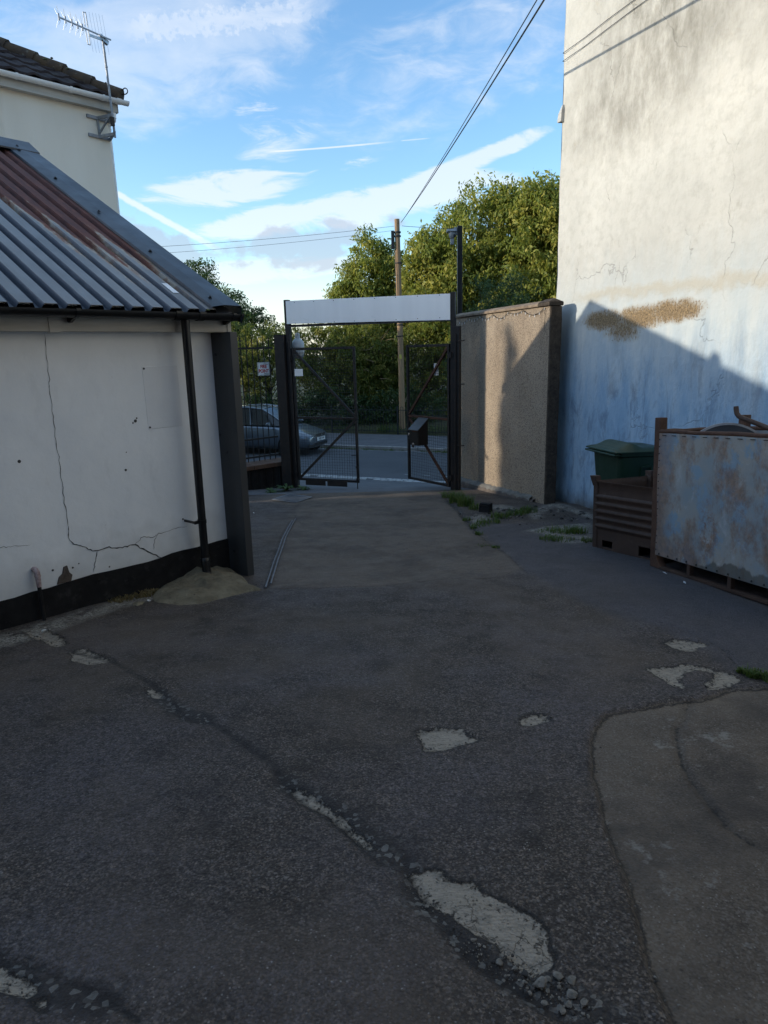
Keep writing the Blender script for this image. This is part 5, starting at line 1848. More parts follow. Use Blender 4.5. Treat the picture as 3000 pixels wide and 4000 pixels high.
def build_brown_stillage():
    M = frame((2.164, 6.724, -0.545), -64, 0.072, -0.035)
    t = thing('ribbed_crate', 'low brown steel crate with ribbed sides in front of the green bin', 'crate', matrix=M)
    L, D, H = 0.90, 0.78, 0.70
    prof = [(0.0, 0.155), (0.0, 0.20)]
    for k in range(5):
        z = 0.215 + k * 0.075
        prof += [(0.0, z), (-0.012, z + 0.012), (-0.020, z + 0.024), (-0.020, z + 0.036), (-0.010, z + 0.048), (0.0, z + 0.055)]
    prof += [(0.0, 0.60), (0.0, H - 0.02), (-0.012, H - 0.008), (-0.012, H)]
    back = [(y + 0.006, z) for y, z in prof][::-1]

    def wallp(M2):
        m = MB()
        m.M = M2
        return m
    for nm, mm, ln in (('front_panel', Matrix(), L), ('back_panel', Matrix.Translation((L, D, 0)) @ Matrix.Rotation(math.pi, 4, 'Z'), L),
                       ('end_panel', Matrix.Translation((0, D, 0)) @ Matrix.Rotation(-math.pi / 2, 4, 'Z'), D), ('end_panel', Matrix.Translation((L, 0, 0)) @ Matrix.Rotation(math.pi / 2, 4, 'Z'), D)):
        m = wallp(mm)
        m.extr(prof + back, 0.03, ln - 0.03)
        m.build(nm, M_STILL, t, smooth=50)
    for x, y in ((0.02, 0.02), (L - 0.02, 0.02), (0.02, D - 0.02), (L - 0.02, D - 0.02)):
        m = MB()
        m.box(x - 0.03, x + 0.03, y - 0.03, y + 0.03, 0.0, H + 0.005)
        sx = -1 if x < L / 2 else 1
        sy = -1 if y < D / 2 else 1
        m.add([(x - .034, y - .034, H - .05), (x + .034, y - .034, H - .05), (x + .034, y + .034, H - .05), (x - .034, y + .034, H - .05),
               (x - .034 + sx * .018 - .006, y - .034 + sy * .018 - .006, H + .055), (x + .034 + sx * .018, y - .034 + sy * .018 - .006, H + .055),
               (x + .034 + sx * .018, y + .034 + sy * .018, H + .055), (x - .034 + sx * .018 - .006, y + .034 + sy * .018, H + .055)],
              [(0, 3, 2, 1), (0, 1, 5, 4), (1, 2, 6, 5), (2, 3, 7, 6), (3, 0, 4, 7), (4, 5, 6, 7)])
        m.build('corner_post', M_STILL, t, bevel=0.004)
    m = MB()
    for y in (0.0, D - 0.012):
        m.box(0.05, 0.12, y, y + 0.012, 0.0, 0.155).box(0.12, 0.26, y, y + 0.012, 0.105, 0.155).box(0.26, 0.60, y, y + 0.012, 0.0, 0.155).box(0.60, 0.80, y, y + 0.012, 0.125, 0.155)
        m.box(0.80, L - 0.05, y, y + 0.012, 0.0, 0.155).box(0.12, 0.26, y, y + 0.012, 0.0, 0.035).box(0.60, 0.80, y, y + 0.012, 0.0, 0.03)
    m.box(0.03, L - 0.03, 0.02, D - 0.02, 0.14, 0.155)
    m.box(0.0, 0.012, 0.05, D - 0.05, 0.0, 0.155).box(L - 0.012, L, 0.05, D - 0.05, 0.0, 0.155).box(0.05, L - 0.05, 0.3, 0.32, 0.0, 0.14)
    m.build('base', M_STILL, t)
    m = MB()
    m.lathe([(0.018, -0.004), (0.018, 0.002), (0.001, 0.002)], 14, (0.86, -0.005, 0.55), 'y')
    m.build('hole', M_BLACK, t)


build_brown_stillage()


def build_bin():
    M = frame((2.80, 7.72, -0.628), 195, 0.03, 0.0)      # local +x is the front of the bin, facing left
    t = thing('wheeled_bin', 'dark green wheeled bin with domed lid between crate and blue wall', 'bin', matrix=M)
    m = MB()
    sec = [(0.03, 0.19, 0.22), (0.10, 0.20, 0.22), (0.5, 0.24, 0.25), (0.90, 0.285, 0.275), (0.915, 0.31, 0.29), (0.955, 0.315, 0.292)]
    rows = []
    for z, hx, hy in sec:
        r_ = 0.05
        ring = []
        for cx, cy, a0 in ((hx - r_, hy - r_, 0), (-hx + r_, hy - r_, 90), (-hx + r_, -hy + r_, 180), (hx - r_, -hy + r_, 270)):
            for k in range(5):
                a = R(a0 + 22.5 * k)
                ring.append((cx + r_ * math.cos(a), cy + r_ * math.sin(a), z))
        rows.append(ring + [ring[0]])
    m.grid(rows)
    body = m.build('body', M_BINGRN, t, smooth=40)
    m = MB()
    m.add([(0.03, -0.262, 0.62), (0.20, -0.262, 0.62), (0.20, -0.245, 0.35), (0.03, -0.245, 0.35)], [(0, 1, 2, 3)])
    for s_ in (-1, 1):
        m.beam((-0.16, s_ * 0.262, 0.45), (-0.13, s_ * 0.278, 0.80), 0.02, 0.02)
        m.beam((0.0, s_ * 0.262, 0.45), (0.0, s_ * 0.278, 0.78), 0.012, 0.02)
        m.beam((-0.13, s_ * 0.278, 0.80), (0.0, s_ * 0.278, 0.78), 0.012, 0.02)
    m.build('side_ribs', M_BINGRN, body)
    # lid: double lip, raised dome with a hump towards the hinge
    m = MB()
    rows = []
    nx, ny = 26, 18
    for i in range(nx + 1):
        u = i / nx
        x = 0.36 - 0.73 * u
        row = []
        for j in range(ny + 1):
            v = -1 + 2 * j / ny
            y = 0.305 * v
            e = max(0, 1 - abs(v) ** 8) * min(1, u / 0.035) * min(1, (1 - u) / 0.04)
            z = 0.965 + 0.022 * e + 0.066 * e * math.exp(-((u - 0.33) / 0.15) ** 2) * (1 if abs(v) < 0.86 else 0.3) + 0.018 * e * math.exp(-((u - 0.72) / 0.22) ** 2)
            row.append((x, y, z))
        rows.append(row)
    m.grid(rows)
    bot = [[(p[0], p[1], 0.952) for p in r_] for r_ in rows]
    m.grid([bot[0], rows[0]])
    m.grid([rows[-1], bot[-1]])
    m.grid([[r_[0] for r_ in rows], [r_[0] for r_ in bot]])
    m.grid([[r_[-1] for r_ in bot], [r_[-1] for r_ in rows]])
    lid = m.build('lid', M_BINGRN, t, smooth=45, fixn=False)
    m = MB()
    m.box(0.295, 0.375, -0.30, 0.30, 0.918, 0.940)
    m.build('front_lip', M_BINGRN, lid, bevel=0.008)
    m = MB()
    m.tube([(-0.36, -0.24, 0.93), (-0.41, -0.24, 0.95), (-0.41, 0.24, 0.95), (-0.36, 0.24, 0.93)], 0.014, 10)
    m.build('handle', M_BINGRN, t)
    for s_ in (-1, 1):
        m = MB()
        m.lathe([(0.001, -0.025), (0.09, -0.025), (0.10, -0.015), (0.10, 0.015), (0.09, 0.025), (0.001, 0.025)], 22, (-0.17, s_ * 0.245, 0.10), 'y')
        m.build('wheel', M_PLBLK, t)


build_bin()


# ------------------------------------------------------------------ poles and wires
def sagged(a, b, sag, n=40):
    a, b = Vector(a), Vector(b)
    return [a.lerp(b, k / n) - Vector((0, 0, sag * 4 * (k / n) * (1 - k / n))) for k in range(n + 1)]


def build_poles():
    t = thing('utility_pole', 'tall weathered wooden pole behind the far railings', 'pole', (0.75, 25.8, ROADZ))
    m = MB()
    m.tube([(0.03, 0, -0.1), (0.03, 0, 2.5), (0.0, 0, 5.0), (-0.03, 0, 7.75)], [0.118, 0.110, 0.100, 0.090], 18)
    m.build('shaft', M_POLE, t, smooth=50)
    m = MB()
    m.box(-0.25, -0.13, -0.10, 0.05, 6.75, 7.35)
    m.build('terminal_box', M_PLBLK, t, bevel=0.01)
    m = MB()
    for z in (7.15, 7.28):
        m.lathe([(0.113, z), (0.122, z + .01), (0.122, z + .05), (0.113, z + .06)], 18, (-0.02, 0, 0))
    for z in (6.25, 4.6, 4.1, 3.7):
        m.lathe([(0.118, z), (0.126, z + .01), (0.126, z + .03), (0.118, z + .04)], 18, (0.0, 0, 0))
    m.build('strap', M_SCREW, t)
    for z, sx in ((6.1, 1), (5.85, -1), (4.3, 1), (4.0, -1)):
        m = MB()
        m.tube([(sx * 0.09, -0.09, z), (sx * 0.16, -0.16, z), (sx * 0.16, -0.16, z + 0.05)], 0.009, 6)
        m.build('step_iron', M_GATE, t)
    m = MB()
    m.box(-0.045, 0.045, -0.15, -0.13, 2.9, 3.06)
    m.build('tag_plate', worn('yellow_tag', (0.55, 0.45, 0.08), (0.45, 0.38, 0.10), 20, 0.6, 0), t)
    m = MB()
    m.tube([(-0.13, -0.05, 6.75), (-0.12, -0.09, 6.0), (-0.12, -0.1, 4.5)], 0.012, 6)
    m.build('drop_cable', M_PLBLK, t)
    top = Vector((0.75, 25.8, ROADZ))
    ends = [((1.5, -6.0, 3.9), (0.88, 25.75, 5.92), 0.0), ((1.40, -6.0, 3.94), (0.88, 25.75, 5.86), 0.0)]
    return t


build_poles()


def wire(name, label, a, b, sag, r, n=48):
    w = MB()
    w.tube(sagged(a, b, sag, n), r, 5)
    o = w.build(name, M_PLBLK, smooth=60)
    tag(o, label, 'cable', 'overhead cables')
    return o


W1, SAG1 = (2.7, -4.0, 5.1), 0.2
W2, SAG2 = (2.58, -4.0, 5.13), 0.2
wire('overhead_cable', 'thicker overhead cable rising from the pole top across the sky to the upper right', (0.88, 25.75, 5.93), W1, SAG1, 0.011)
wire('overhead_cable', 'thinner overhead cable just left of the thick one rising from the pole top', (0.86, 25.75, 5.90), W2, SAG2, 0.007)
wire('overhead_cable', 'upper of two thin cables running left from the pole across the clouds', (0.62, 25.8, 5.80), (-14.5, 20.3, 4.45), 0.22, 0.0055)
wire('overhead_cable', 'lower of two thin cables running left from the pole across the clouds', (0.62, 25.8, 5.66), (-14.5, 20.0, 4.22), 0.26, 0.005)
wire('overhead_cable', 'short faint cable running right from the pole top into the tree', (0.90, 25.8, 5.80), (6.5, 27.5, 6.1), 0.15, 0.008)


def build_cctv():
    t = thing('camera_pole', 'slim black pole with grey security camera rising behind the pebbledash wall', 'camera pole', (1.66, 14.5, -1.3))
    m = MB()
    m.box(-0.05, 0.05, -0.05, 0.05, -0.3, 5.19)
    m.build('pole', M_PLBLK, t, bevel=0.008)
    m = MB()
    m.box(-0.115, -0.05, -0.03, 0.03, 5.02, 5.16)
    m.build('arm', M_GALV, t, bevel=0.006)
    m = MB()
    m.lathe([(0.001, 5.10), (0.05, 5.10), (0.062, 5.06), (0.058, 4.98), (0.04, 4.95), (0.001, 4.94)], 16, (-0.16, -0.02, 0))
    c = m.build('camera_head', M_GALV, t, smooth=50)
    m = MB()
    m.extr([(-0.10, 5.09), (-0.06, 5.13), (0.06, 5.13), (0.10, 5.09), (0.10, 5.075), (-0.10, 5.075)], -0.26, -0.07)
    m.build('hood', M_GALV, c, bevel=0.006)
    m = MB()
    m.box(-0.185, -0.12, -0.05, 0.03, 4.84, 4.95)
    m.build('lens_housing', M_GALV, c, bevel=0.006)
    m = MB()
    m.lathe([(0.001, -0.074), (0.028, -0.072), (0.032, -0.05)], 14, (-0.11, 0, 5.0), 'y')
    m.build('lens', M_INK, c)


build_cctv()


def build_far_railing():
    t = thing('park_railing', 'dark bow topped railing along the back of the far pavement', 'railing', road_pt(0, 8.0, ROADZ + 0.15), -23)
    for s in np.arange(-13.75, 9, 2.75):
        m = MB()
        m.box(s - 0.025, s + 0.025, -0.025, 0.025, -0.1, 1.05)
        m.build('post', M_BLUEGRN, t)
        m = MB()
        x = s + 0.11
        k = 0
        while x < s + 2.75 - 0.10:
            if k % 2 == 0 and x + 0.11 < s + 2.7:
                m.tube([(x, 0, 0.05), (x, 0, 0.95)] + [(x + 0.055 - 0.055 * math.cos(a), 0, 0.95 + 0.075 * math.sin(a)) for a in np.linspace(0.3, math.pi - 0.3, 6)] + [(x + 0.11, 0, 0.95), (x + 0.11, 0, 0.05)], 0.009, 5, caps=False)
            x += 0.115
            k += 1
        m.build('bow_bars', M_BLUEGRN, t, fixn=False)
        for z in (0.12, 0.90):
            m = MB()
            m.box(s + 0.026, s + 2.75 - 0.026, -0.02, 0.02, z - 0.012, z + 0.012)
            m.build('rail', M_BLUEGRN, t)


build_far_railing()

# ------------------------------------------------------------------ car
def f_paint(g, b):
    o = g.obj()
    c = g.mix(g.mr(g.noise(o, 2.0, 3), 0.35, 0.65), (0.095, 0.122, 0.155), (0.108, 0.135, 0.168))
    x, y, z = g.sep(o)
    c = g.mix(g.mr(g.m('ADD', z, g.m('MULTIPLY', g.noise(o, 6.0, 4), 0.2)), 0.5, 0.25, 0, 0.6), c, (0.075, 0.075, 0.072))
    setc(g, b, c, 0.32)
    b.inputs['Coat Weight'].default_value = 1.0
    b.inputs['Coat Roughness'].default_value = 0.05


M_PAINT = mat('grey_blue_car_paint', f_paint, 0.32, 0.5, 0.45)
M_GLASS = worn('dark_car_glass', (0.010, 0.013, 0.016), (0.012, 0.015, 0.018), 3, 0.14, 0, spec=0.6)
M_SCREEN = worn('windscreen_glass', (0.035, 0.050, 0.065), (0.045, 0.060, 0.075), 3, 0.12, 0, spec=0.7)
M_LAMP = worn('headlamp_lens', (0.52, 0.54, 0.56), (0.34, 0.36, 0.38), 25, 0.15, 0, spec=0.7)
M_TYRE = worn('tyre_rubber', (0.010, 0.010, 0.010), (0.016, 0.016, 0.016), 10, 0.85, 0)
M_RIM = worn('wheel_alloy', (0.24, 0.245, 0.25), (0.30, 0.305, 0.31), 10, 0.4, 0, metal=0.6)
M_CHROME = worn('bright_trim', (0.6, 0.61, 0.62), (0.5, 0.51, 0.52), 10, 0.25, 0, metal=0.8)


def build_car():
    t = thing('parked_car', 'grey blue hatchback car parked at the far kerb, seen through the railing and left gate', 'car', (-2.03, 21.93, ROADZ), -23)
    # station: x, underside z, half width low, half width waist, waist z, shoulder half width, shoulder z, centre z
    ST = [(0.03, .34, .36, .46, .47, .40, .60, .615), (0.0, .26, .50, .60, .47, .52, .63, .645), (-0.10, .21, .64, .715, .50, .61, .68, .70), (-0.25, .19, .72, .79, .55, .67, .735, .765),
          (-0.48, .18, .77, .83, .60, .71, .80, .845), (-0.75, .17, .785, .842, .64, .735, .865, .92), (-1.0, .17, .79, .846, .66, .755, .91, .97), (-1.3, .17, .79, .848, .68, .775, .935, .97),
          (-2.0, .17, .79, .85, .70, .79, .955, .97), (-2.8, .18, .79, .85, .70, .785, .975, .98), (-3.3, .19, .78, .835, .70, .765, .985, .99), (-3.62, .22, .72, .79, .68, .72, .97, .985),
          (-3.80, .28, .62, .70, .64, .64, .90, .93), (-3.87, .34, .50, .58, .62, .54, .80, .82)]
    rows = []
    for x, zb, wl, ww, zw, ws, zs, zc in ST:
        half = [(0, zb), (wl * .6, zb), (wl, zb + .03), (ww * .985, (zb + zw) / 2), (ww, zw), (ws * .35 + ww * .65, zw * .35 + zs * .65), (ws, zs), (ws * .6, zs * .35 + zc * .65), (0, zc)]
        ring = half + [(-y, z) for y, z in half[-2:0:-1]]
        rows.append([(x, y, z) for y, z in ring] + [(x, half[0][0], half[0][1])])
    m = MB()
    n = len(rows[0]) - 1
    vs = [p for r_ in rows for p in r_[:-1]]
    fs = [(i * n + k, i * n + (k + 1) % n, (i + 1) * n + (k + 1) % n, (i + 1) * n + k) for i in range(len(rows) - 1) for k in range(n)]
    fs += [tuple(range(n))[::-1], tuple((len(rows) - 1) * n + k for k in range(n))]
    m.add(vs, fs)
    body = m.build('body', M_PAINT, t, smooth=60)
    sb = body.modifiers.new('sub', 'SUBSURF')
    sb.levels = sb.render_levels = 2
    # cabin: glass drum with painted roof and pillars
    CB = [(-0.92, .66, .945, .60, .985), (-1.30, .745, .955, .60, 1.235), (-1.72, .775, .965, .575, 1.455), (-2.3, .785, .97, .575, 1.515), (-3.0, .77, .98, .56, 1.485), (-3.45, .74, .985, .535, 1.40), (-3.72, .68, .975, .55, 1.02)]
    m = MB()
    L = [[(x, -wb, zb), (x, -(wb * .25 + wt * .75) - .012, zb * .25 + zt * .75 - .01), (x, -wt, zt)] for x, wb, zb, wt, zt in CB]
    Rr = [[(p[0], -p[1], p[2]) for p in r_] for r_ in L]
    m.grid(L)
    m.grid([r_[::-1] for r_ in Rr])
    m.build('side_windows', M_GLASS, t, smooth=50)
    m = MB()
    m.grid([[(x, wt * v, zt + 0.03 * (1 - v * v)) for v in np.linspace(-1, 1, 9)] for x, wb, zb, wt, zt in CB[:3]])
    m.build('windscreen', M_SCREEN, t, smooth=50)
    m = MB()
    m.grid([[(x, (wt + .012) * v, zt + 0.006 + 0.035 * (1 - v * v)) for v in np.linspace(-1, 1, 9)] for x, wb, zb, wt, zt in CB[2:6]])
    m.build('roof', M_PAINT, t, smooth=50, fixn=False)
    m = MB()
    m.grid([[(x, wt * v, zt + 0.03 * (1 - v * v)) for v in np.linspace(-1, 1, 9)] for x, wb, zb, wt, zt in CB[5:]])
    m.build('rear_window', M_GLASS, t, smooth=50)
    for s_ in (-1, 1):
        m = MB()
        pts = [(x, s_ * (wt + .012), zt + .004) for x, wb, zb, wt, zt in CB]
        m.tube(pts, 0.026, 8)
        m.tube([(-2.08, s_ * .80, .97), (-2.12, s_ * .70, 1.30), (-2.18, s_ * .60, 1.50)], 0.028, 6)
        m.tube([(-3.15, s_ * .775, .985), (-3.25, s_ * .67, 1.26), (-3.35, s_ * .565, 1.42)], 0.045, 6)
        m.build('pillar', M_PAINT, t, smooth=60)
        m = MB()
        m.lathe([(0.001, -0.09), (0.055, -0.075), (0.075, -0.03), (0.078, 0.03), (0.06, 0.045), (0.001, 0.045)], 14, (-1.30, s_ * 0.96, 1.01), 'x')
        mir = m.build('door_mirror', M_PAINT, t, smooth=60)
        m = MB()
        m.beam((-1.28, s_ * 0.83, 0.97), (-1.30, s_ * 0.93, 0.99), 0.05, 0.03)
        m.build('mirror_arm', M_PLBLK, mir)
        m = MB()
        m.lathe([(0.001, 0.047), (0.066, 0.047)], 14, (-1.345, s_ * 0.96, 1.01), 'x')
        m.build('mirror_glass', M_LAMP, mir)
        # headlamp: swept-back lens lying in the wing
        m = MB()
        rws = []
        for i in range(9):
            u = i / 8
            x = 0.01 - 0.56 * u
            yw = (0.40 + 0.38 * min(1, u * 1.35) - 0.02 * u)
            zl = 0.565 + 0.10 * u
            zh = 0.635 + 0.145 * u ** 1.1 - 0.02 * u * u
            if i in (0, 8):
                zl = zh = (zl + zh) / 2
            rws.append([(x + 0.012, s_ * (yw + 0.028), zl), (x + 0.02, s_ * (yw + .024), (zl + zh) / 2), (x + 0.004, s_ * (yw - .01), zh)])
        m.grid(rws)
        m.build('headlight', M_LAMP, t, smooth=60)
        # door shut lines and handle on each side
        m = MB()
        m.tube([(-1.12, s_ * .853, .30), (-1.10, s_ * .858, .62), (-1.16, s_ * .82, .90)], 0.005, 5)
        m.tube([(-2.12, s_ * .854, .28), (-2.14, s_ * .860, .65), (-2.12, s_ * .826, .95)], 0.005, 5)
        m.tube([(-1.12, s_ * .853, .30), (-2.12, s_ * .854, .28)], 0.005, 5)
        m.build('door_seam', M_INK, t)
        m = MB()
        m.tube([(-1.86, s_ * .855, .80), (-1.90, s_ * .878, .802), (-2.02, s_ * .878, .806), (-2.06, s_ * .855, .807)], 0.012, 6)
        m.build('door_handle', M_PAINT, t)
        for x in (-0.72, -3.22):
            m = MB()
            m.lathe([(0.20, -.08), (0.285, -.085), (0.30, -.06), (0.30, .06), (0.285, .085), (0.20, .08)], 28, (x, s_ * 0.755, 0.30), 'y')
            wh = m.build('wheel', M_TYRE, t, smooth=40)
            m = MB()
            m.lathe([(0.001, .05), (0.05, .055), (0.06, .04), (0.18, .05), (0.20, .075), (0.20, -.05)] if s_ > 0 else [(0.001, -.05), (0.05, -.055), (0.06, -.04), (0.18, -.05), (0.20, -.075), (0.20, .05)], 28, (x, s_ * 0.755, 0.30), 'y')
            m.build('rim', M_RIM, wh, smooth=40)
            m = MB()
            m.lathe([(0.30, .838), (0.348, .850), (0.352, .846), (0.352, .80), (0.30, .80)] if s_ > 0 else [(0.30, -.838), (0.348, -.850), (0.352, -.846), (0.352, -.80), (0.30, -.80)], 30, (x, 0, 0.315), 'y')
            m.build('wheel_arch', M_PLBLK, t)
    m = MB()
    m.add([(0.035, -.33, .665), (0.055, -.25, .60), (0.072, 0, .583), (0.055, .25, .60), (0.035, .33, .665), (0.045, 0, .672)], [(0, 1, 2, 5), (5, 2, 3, 4)])
    gr = m.build('grille', M_INK, t, fixn=False)
    m = MB()
    for a in (90, 210, 330):
        c = Vector((0.085, 0.026 * math.cos(R(a)), 0.628 + 0.026 * math.sin(R(a))))
        d = Vector((0, math.cos(R(a)), math.sin(R(a)))) * 0.026
        e = Vector((0, -math.sin(R(a)), math.cos(R(a)))) * 0.015
        m.add([c - d, c + e, c + d, c - e], [(0, 1, 2, 3)])
    m.build('emblem', M_CHROME, gr, fixn=False)
    m = MB()
    m.box(0.045, 0.062, -0.26, 0.26, 0.445, 0.556)
    pl = m.build('number_plate', M_PLATE, t, bevel=0.004)
    text_mesh('plate_characters', 'WJ58 XBP', 0.098, M_INK, pl, (0.0635, 0.0, 0.50), (90, 0, 90), 0.0012, 0.86)
    m = MB()
    m.grid([[(0.045, y, 0.30 + 0.02 * abs(y)) for y in np.linspace(-.36, .36, 7)], [(0.05, y, 0.385 + 0.02 * abs(y)) for y in np.linspace(-.36, .36, 7)]])
    m.build('lower_grille', M_INK, t, fixn=False)
    for s_ in (-1, 1):
        m = MB()
        m.beam((0.02, s_ * .38, .46), (-0.42, s_ * .83, .50), 0.02, 0.022)
        m.build('bumper_strip', M_CHROME if False else M_PAINT, t)
        m = MB()
        m.beam((0.015, s_ * .42, .33), (-0.06, s_ * .64, .345), 0.03, 0.085)
        m.build('fog_lamp_recess', M_INK, t)
    m = MB()
    m.box(-0.95, -0.92, -0.35, 0.55, 0.972, 0.985)
    m.build('wiper', M_INK, t)


build_car()


# ------------------------------------------------------------------ foliage
def leaf_cloud(centres, crad, per, ll, rng, droop=0.35, wide=0.42, spread_tint=0.35, squash=0.8):
    n = len(centres)
    N = n * per
    C = np.repeat(centres, per, 0)
    P = C + np.clip(rng.normal(0, 1, (N, 3)), -1.8, 1.8) * np.repeat(crad, per)[:, None] * np.array([1, 1, squash]) * 0.46
    A = rng.normal(0, 1, (N, 3))
    A[:, 2] -= droop * 2.2
    A /= np.linalg.norm(A, axis=1, keepdims=True)
    Q = rng.normal(0, 1, (N, 3)) * 0.8 + np.array(SUN_DIR) * 1.1
    Q[:, 2] += 0.7
    S = np.cross(A, Q)
    S /= np.linalg.norm(S, axis=1, keepdims=True) + 1e-9
    l = ll * rng.uniform(0.6, 1.35, (N, 1))
    nrm = np.cross(S, A)
    v0 = P
    v1 = P + A * l * 0.45 + S * l * wide * 0.5 + nrm * l * 0.08
    v2 = P + A * l
    v3 = P + A * l * 0.45 - S * l * wide * 0.5 + nrm * l * 0.08
    V = np.stack([v0, v1, v2, v3], 1).reshape(-1, 3)
    F = np.arange(N * 4).reshape(-1, 4)
    ct = np.repeat(rng.normal(0, 1, n), per) * 0.22
    t = np.clip(0.42 + ct + rng.normal(0, spread_tint * 0.5, N), 0, 1)
    return V, F, np.repeat(t, 4)


def ellipsoid_pts(c, r, n, rng, shell=0.55, zmin=None):
    d = rng.normal(0, 1, (n, 3))
    d /= np.linalg.norm(d, axis=1, keepdims=True)
    k = shell + (1 - shell) * rng.random(n) ** 0.6
    k *= 1 + 0.09 * rng.normal(0, 1, n)
    P = np.array(c) + d * k[:, None] * np.array(r)
    return P if zmin is None else P[P[:, 2] > zmin]


def plant(name, label, cat, base, lobes, n, per, ll, mat_, seed, trunk=0.12, group=None, crad=(0.25, 0.5), droop=0.35, limbs=24, zmin=None, shell=0.55, wide=0.42, twigs=0, bare=0, upper='crown'):
    rng = np.random.default_rng(seed)
    t = thing(name, label, cat, base, 0, group)
    b = np.array(base)
    vol = np.array([l[3] * l[4] * l[5] for l in lobes]) ** 0.67
    cnt = np.maximum(3, (n * vol / vol.sum()).astype(int))
    cs = []
    for l, k in zip(lobes, cnt):
        cs.append(ellipsoid_pts(l[:3], l[3:6], k, rng, shell))
    cs = np.concatenate(cs)
    if zmin is not None:
        cs = cs[cs[:, 2] > zmin]
    cr = rng.uniform(crad[0], crad[1], len(cs))
    V, F, T = leaf_cloud(cs, cr, per, ll, rng, droop, wide)
    me = fast_mesh(upper, V - b, F, [mat_], dict(tint=T))
    o = bpy.data.objects.new(upper, me)
    COL.objects.link(o)
    o.parent = t
    # trunk and limbs
    m = MB()
    top = np.mean([l[:3] for l in lobes], 0)
    ht = top - b
    sp = [Vector((0, 0, -0.3)), Vector((ht[0] * .15, ht[1] * .15, ht[2] * .35)), Vector((ht[0] * .6, ht[1] * .6, ht[2] * .75)), Vector(ht)]
    m.tube(sp, [trunk * 1.25, trunk, trunk * .75, trunk * .35], 9)
    pick = rng.choice(len(cs), min(limbs, len(cs)), replace=False)
    for i in pick:
        e = Vector(cs[i] - b)
        s = sp[1].lerp(sp[3], float(rng.uniform(0, .8)))
        mid = s.lerp(e, 0.5) + Vector((0, 0, 0.12 * (e - s).length))
        m.tube([s, mid, e], [trunk * .35, trunk * .2, trunk * .05], 5, caps=False)
    m.build('trunk', M_BARK, t, smooth=60, fixn=False)
    if bare:
        m = MB()
        for k in range(bare):
            i = rng.integers(len(cs))
            e = Vector(cs[i] - b) + Vector(rng.normal(0, .25, 3))
            p = [e]
            d = Vector((rng.normal(0, .6), rng.normal(-.3, .5), rng.uniform(.1, .9))).normalized()
            for q in range(5):
                d = (d + Vector(rng.normal(0, .28, 3))).normalized()
                p.append(p[-1] + d * 0.13)
            m.tube(p, [0.012, .011, .009, .007, .005, .003], 4, caps=False)
        m.build('bare_twigs', M_TWIG, t, fixn=False)
    return t


TG = 'trees beyond the road'
plant('broadleaf_tree', 'large leafy tree with yellowing leaves right of the wooden pole', 'tree', (4.65, 29.30, -1.30),
      [(4.37, 29.30, 5.03, 2.42, 2.05, 2.70), (2.88, 28.83, 4.01, 1.77, 1.67, 2.42), (5.39, 28.83, 5.87, 1.40, 1.40, 1.86), (4.28, 28.37, 2.15, 2.98, 1.86, 2.23), (1.86, 29.30, 4.01, 1.02, 1.21, 2.14)],
      1050, 72, 0.18, L_TREE, 1, 0.22, TG, (0.28, 0.55), 0.5, 60)
plant('broadleaf_tree', 'tall leafy tree touching the edge of the tall rendered building', 'tree', (7.31, 27.62, -1.30),
      [(6.80, 27.20, 4.98, 1.87, 1.87, 2.63), (8.16, 27.20, 4.47, 2.21, 2.04, 3.06), (6.29, 26.77, 2.44, 2.04, 1.70, 2.38), (6.21, 27.20, 6.34, 0.94, 1.02, 1.27)],
      900, 72, 0.18, L_TREE, 2, 0.22, TG, (0.28, 0.55), 0.5, 50)
plant('broadleaf_tree', 'rounded leafy tree just left of the wooden pole', 'tree', (-0.6, 30.5, -1.3),
      [(-0.4, 30.5, 4.2, 1.3, 1.4, 2.1), (-1.25, 30.5, 3.0, 1.05, 1.3, 1.8), (0.5, 30.5, 3.5, 1.1, 1.3, 2.5), (-0.5, 30, 1.6, 1.9, 1.4, 1.9)],
      640, 72, 0.165, L_TREE, 3, 0.16, TG, (0.22, 0.45), 0.5, 40)
plant('dark_tree', 'dark distant tree rising behind the shed roof edge', 'tree', (-9.6, 38.5, -1.2),
      [(-9.9, 38.5, 4.2, 1.5, 1.5, 2.3), (-8.7, 38.5, 3.2, 1.5, 1.4, 1.9), (-10.8, 38.5, 3.8, 1.3, 1.4, 2.2)],
      330, 46, 0.17, L_DARK, 4, 0.16, TG, (0.3, 0.5), 0.4, 24)
plant('dark_tree', 'smaller dark tree between the shed roof and the white board', 'tree', (-7.0, 35.5, -1.2),
      [(-7.4, 35.5, 3.0, 1.1, 1.2, 1.9), (-6.3, 35.5, 2.2, 1.3, 1.2, 1.6)],
      240, 46, 0.16, L_DARK, 5, 0.12, TG, (0.25, 0.45), 0.4, 18)
plant('yew_shrub', 'dark green feathery shrub behind the pebbledash wall beside the camera pole', 'shrub', (2.9, 17.6, -1.5),
      [(2.75, 17.6, 1.6, 0.75, 0.7, 1.7), (3.4, 17.8, 1.9, 0.55, 0.6, 1.5), (2.3, 17.6, 0.6, 0.55, 0.6, 1.3)],
      300, 60, 0.085, L_DARK, 6, 0.06, None, (0.14, 0.28), 0.1, 30, None, 0.4, 0.30)
SG = 'shrubs behind the park railing'
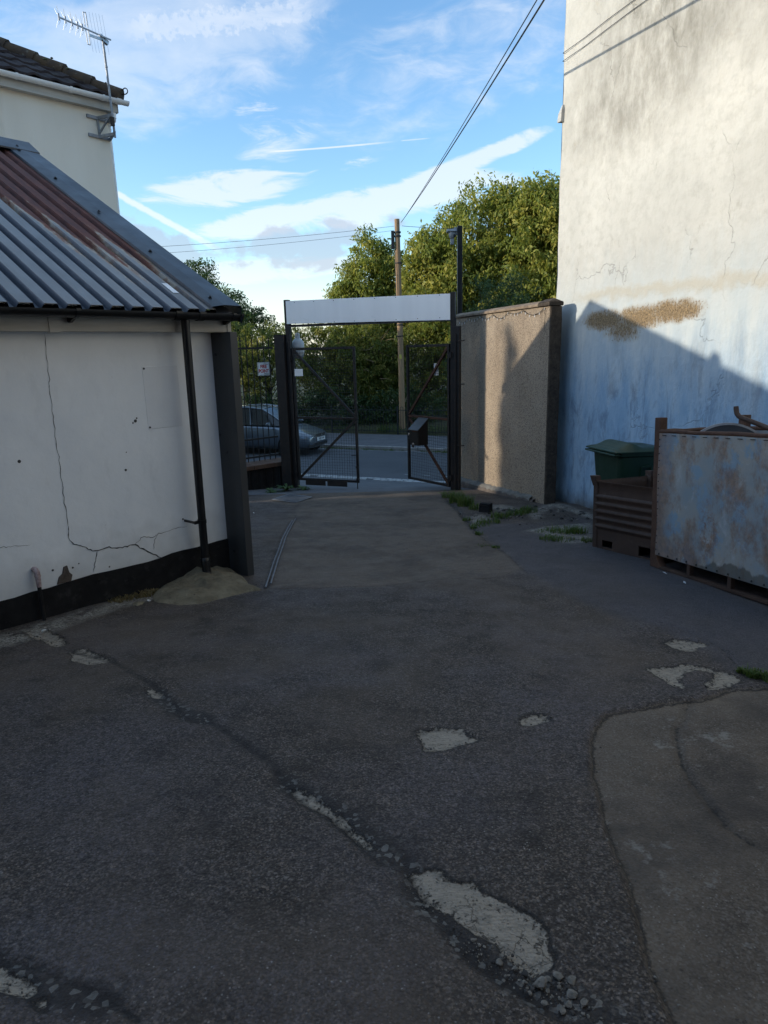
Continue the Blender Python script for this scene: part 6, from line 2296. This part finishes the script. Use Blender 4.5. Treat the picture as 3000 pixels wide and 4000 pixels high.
SH = [('sunlit yellow green shrub behind the spiked railing and white board', (-4.6, 28.6, -1.3), [(-4.9, 28.6, 1.2, 1.4, 0.9, 1.7), (-3.4, 28.4, 1.3, 1.1, 0.9, 1.6), (-6.2, 28.8, 1.2, 1.3, 1.0, 1.9)], L_SHRUB, 0),
      ('dense leafy shrub seen above the car bonnet through the left gate', (-2.1, 28.2, -1.3), [(-2.3, 28.2, 1.0, 1.1, 0.9, 1.9), (-1.3, 28.0, 0.7, 1.0, 0.8, 1.7)], L_SHRUB, 20),
      ('twiggy shrub with bare pale stems behind the middle of the gateway', (-0.2, 28.0, -1.3), [(-0.3, 28, 0.8, 1.0, 0.8, 1.8), (0.5, 27.9, 0.4, 0.9, 0.7, 1.5)], L_SHRUB, 90),
      ('dark shrub behind the wooden pole and right gate', (1.6, 27.6, -1.3), [(1.5, 27.7, 0.9, 1.1, 0.8, 1.9), (2.6, 27.4, 0.6, 1.1, 0.8, 1.8)], L_SHRUB, 10),
      ('shrub furthest right behind the pebbledash wall', (4.4, 27.2, -1.3), [(4.2, 27.2, 0.8, 1.5, 0.9, 2.0), (6.0, 27, 0.8, 1.4, 0.9, 1.9)], L_DARK, 0),
      ('shrub behind the parked car roof', (-7.8, 29.3, -1.3), [(-8.0, 29.3, 0.6, 1.6, 0.9, 1.8), (-9.5, 29.5, 0.5, 1.4, 0.9, 1.6)], L_DARK, 0)]
for k, (lab, base, lobes, mt, bare) in enumerate(SH):
    plant('shrub', lab, 'shrub', base, lobes, 330, 52, 0.125, mt, 20 + k, 0.07, SG, (0.16, 0.34), 0.55, 40, -1.35, 0.35, 0.36, 0, bare)
plant('hedge', 'low dark hedge foliage at the foot of the shrubs behind the park railing', 'hedge', (-0.5, 27.0, -1.3),
      [(x, 26.9 - 0.42 * x * 0.5, -0.7 + 0.2 * math.sin(x * 2), 0.8, 0.45, 0.75) for x in np.arange(-5.0, 2.2, 0.75)], 520, 44, 0.11, L_DARK, 41, 0.03, None, (0.12, 0.25), 0.5, 20, -1.45, 0.2, 0.36)


def blades(name, label, cat, spots, mat_, seed, kind=None, group=None, dry=False):
    """spots: (x, y, z, radius, count, height); one tuft object"""
    rng = np.random.default_rng(seed)
    Vs, Ts = [], []
    for (x, y, z, r_, n, h) in spots:
        a = rng.uniform(0, 2 * math.pi, n)
        rr = r_ * np.sqrt(rng.random(n))
        bx, by = x + rr * np.cos(a), y + rr * np.sin(a)
        hh = h * rng.uniform(0.45, 1.15, n)
        la = rng.uniform(0, 2 * math.pi, n)
        le = hh * rng.uniform(0.1, 0.9, n)
        w = rng.uniform(0.003, 0.006, n) * (1 + (h > 0.25))
        dx, dy = np.cos(la) * le, np.sin(la) * le
        px, py = -np.sin(la) * w, np.cos(la) * w
        zb = z - 0.08 * (by - y) - 0.01
        v0 = np.stack([bx + px, by + py, zb], -1)
        v1 = np.stack([bx - px, by - py, zb], -1)
        v2 = np.stack([bx + dx * .35 - px * .7, by + dy * .35 - py * .7, zb + hh * .65], -1)
        v3 = np.stack([bx + dx * .35 + px * .7, by + dy * .35 + py * .7, zb + hh * .65], -1)
        v4 = np.stack([bx + dx - px * .1, by + dy - py * .1, zb + hh * .9], -1)
        v5 = np.stack([bx + dx + px * .1, by + dy + py * .1, zb + hh * .9], -1)
        Vs.append(np.stack([v0, v1, v2, v3, v3, v2, v4, v5], 1).reshape(-1, 3))
        Ts.append(np.repeat(np.clip(rng.normal(0.45, 0.22, n), 0, 1), 8))
    V = np.concatenate(Vs)
    F = np.arange(len(V)).reshape(-1, 4)
    o0 = np.array([spots[0][0], spots[0][1], spots[0][2]])
    me = fast_mesh(name, V - o0, F, [mat_], dict(tint=np.concatenate(Ts)))
    o = bpy.data.objects.new(name, me)
    COL.objects.link(o)
    o.location = o0
    return tag(o, label, cat, group, kind)


def yz(x, y):
    return (x, y, gz(x, y))


WG = 'weeds growing in the yard'
blades('grass_tuft', 'tall green grass tuft at the base of the pebbledash wall', 'grass', [(*yz(1.13, 10.2), 0.13, 200, 0.20), (*yz(1.22, 9.85), 0.13, 190, 0.19), (*yz(1.05, 10.7), 0.12, 120, 0.14), (*yz(1.32, 9.5), 0.10, 70, 0.12)], L_GRASS, 51, group=WG)
blades('grass_tuft', 'straggly grass along the broken ground by the wall corner', 'grass', [(*yz(1.55, 8.75), 0.14, 110, 0.09), (*yz(1.8, 8.95), 0.14, 110, 0.10), (*yz(2.0, 9.1), 0.12, 110, 0.12), (*yz(1.35, 8.4), 0.16, 120, 0.06), (*yz(1.2, 8.15), 0.14, 90, 0.05)], L_GRASS, 52, group=WG)
blades('grass_tuft', 'green grass clump beside the brown ribbed crate', 'grass', [(*yz(2.05, 7.5), 0.17, 190, 0.10), (*yz(2.2, 7.45), 0.12, 140, 0.12), (*yz(1.85, 7.55), 0.10, 70, 0.07)], L_GRASS, 53, group=WG)
blades('grass_tuft', 'low grass patch on the rubble in front of the blue wall', 'grass', [(*yz(1.83, 7.15), 0.13, 170, 0.07), (*yz(1.95, 7.08), 0.12, 150, 0.06), (*yz(2.16, 7.0), 0.08, 60, 0.08)], L_GRASS, 54, group=WG)
blades('grass_tuft', 'bright green grass clump at the right edge beside the brown slab', 'grass', [(*yz(2.0, 3.37), 0.045, 170, 0.045), (*yz(2.06, 3.30), 0.05, 220, 0.05), (*yz(1.965, 3.43), 0.03, 80, 0.03), (*yz(2.13, 3.3), 0.05, 160, 0.05)], L_GRASS, 55, group=WG)
blades('grass_tuft', 'small weeds along the joint at the right side of the drive', 'grass', [(*yz(1.10, 7.6), 0.05, 50, 0.05), (*yz(1.09, 8.0), 0.05, 60, 0.05), (*yz(1.08, 8.6), 0.06, 50, 0.05), (*yz(1.17, 6.85), 0.05, 60, 0.035), (*yz(1.05, 6.95), 0.08, 50, 0.03)], L_GRASS, 56, group=WG)
blades('dry_grass', 'dry brown grass along the foot of the shed wall', 'grass', [(*yz(-2.02, 5.28), 0.10, 260, 0.05), (*yz(-2.14, 5.15), 0.10, 220, 0.05), (*yz(-1.93, 5.42), 0.06, 120, 0.04)], L_DRY, 57, group=WG)


def weed(name, label, x, y, z, n, L, seed):
    rng = np.random.default_rng(seed)
    Vs = []
    for k in range(n):
        a = rng.uniform(0, 6.28)
        l = L * rng.uniform(0.6, 1.1)
        rise = rng.uniform(0.25, 0.9)
        w = l * 0.13
        c, s = math.cos(a), math.sin(a)
        pr = [(0, 0.01), (l * .35, l * rise * .5), (l * .7, l * rise * .62), (l, l * rise * .45)]
        ww = [w * .25, w * .8, w, w * .05]
        for q in range(3):
            for (r0, h0), w0, (r1, h1), w1 in [(pr[q], ww[q], pr[q + 1], ww[q + 1])]:
                Vs.append([(c * r0 - s * w0, s * r0 + c * w0, h0), (c * r0 + s * w0, s * r0 - c * w0, h0), (c * r1 + s * w1, s * r1 - c * w1, h1), (c * r1 - s * w1, s * r1 + c * w1, h1)])
    V = np.array(Vs).reshape(-1, 3)
    F = np.arange(len(V)).reshape(-1, 4)
    T = np.repeat(np.clip(rng.normal(0.5, 0.2, len(F)), 0, 1), 4)
    o = bpy.data.objects.new(name, fast_mesh(name, V * 0.75, F, [L_DARK], dict(tint=T)))
    COL.objects.link(o)
    o.location = (x, y, z)
    return tag(o, label, 'weed', WG)


weed('leafy_weed', 'leafy weed at the foot of the low wall, furthest left', -2.05, 12.15, -1.02, 26, 0.24, 61)
weed('leafy_weed', 'biggest leafy weed at the foot of the low wall', -1.80, 12.35, -1.0, 34, 0.30, 62)
weed('leafy_weed', 'leafy weed at the bottom of the left gate post', -1.50, 12.45, -1.03, 40, 0.22, 63)
weed('leafy_weed', 'small leafy weed in the joint by the right gate hinge', 1.02, 11.3, -0.92, 20, 0.14, 64)

# verge and bank grass across the road
rng = np.random.default_rng(77)
sp = []
for k in range(60):
    p = road_pt(rng.uniform(-4.5, 1.2), 4.97 + rng.uniform(-.05, .05), ROADZ)
    sp.append((*p, 0.12, 26, 0.085))
blades('gutter_weeds', 'low weeds growing along the far kerb channel', 'weeds', sp, L_GRASS, 78, kind='stuff')
sp = []
for k in range(240):
    p = road_pt(rng.uniform(-6, 7), 7.95 + rng.uniform(0, 2.2), 0)
    sp.append((p[0], p[1], ROADZ + 0.12 + 0.2 * max(0, rng.random()), 0.25, 40, rng.uniform(0.12, 0.30)))
blades('bank_grass', 'long grass on the bank behind the park railing', 'grass', sp, L_GRASS, 79, kind='stuff')


# ------------------------------------------------------------------ odds and ends on the ground
def stone_mesh(name, r, seed, flat=0.6, m=None):
    import bmesh
    rng = random.Random(seed)
    bm = bmesh.new()
    bmesh.ops.create_icosphere(bm, subdivisions=2, radius=1.0)
    pl = [(Vector((rng.gauss(0, 1), rng.gauss(0, 1), rng.gauss(0, 1))).normalized(), rng.uniform(0.38, 0.72)) for _ in range(11)]
    for v in bm.verts:
        d = v.co.normalized()
        k = min([1.0] + [o / max(1e-3, d.dot(n)) for n, o in pl if d.dot(n) > 0.05])
        v.co = d * k * (1 + rng.uniform(-.04, .04))
    for v in bm.verts:
        v.co = Vector((v.co.x * r * rng.uniform(.97, 1.03), v.co.y * r * 0.8, v.co.z * r * flat))
    me = bpy.data.meshes.new(name)
    bm.to_mesh(me)
    bm.free()
    me.materials.append(m or M_STONE)
    return me


STN = [(0.283,1.503,0.015),(0.258,1.506,0.008),(0.323,1.480,0.011),(0.345,1.460,0.017),(0.223,1.580,0.013),(0.284,1.443,0.008),(0.381,1.428,0.029),(0.454,1.394,0.019),(0.432,1.366,0.013),(0.474,1.367,0.016),(0.429,1.454,0.021),(0.400,1.444,0.013),(0.461,1.432,0.018),(0.415,1.350,0.013),(0.375,1.370,0.015),(0.503,1.385,0.011),(0.518,1.369,0.011),(0.346,1.423,0.007),(0.100,1.714,0.010),(0.117,1.696,0.006),(0.294,1.525,0.008),(0.473,1.330,0.008),(0.341,1.435,0.007)]
for k, (x, y, r_) in enumerate(STN):
    big = r_ > 0.025
    o = bpy.data.objects.new('loose_stone', stone_mesh('loose_stone', r_ * 1.05, 100 + k, 0.5, M_TARST if k in (3, 1, 17) else M_STONE))
    COL.objects.link(o)
    o.location = (x, y, gz(x, y) - 0.008 + r_ * 0.25)
    o.rotation_euler = (random.uniform(-.2, .2), random.uniform(-.2, .2), random.uniform(0, 6))
    tag(o, 'largest loose lump of concrete below the long pale patch' if big else 'loose lump broken from the end of the long pale patch', 'stone', 'loose stones beside the long pale patch')


def rubble(name, label, spots, seed):
    """many small chips as one object"""
    rng = random.Random(seed)
    src = [stone_mesh('chip', 1.0, 300 + k, 0.6) for k in range(5)]
    data = []
    for s in src:
        data.append(([v.co.copy() for v in s.vertices], [tuple(p.vertices) for p in s.polygons]))
    m = MB()
    for (x, y, sx, sy, ang, n, r0, r1) in spots:
        for k in range(n):
            u, v = rng.gauss(0, 1) * sx, rng.gauss(0, 1) * sy
            px = x + u * math.cos(R(ang)) - v * math.sin(R(ang))
            py = y + u * math.sin(R(ang)) + v * math.cos(R(ang))
            r_ = r0 + (r1 - r0) * rng.random() ** 3
            vs, fs = data[rng.randrange(5)]
            M = Matrix.Translation((px, py, gz(px, py) - 0.006 + r_ * .2)) @ Matrix.Rotation(rng.uniform(0, 6.28), 4, 'Z') @ Matrix.Scale(r_, 4)
            m.add([M @ p for p in vs], fs, 1 if rng.random() < 0.55 else 0)
    for s in src:
        bpy.data.meshes.remove(s)
    o = m.build(name, [M_STONE, M_TARST], fixn=False)
    return tag(o, label, 'rubble', kind='stuff')


rubble('fine_rubble', 'fine loose chippings in the broken tar beside the long pale patch',
       [(0.235, 1.53, 0.07, 0.022, -42, 170, 0.0018, 0.007), (0.40, 1.40, 0.10, 0.03, -42, 230, 0.0018, 0.009), (0.10, 1.72, 0.03, 0.02, -50, 30, 0.002, 0.006),
        (0.02, 1.83, 0.04, 0.03, -60, 30, 0.002, 0.005), (-0.2, 2.2, 0.16, 0.03, -48, 60, 0.002, 0.006), (-0.9, 1.42, 0.12, 0.04, -30, 60, 0.002, 0.006),
        (-0.98, 3.0, 0.12, 0.05, -25, 60, 0.003, 0.008), (0.6, 1.6, 0.25, 0.4, 0, 40, 0.0015, 0.004)], 5)
rubble('edge_rubble', 'crumbled mortar and grit along the wall foot and broken ground by the crate',
       [(1.9, 9.35, 0.28, 0.08, -30, 130, 0.008, 0.05), (2.55, 9.1, 0.16, 0.5, 10, 190, 0.006, 0.05), (2.05, 7.6, 0.28, 0.32, 0, 240, 0.005, 0.026), (1.65, 9.0, 0.25, 0.2, 0, 90, 0.006, 0.035), (1.22, 8.7, 0.12, 0.25, 0, 60, 0.004, 0.018),
        (-2.3, 4.85, 0.36, 0.05, 50, 110, 0.003, 0.011), (-1.15, 5.5, 0.12, 0.06, 30, 40, 0.003, 0.009), (-0.93, 5.75, 0.10, 0.03, -30, 40, 0.004, 0.012)], 6)

rng = random.Random(31)
sp = []
for nm in ('main', 'strip', 'mid', 'small', 'big', 'l1', 'l2', 'bl', 'up'):
    P = PATCHES[nm]
    for i in range(len(P)):
        a, b = P[i], P[(i + 1) % len(P)]
        L = math.hypot(b[0] - a[0], b[1] - a[1])
        sc = 0.4 + 0.25 * a[1]
        for k in range(max(1, int(L / (0.020 * sc)))):
            t = rng.random()
            sp.append((a[0] + (b[0] - a[0]) * t, a[1] + (b[1] - a[1]) * t, 0.007 * sc, 0.007 * sc, 0, 1, 0.0018 * sc, 0.0075 * sc))
P = SLAB[3:18]
for i in range(len(P) - 1):
    a, b = P[i], P[i + 1]
    for k in range(int(math.hypot(b[0] - a[0], b[1] - a[1]) / 0.012)):
        t = rng.random()
        sp.append((a[0] + (b[0] - a[0]) * t + 0.01, a[1] + (b[1] - a[1]) * t, 0.012, 0.012, 0, 1, 0.002, 0.007))
rubble('rim_crumbs', 'crumbs of tar along the broken rims of the pale patches and the brown slab', sp, 9)

SM = [('flat pale stone beside the cement mound', (-1.95, 5.02), 0.075, 0.22), ('small white stone near the cement mound', (-1.90, 5.11), 0.022, 0.6), ('white pebble below the waste pipe', (-2.40, 4.42), 0.024, 0.6)]
for k, (lab, (x, y), r_, fl) in enumerate(SM):
    o = bpy.data.objects.new('stone', stone_mesh('stone', r_, 200 + k, fl, M_MOUND if k == 0 else M_LITTER))
    COL.objects.link(o)
    o.location = (x, y, gz(x, y) + r_ * fl * 0.5)
    o.rotation_euler = (0.05, 0.1, 0.9)
    tag(o, lab, 'stone')

LT = [(2.42, 5.56, 'scrap of pale litter by the crate corner'), (2.60, 5.40, 'scrap of pale litter under the large container'), (2.45, 5.24, 'scrap of pale litter on the tar in front of the large container'),
      (2.72, 4.95, 'scrap of pale litter by the container runner'), (-1.48, 5.19, 'thin pale splinter lying near the cement mound'), (-1.9, 9.6, 'scrap of pale litter left of the drive')]
for k, (x, y, lab) in enumerate(LT):
    m = MB()
    w, h = random.uniform(0.015, 0.03), random.uniform(0.008, 0.014)
    if k == 4:
        w, h = 0.04, 0.005
    m.add([(-w, -h, 0), (w, -h * .7, 0.004), (w * .9, h, 0.012), (-w * .8, h * .8, 0.006), (0, 0, 0.012)], [(0, 1, 4), (1, 2, 4), (2, 3, 4), (3, 0, 4)])
    o = m.build('litter', M_LITTER, fixn=False, loc=(x, y, gz(x, y) + 0.006))
    o.rotation_euler = (0, 0, random.uniform(0, 3))
    tag(o, lab, 'litter')

# cement haunch under the downpipe
def build_mound():
    out = [(-1.946, 5.276), (-1.95, 5.60), (-1.86, 5.90), (-1.635, 6.10), (-1.42, 6.04), (-1.26, 5.78), (-1.17, 5.53), (-1.03, 5.395), (-1.142, 5.345), (-1.281, 5.216), (-1.436, 5.03), (-1.628, 4.984), (-1.857, 5.073)]
    n = len(out)
    cx, cy = -1.55, 5.62
    m = MB()
    rows = []
    rng = random.Random(4)
    K = 60
    for j in range(13):
        k = 1 - j / 12.0
        row = []
        for i in range(K + 1):
            a = (i % K) / K * n
            i0 = int(a)
            f = a - i0
            p = (out[i0][0] * (1 - f) + out[(i0 + 1) % n][0] * f, out[i0][1] * (1 - f) + out[(i0 + 1) % n][1] * f)
            x, y = cx + (p[0] - cx) * k, cy + (p[1] - cy) * k
            hh = 0.085 * (1 - k ** 3.2) * (0.62 + 0.55 * min(1, max(0, (y - 5.1) / 0.7)))
            hh += (0.020 * math.sin(x * 11 + 2 * math.sin(y * 9)) + 0.014 * math.sin(y * 23 + x * 7) + 0.008 * math.sin(x * 47 + y * 39)) * (1 - k ** 3)
            hh += 0.008 * math.sin(x * 31 + y * 17) * (1 - k) + 0.006 * math.sin(x * 57 - y * 41) * (1 - k)
            row.append((x - cx, y - cy, gz(x, y) + hh - 0.012 * (k > 0.98)))
        rows.append(row)
    m.grid(rows)
    o = m.build('cement_mound', M_MOUND, smooth=70, loc=(cx, cy, 0))
    tag(o, 'rough cement mound spread on the ground under the shed downpipe', 'mound')


build_mound()
# worn steel edging set in the left joint of the drive
m = MB()
for dx, a, b in ((0.0, 0, 40), (0.03, 3, 36)):
    P = [(-1.019, 5.433), (-1.05, 5.8), (-1.099, 6.387), (-1.15, 7.1), (-1.189, 7.574), (-1.222, 8.3), (-1.239, 8.866)]
    m.tube([(x + dx, y + dx * a, gz(x, y) + 0.006) for x, y in P], 0.008, 6)
tag(m.build('steel_edging', M_RAIL, smooth=50), 'pair of worn steel strips set in the left joint of the drive', 'edging')
# manhole cover
MH = [(-1.849, 11.012), (-1.655, 11.671), (-1.224, 11.184), (-1.421, 10.574)]
t = thing('manhole_cover', 'square iron drain cover with ridged top in front of the left gate post', 'drain cover', (0, 0, 0))
m = MB()
m.add([(x, y, gz(x, y) + 0.012) for x, y in MH], [(0, 1, 2, 3)])
m.build('lid', M_IRON, t, fixn=False)
m = MB()
for k in range(1, 12):
    f = k / 12
    a = Vector((MH[0][0] * (1 - f) + MH[3][0] * f, MH[0][1] * (1 - f) + MH[3][1] * f, 0))
    b = Vector((MH[1][0] * (1 - f) + MH[2][0] * f, MH[1][1] * (1 - f) + MH[2][1] * f, 0))
    a.z, b.z = gz(a.x, a.y) + 0.016, gz(b.x, b.y) + 0.016
    m.beam(a.lerp(b, .06), a.lerp(b, .94), 0.022, 0.012)
for i in range(4):
    a, b = MH[i], MH[(i + 1) % 4]
    m.beam((a[0], a[1], gz(*a) + 0.012), (b[0], b[1], gz(*b) + 0.012), 0.03, 0.012)
m.build('ridges', M_RAIL, t)
# black block by the wall
t = thing('black_block', 'small black block standing on the ground by the pebbledash wall', 'block', (1.43, 9.25, gz(0, 9.25)), -40)
m = MB()
m.add([(-.085, -.06, -.02), (.085, -.06, -.02), (.085, .06, -.02), (-.085, .06, -.02), (-.08, -.04, .12), (.09, -.04, .13), (.085, .05, .13), (-.075, .05, .12)],
      [(0, 3, 2, 1), (4, 5, 6, 7), (0, 1, 5, 4), (1, 2, 6, 5), (2, 3, 7, 6), (3, 0, 4, 7)])
m.build('body', M_BLACK, t, bevel=0.012)
m = MB()
m.box(-.06, .06, -.052, -.046, 0.085, 0.10)
m.build('lip', M_PLBLK, t)


# ------------------------------------------------------------------ unseen house added along the road to keep the street in shade
def build_shade_house():
    h = thing('shade_house', 'unseen pale house added beyond the cream house to shade the street', 'house', (-10.4, 18.2, 0), 90)
    m = MB()
    m.box(-0.1, 7.2, 0, 9.0, -1.9, 4.55)
    m.build('wall', M_CREAM, h)
    m = MB()
    m.add([(-.4, -.3, 4.5), (7.5, -.3, 4.5), (7.5, 9.3, 4.5), (-.4, 9.3, 4.5), (2.6, 4.5, 6.3), (4.6, 4.5, 6.3)], [(0, 1, 5, 4), (1, 2, 5), (2, 3, 4, 5), (3, 0, 4), (0, 3, 2, 1)])
    m.build('roof', M_TILE, h)


build_shade_house()


def build_shade_workshop():  # unseen building added to block sky light from the near ground
    h = thing('shade_workshop', 'brick workshop added unseen behind the viewer to dim the near yard', 'building', (-5.5, -1.6, 0), 0)
    m = MB()
    m.box(0, 11, -7, 0, -0.6, 5.6)
    m.build('wall', worn('dull_brick', (0.16, 0.085, 0.06), (0.22, 0.13, 0.095), 5, 0.9, 0.004, 30, 0.15), h)
    m = MB()
    m.add([(-.3, -7.3, 5.603), (11.3, -7.3, 5.603), (11.3, .3, 5.603), (-.3, .3, 5.603), (-.3, -3.5, 7.6), (11.3, -3.5, 7.6)], [(0, 1, 5, 4), (2, 3, 4, 5), (0, 4, 3), (1, 2, 5), (0, 3, 2, 1)])
    m.build('roof', M_TILE, h)
    for x in (2.0, 8.5):
        m = MB()
        m.box(x, x + 2.4, 0.0, 0.03, 0.2, 3.0)
        m.build('door', M_CLAD, h)


build_shade_workshop()
plant('slim_tree', 'slim tree standing left of the yard behind the shed', 'tree', (-27.0, 5.6, -0.5), [(-27.0, 5.47, 7.4, 0.34, 0.26, 1.75), (-27.0, 5.6, 5.2, 0.5, 0.5, 1.2)], 260, 60, 0.13, L_DARK, 91, 0.1, None, (0.10, 0.2), 0.3, 12)
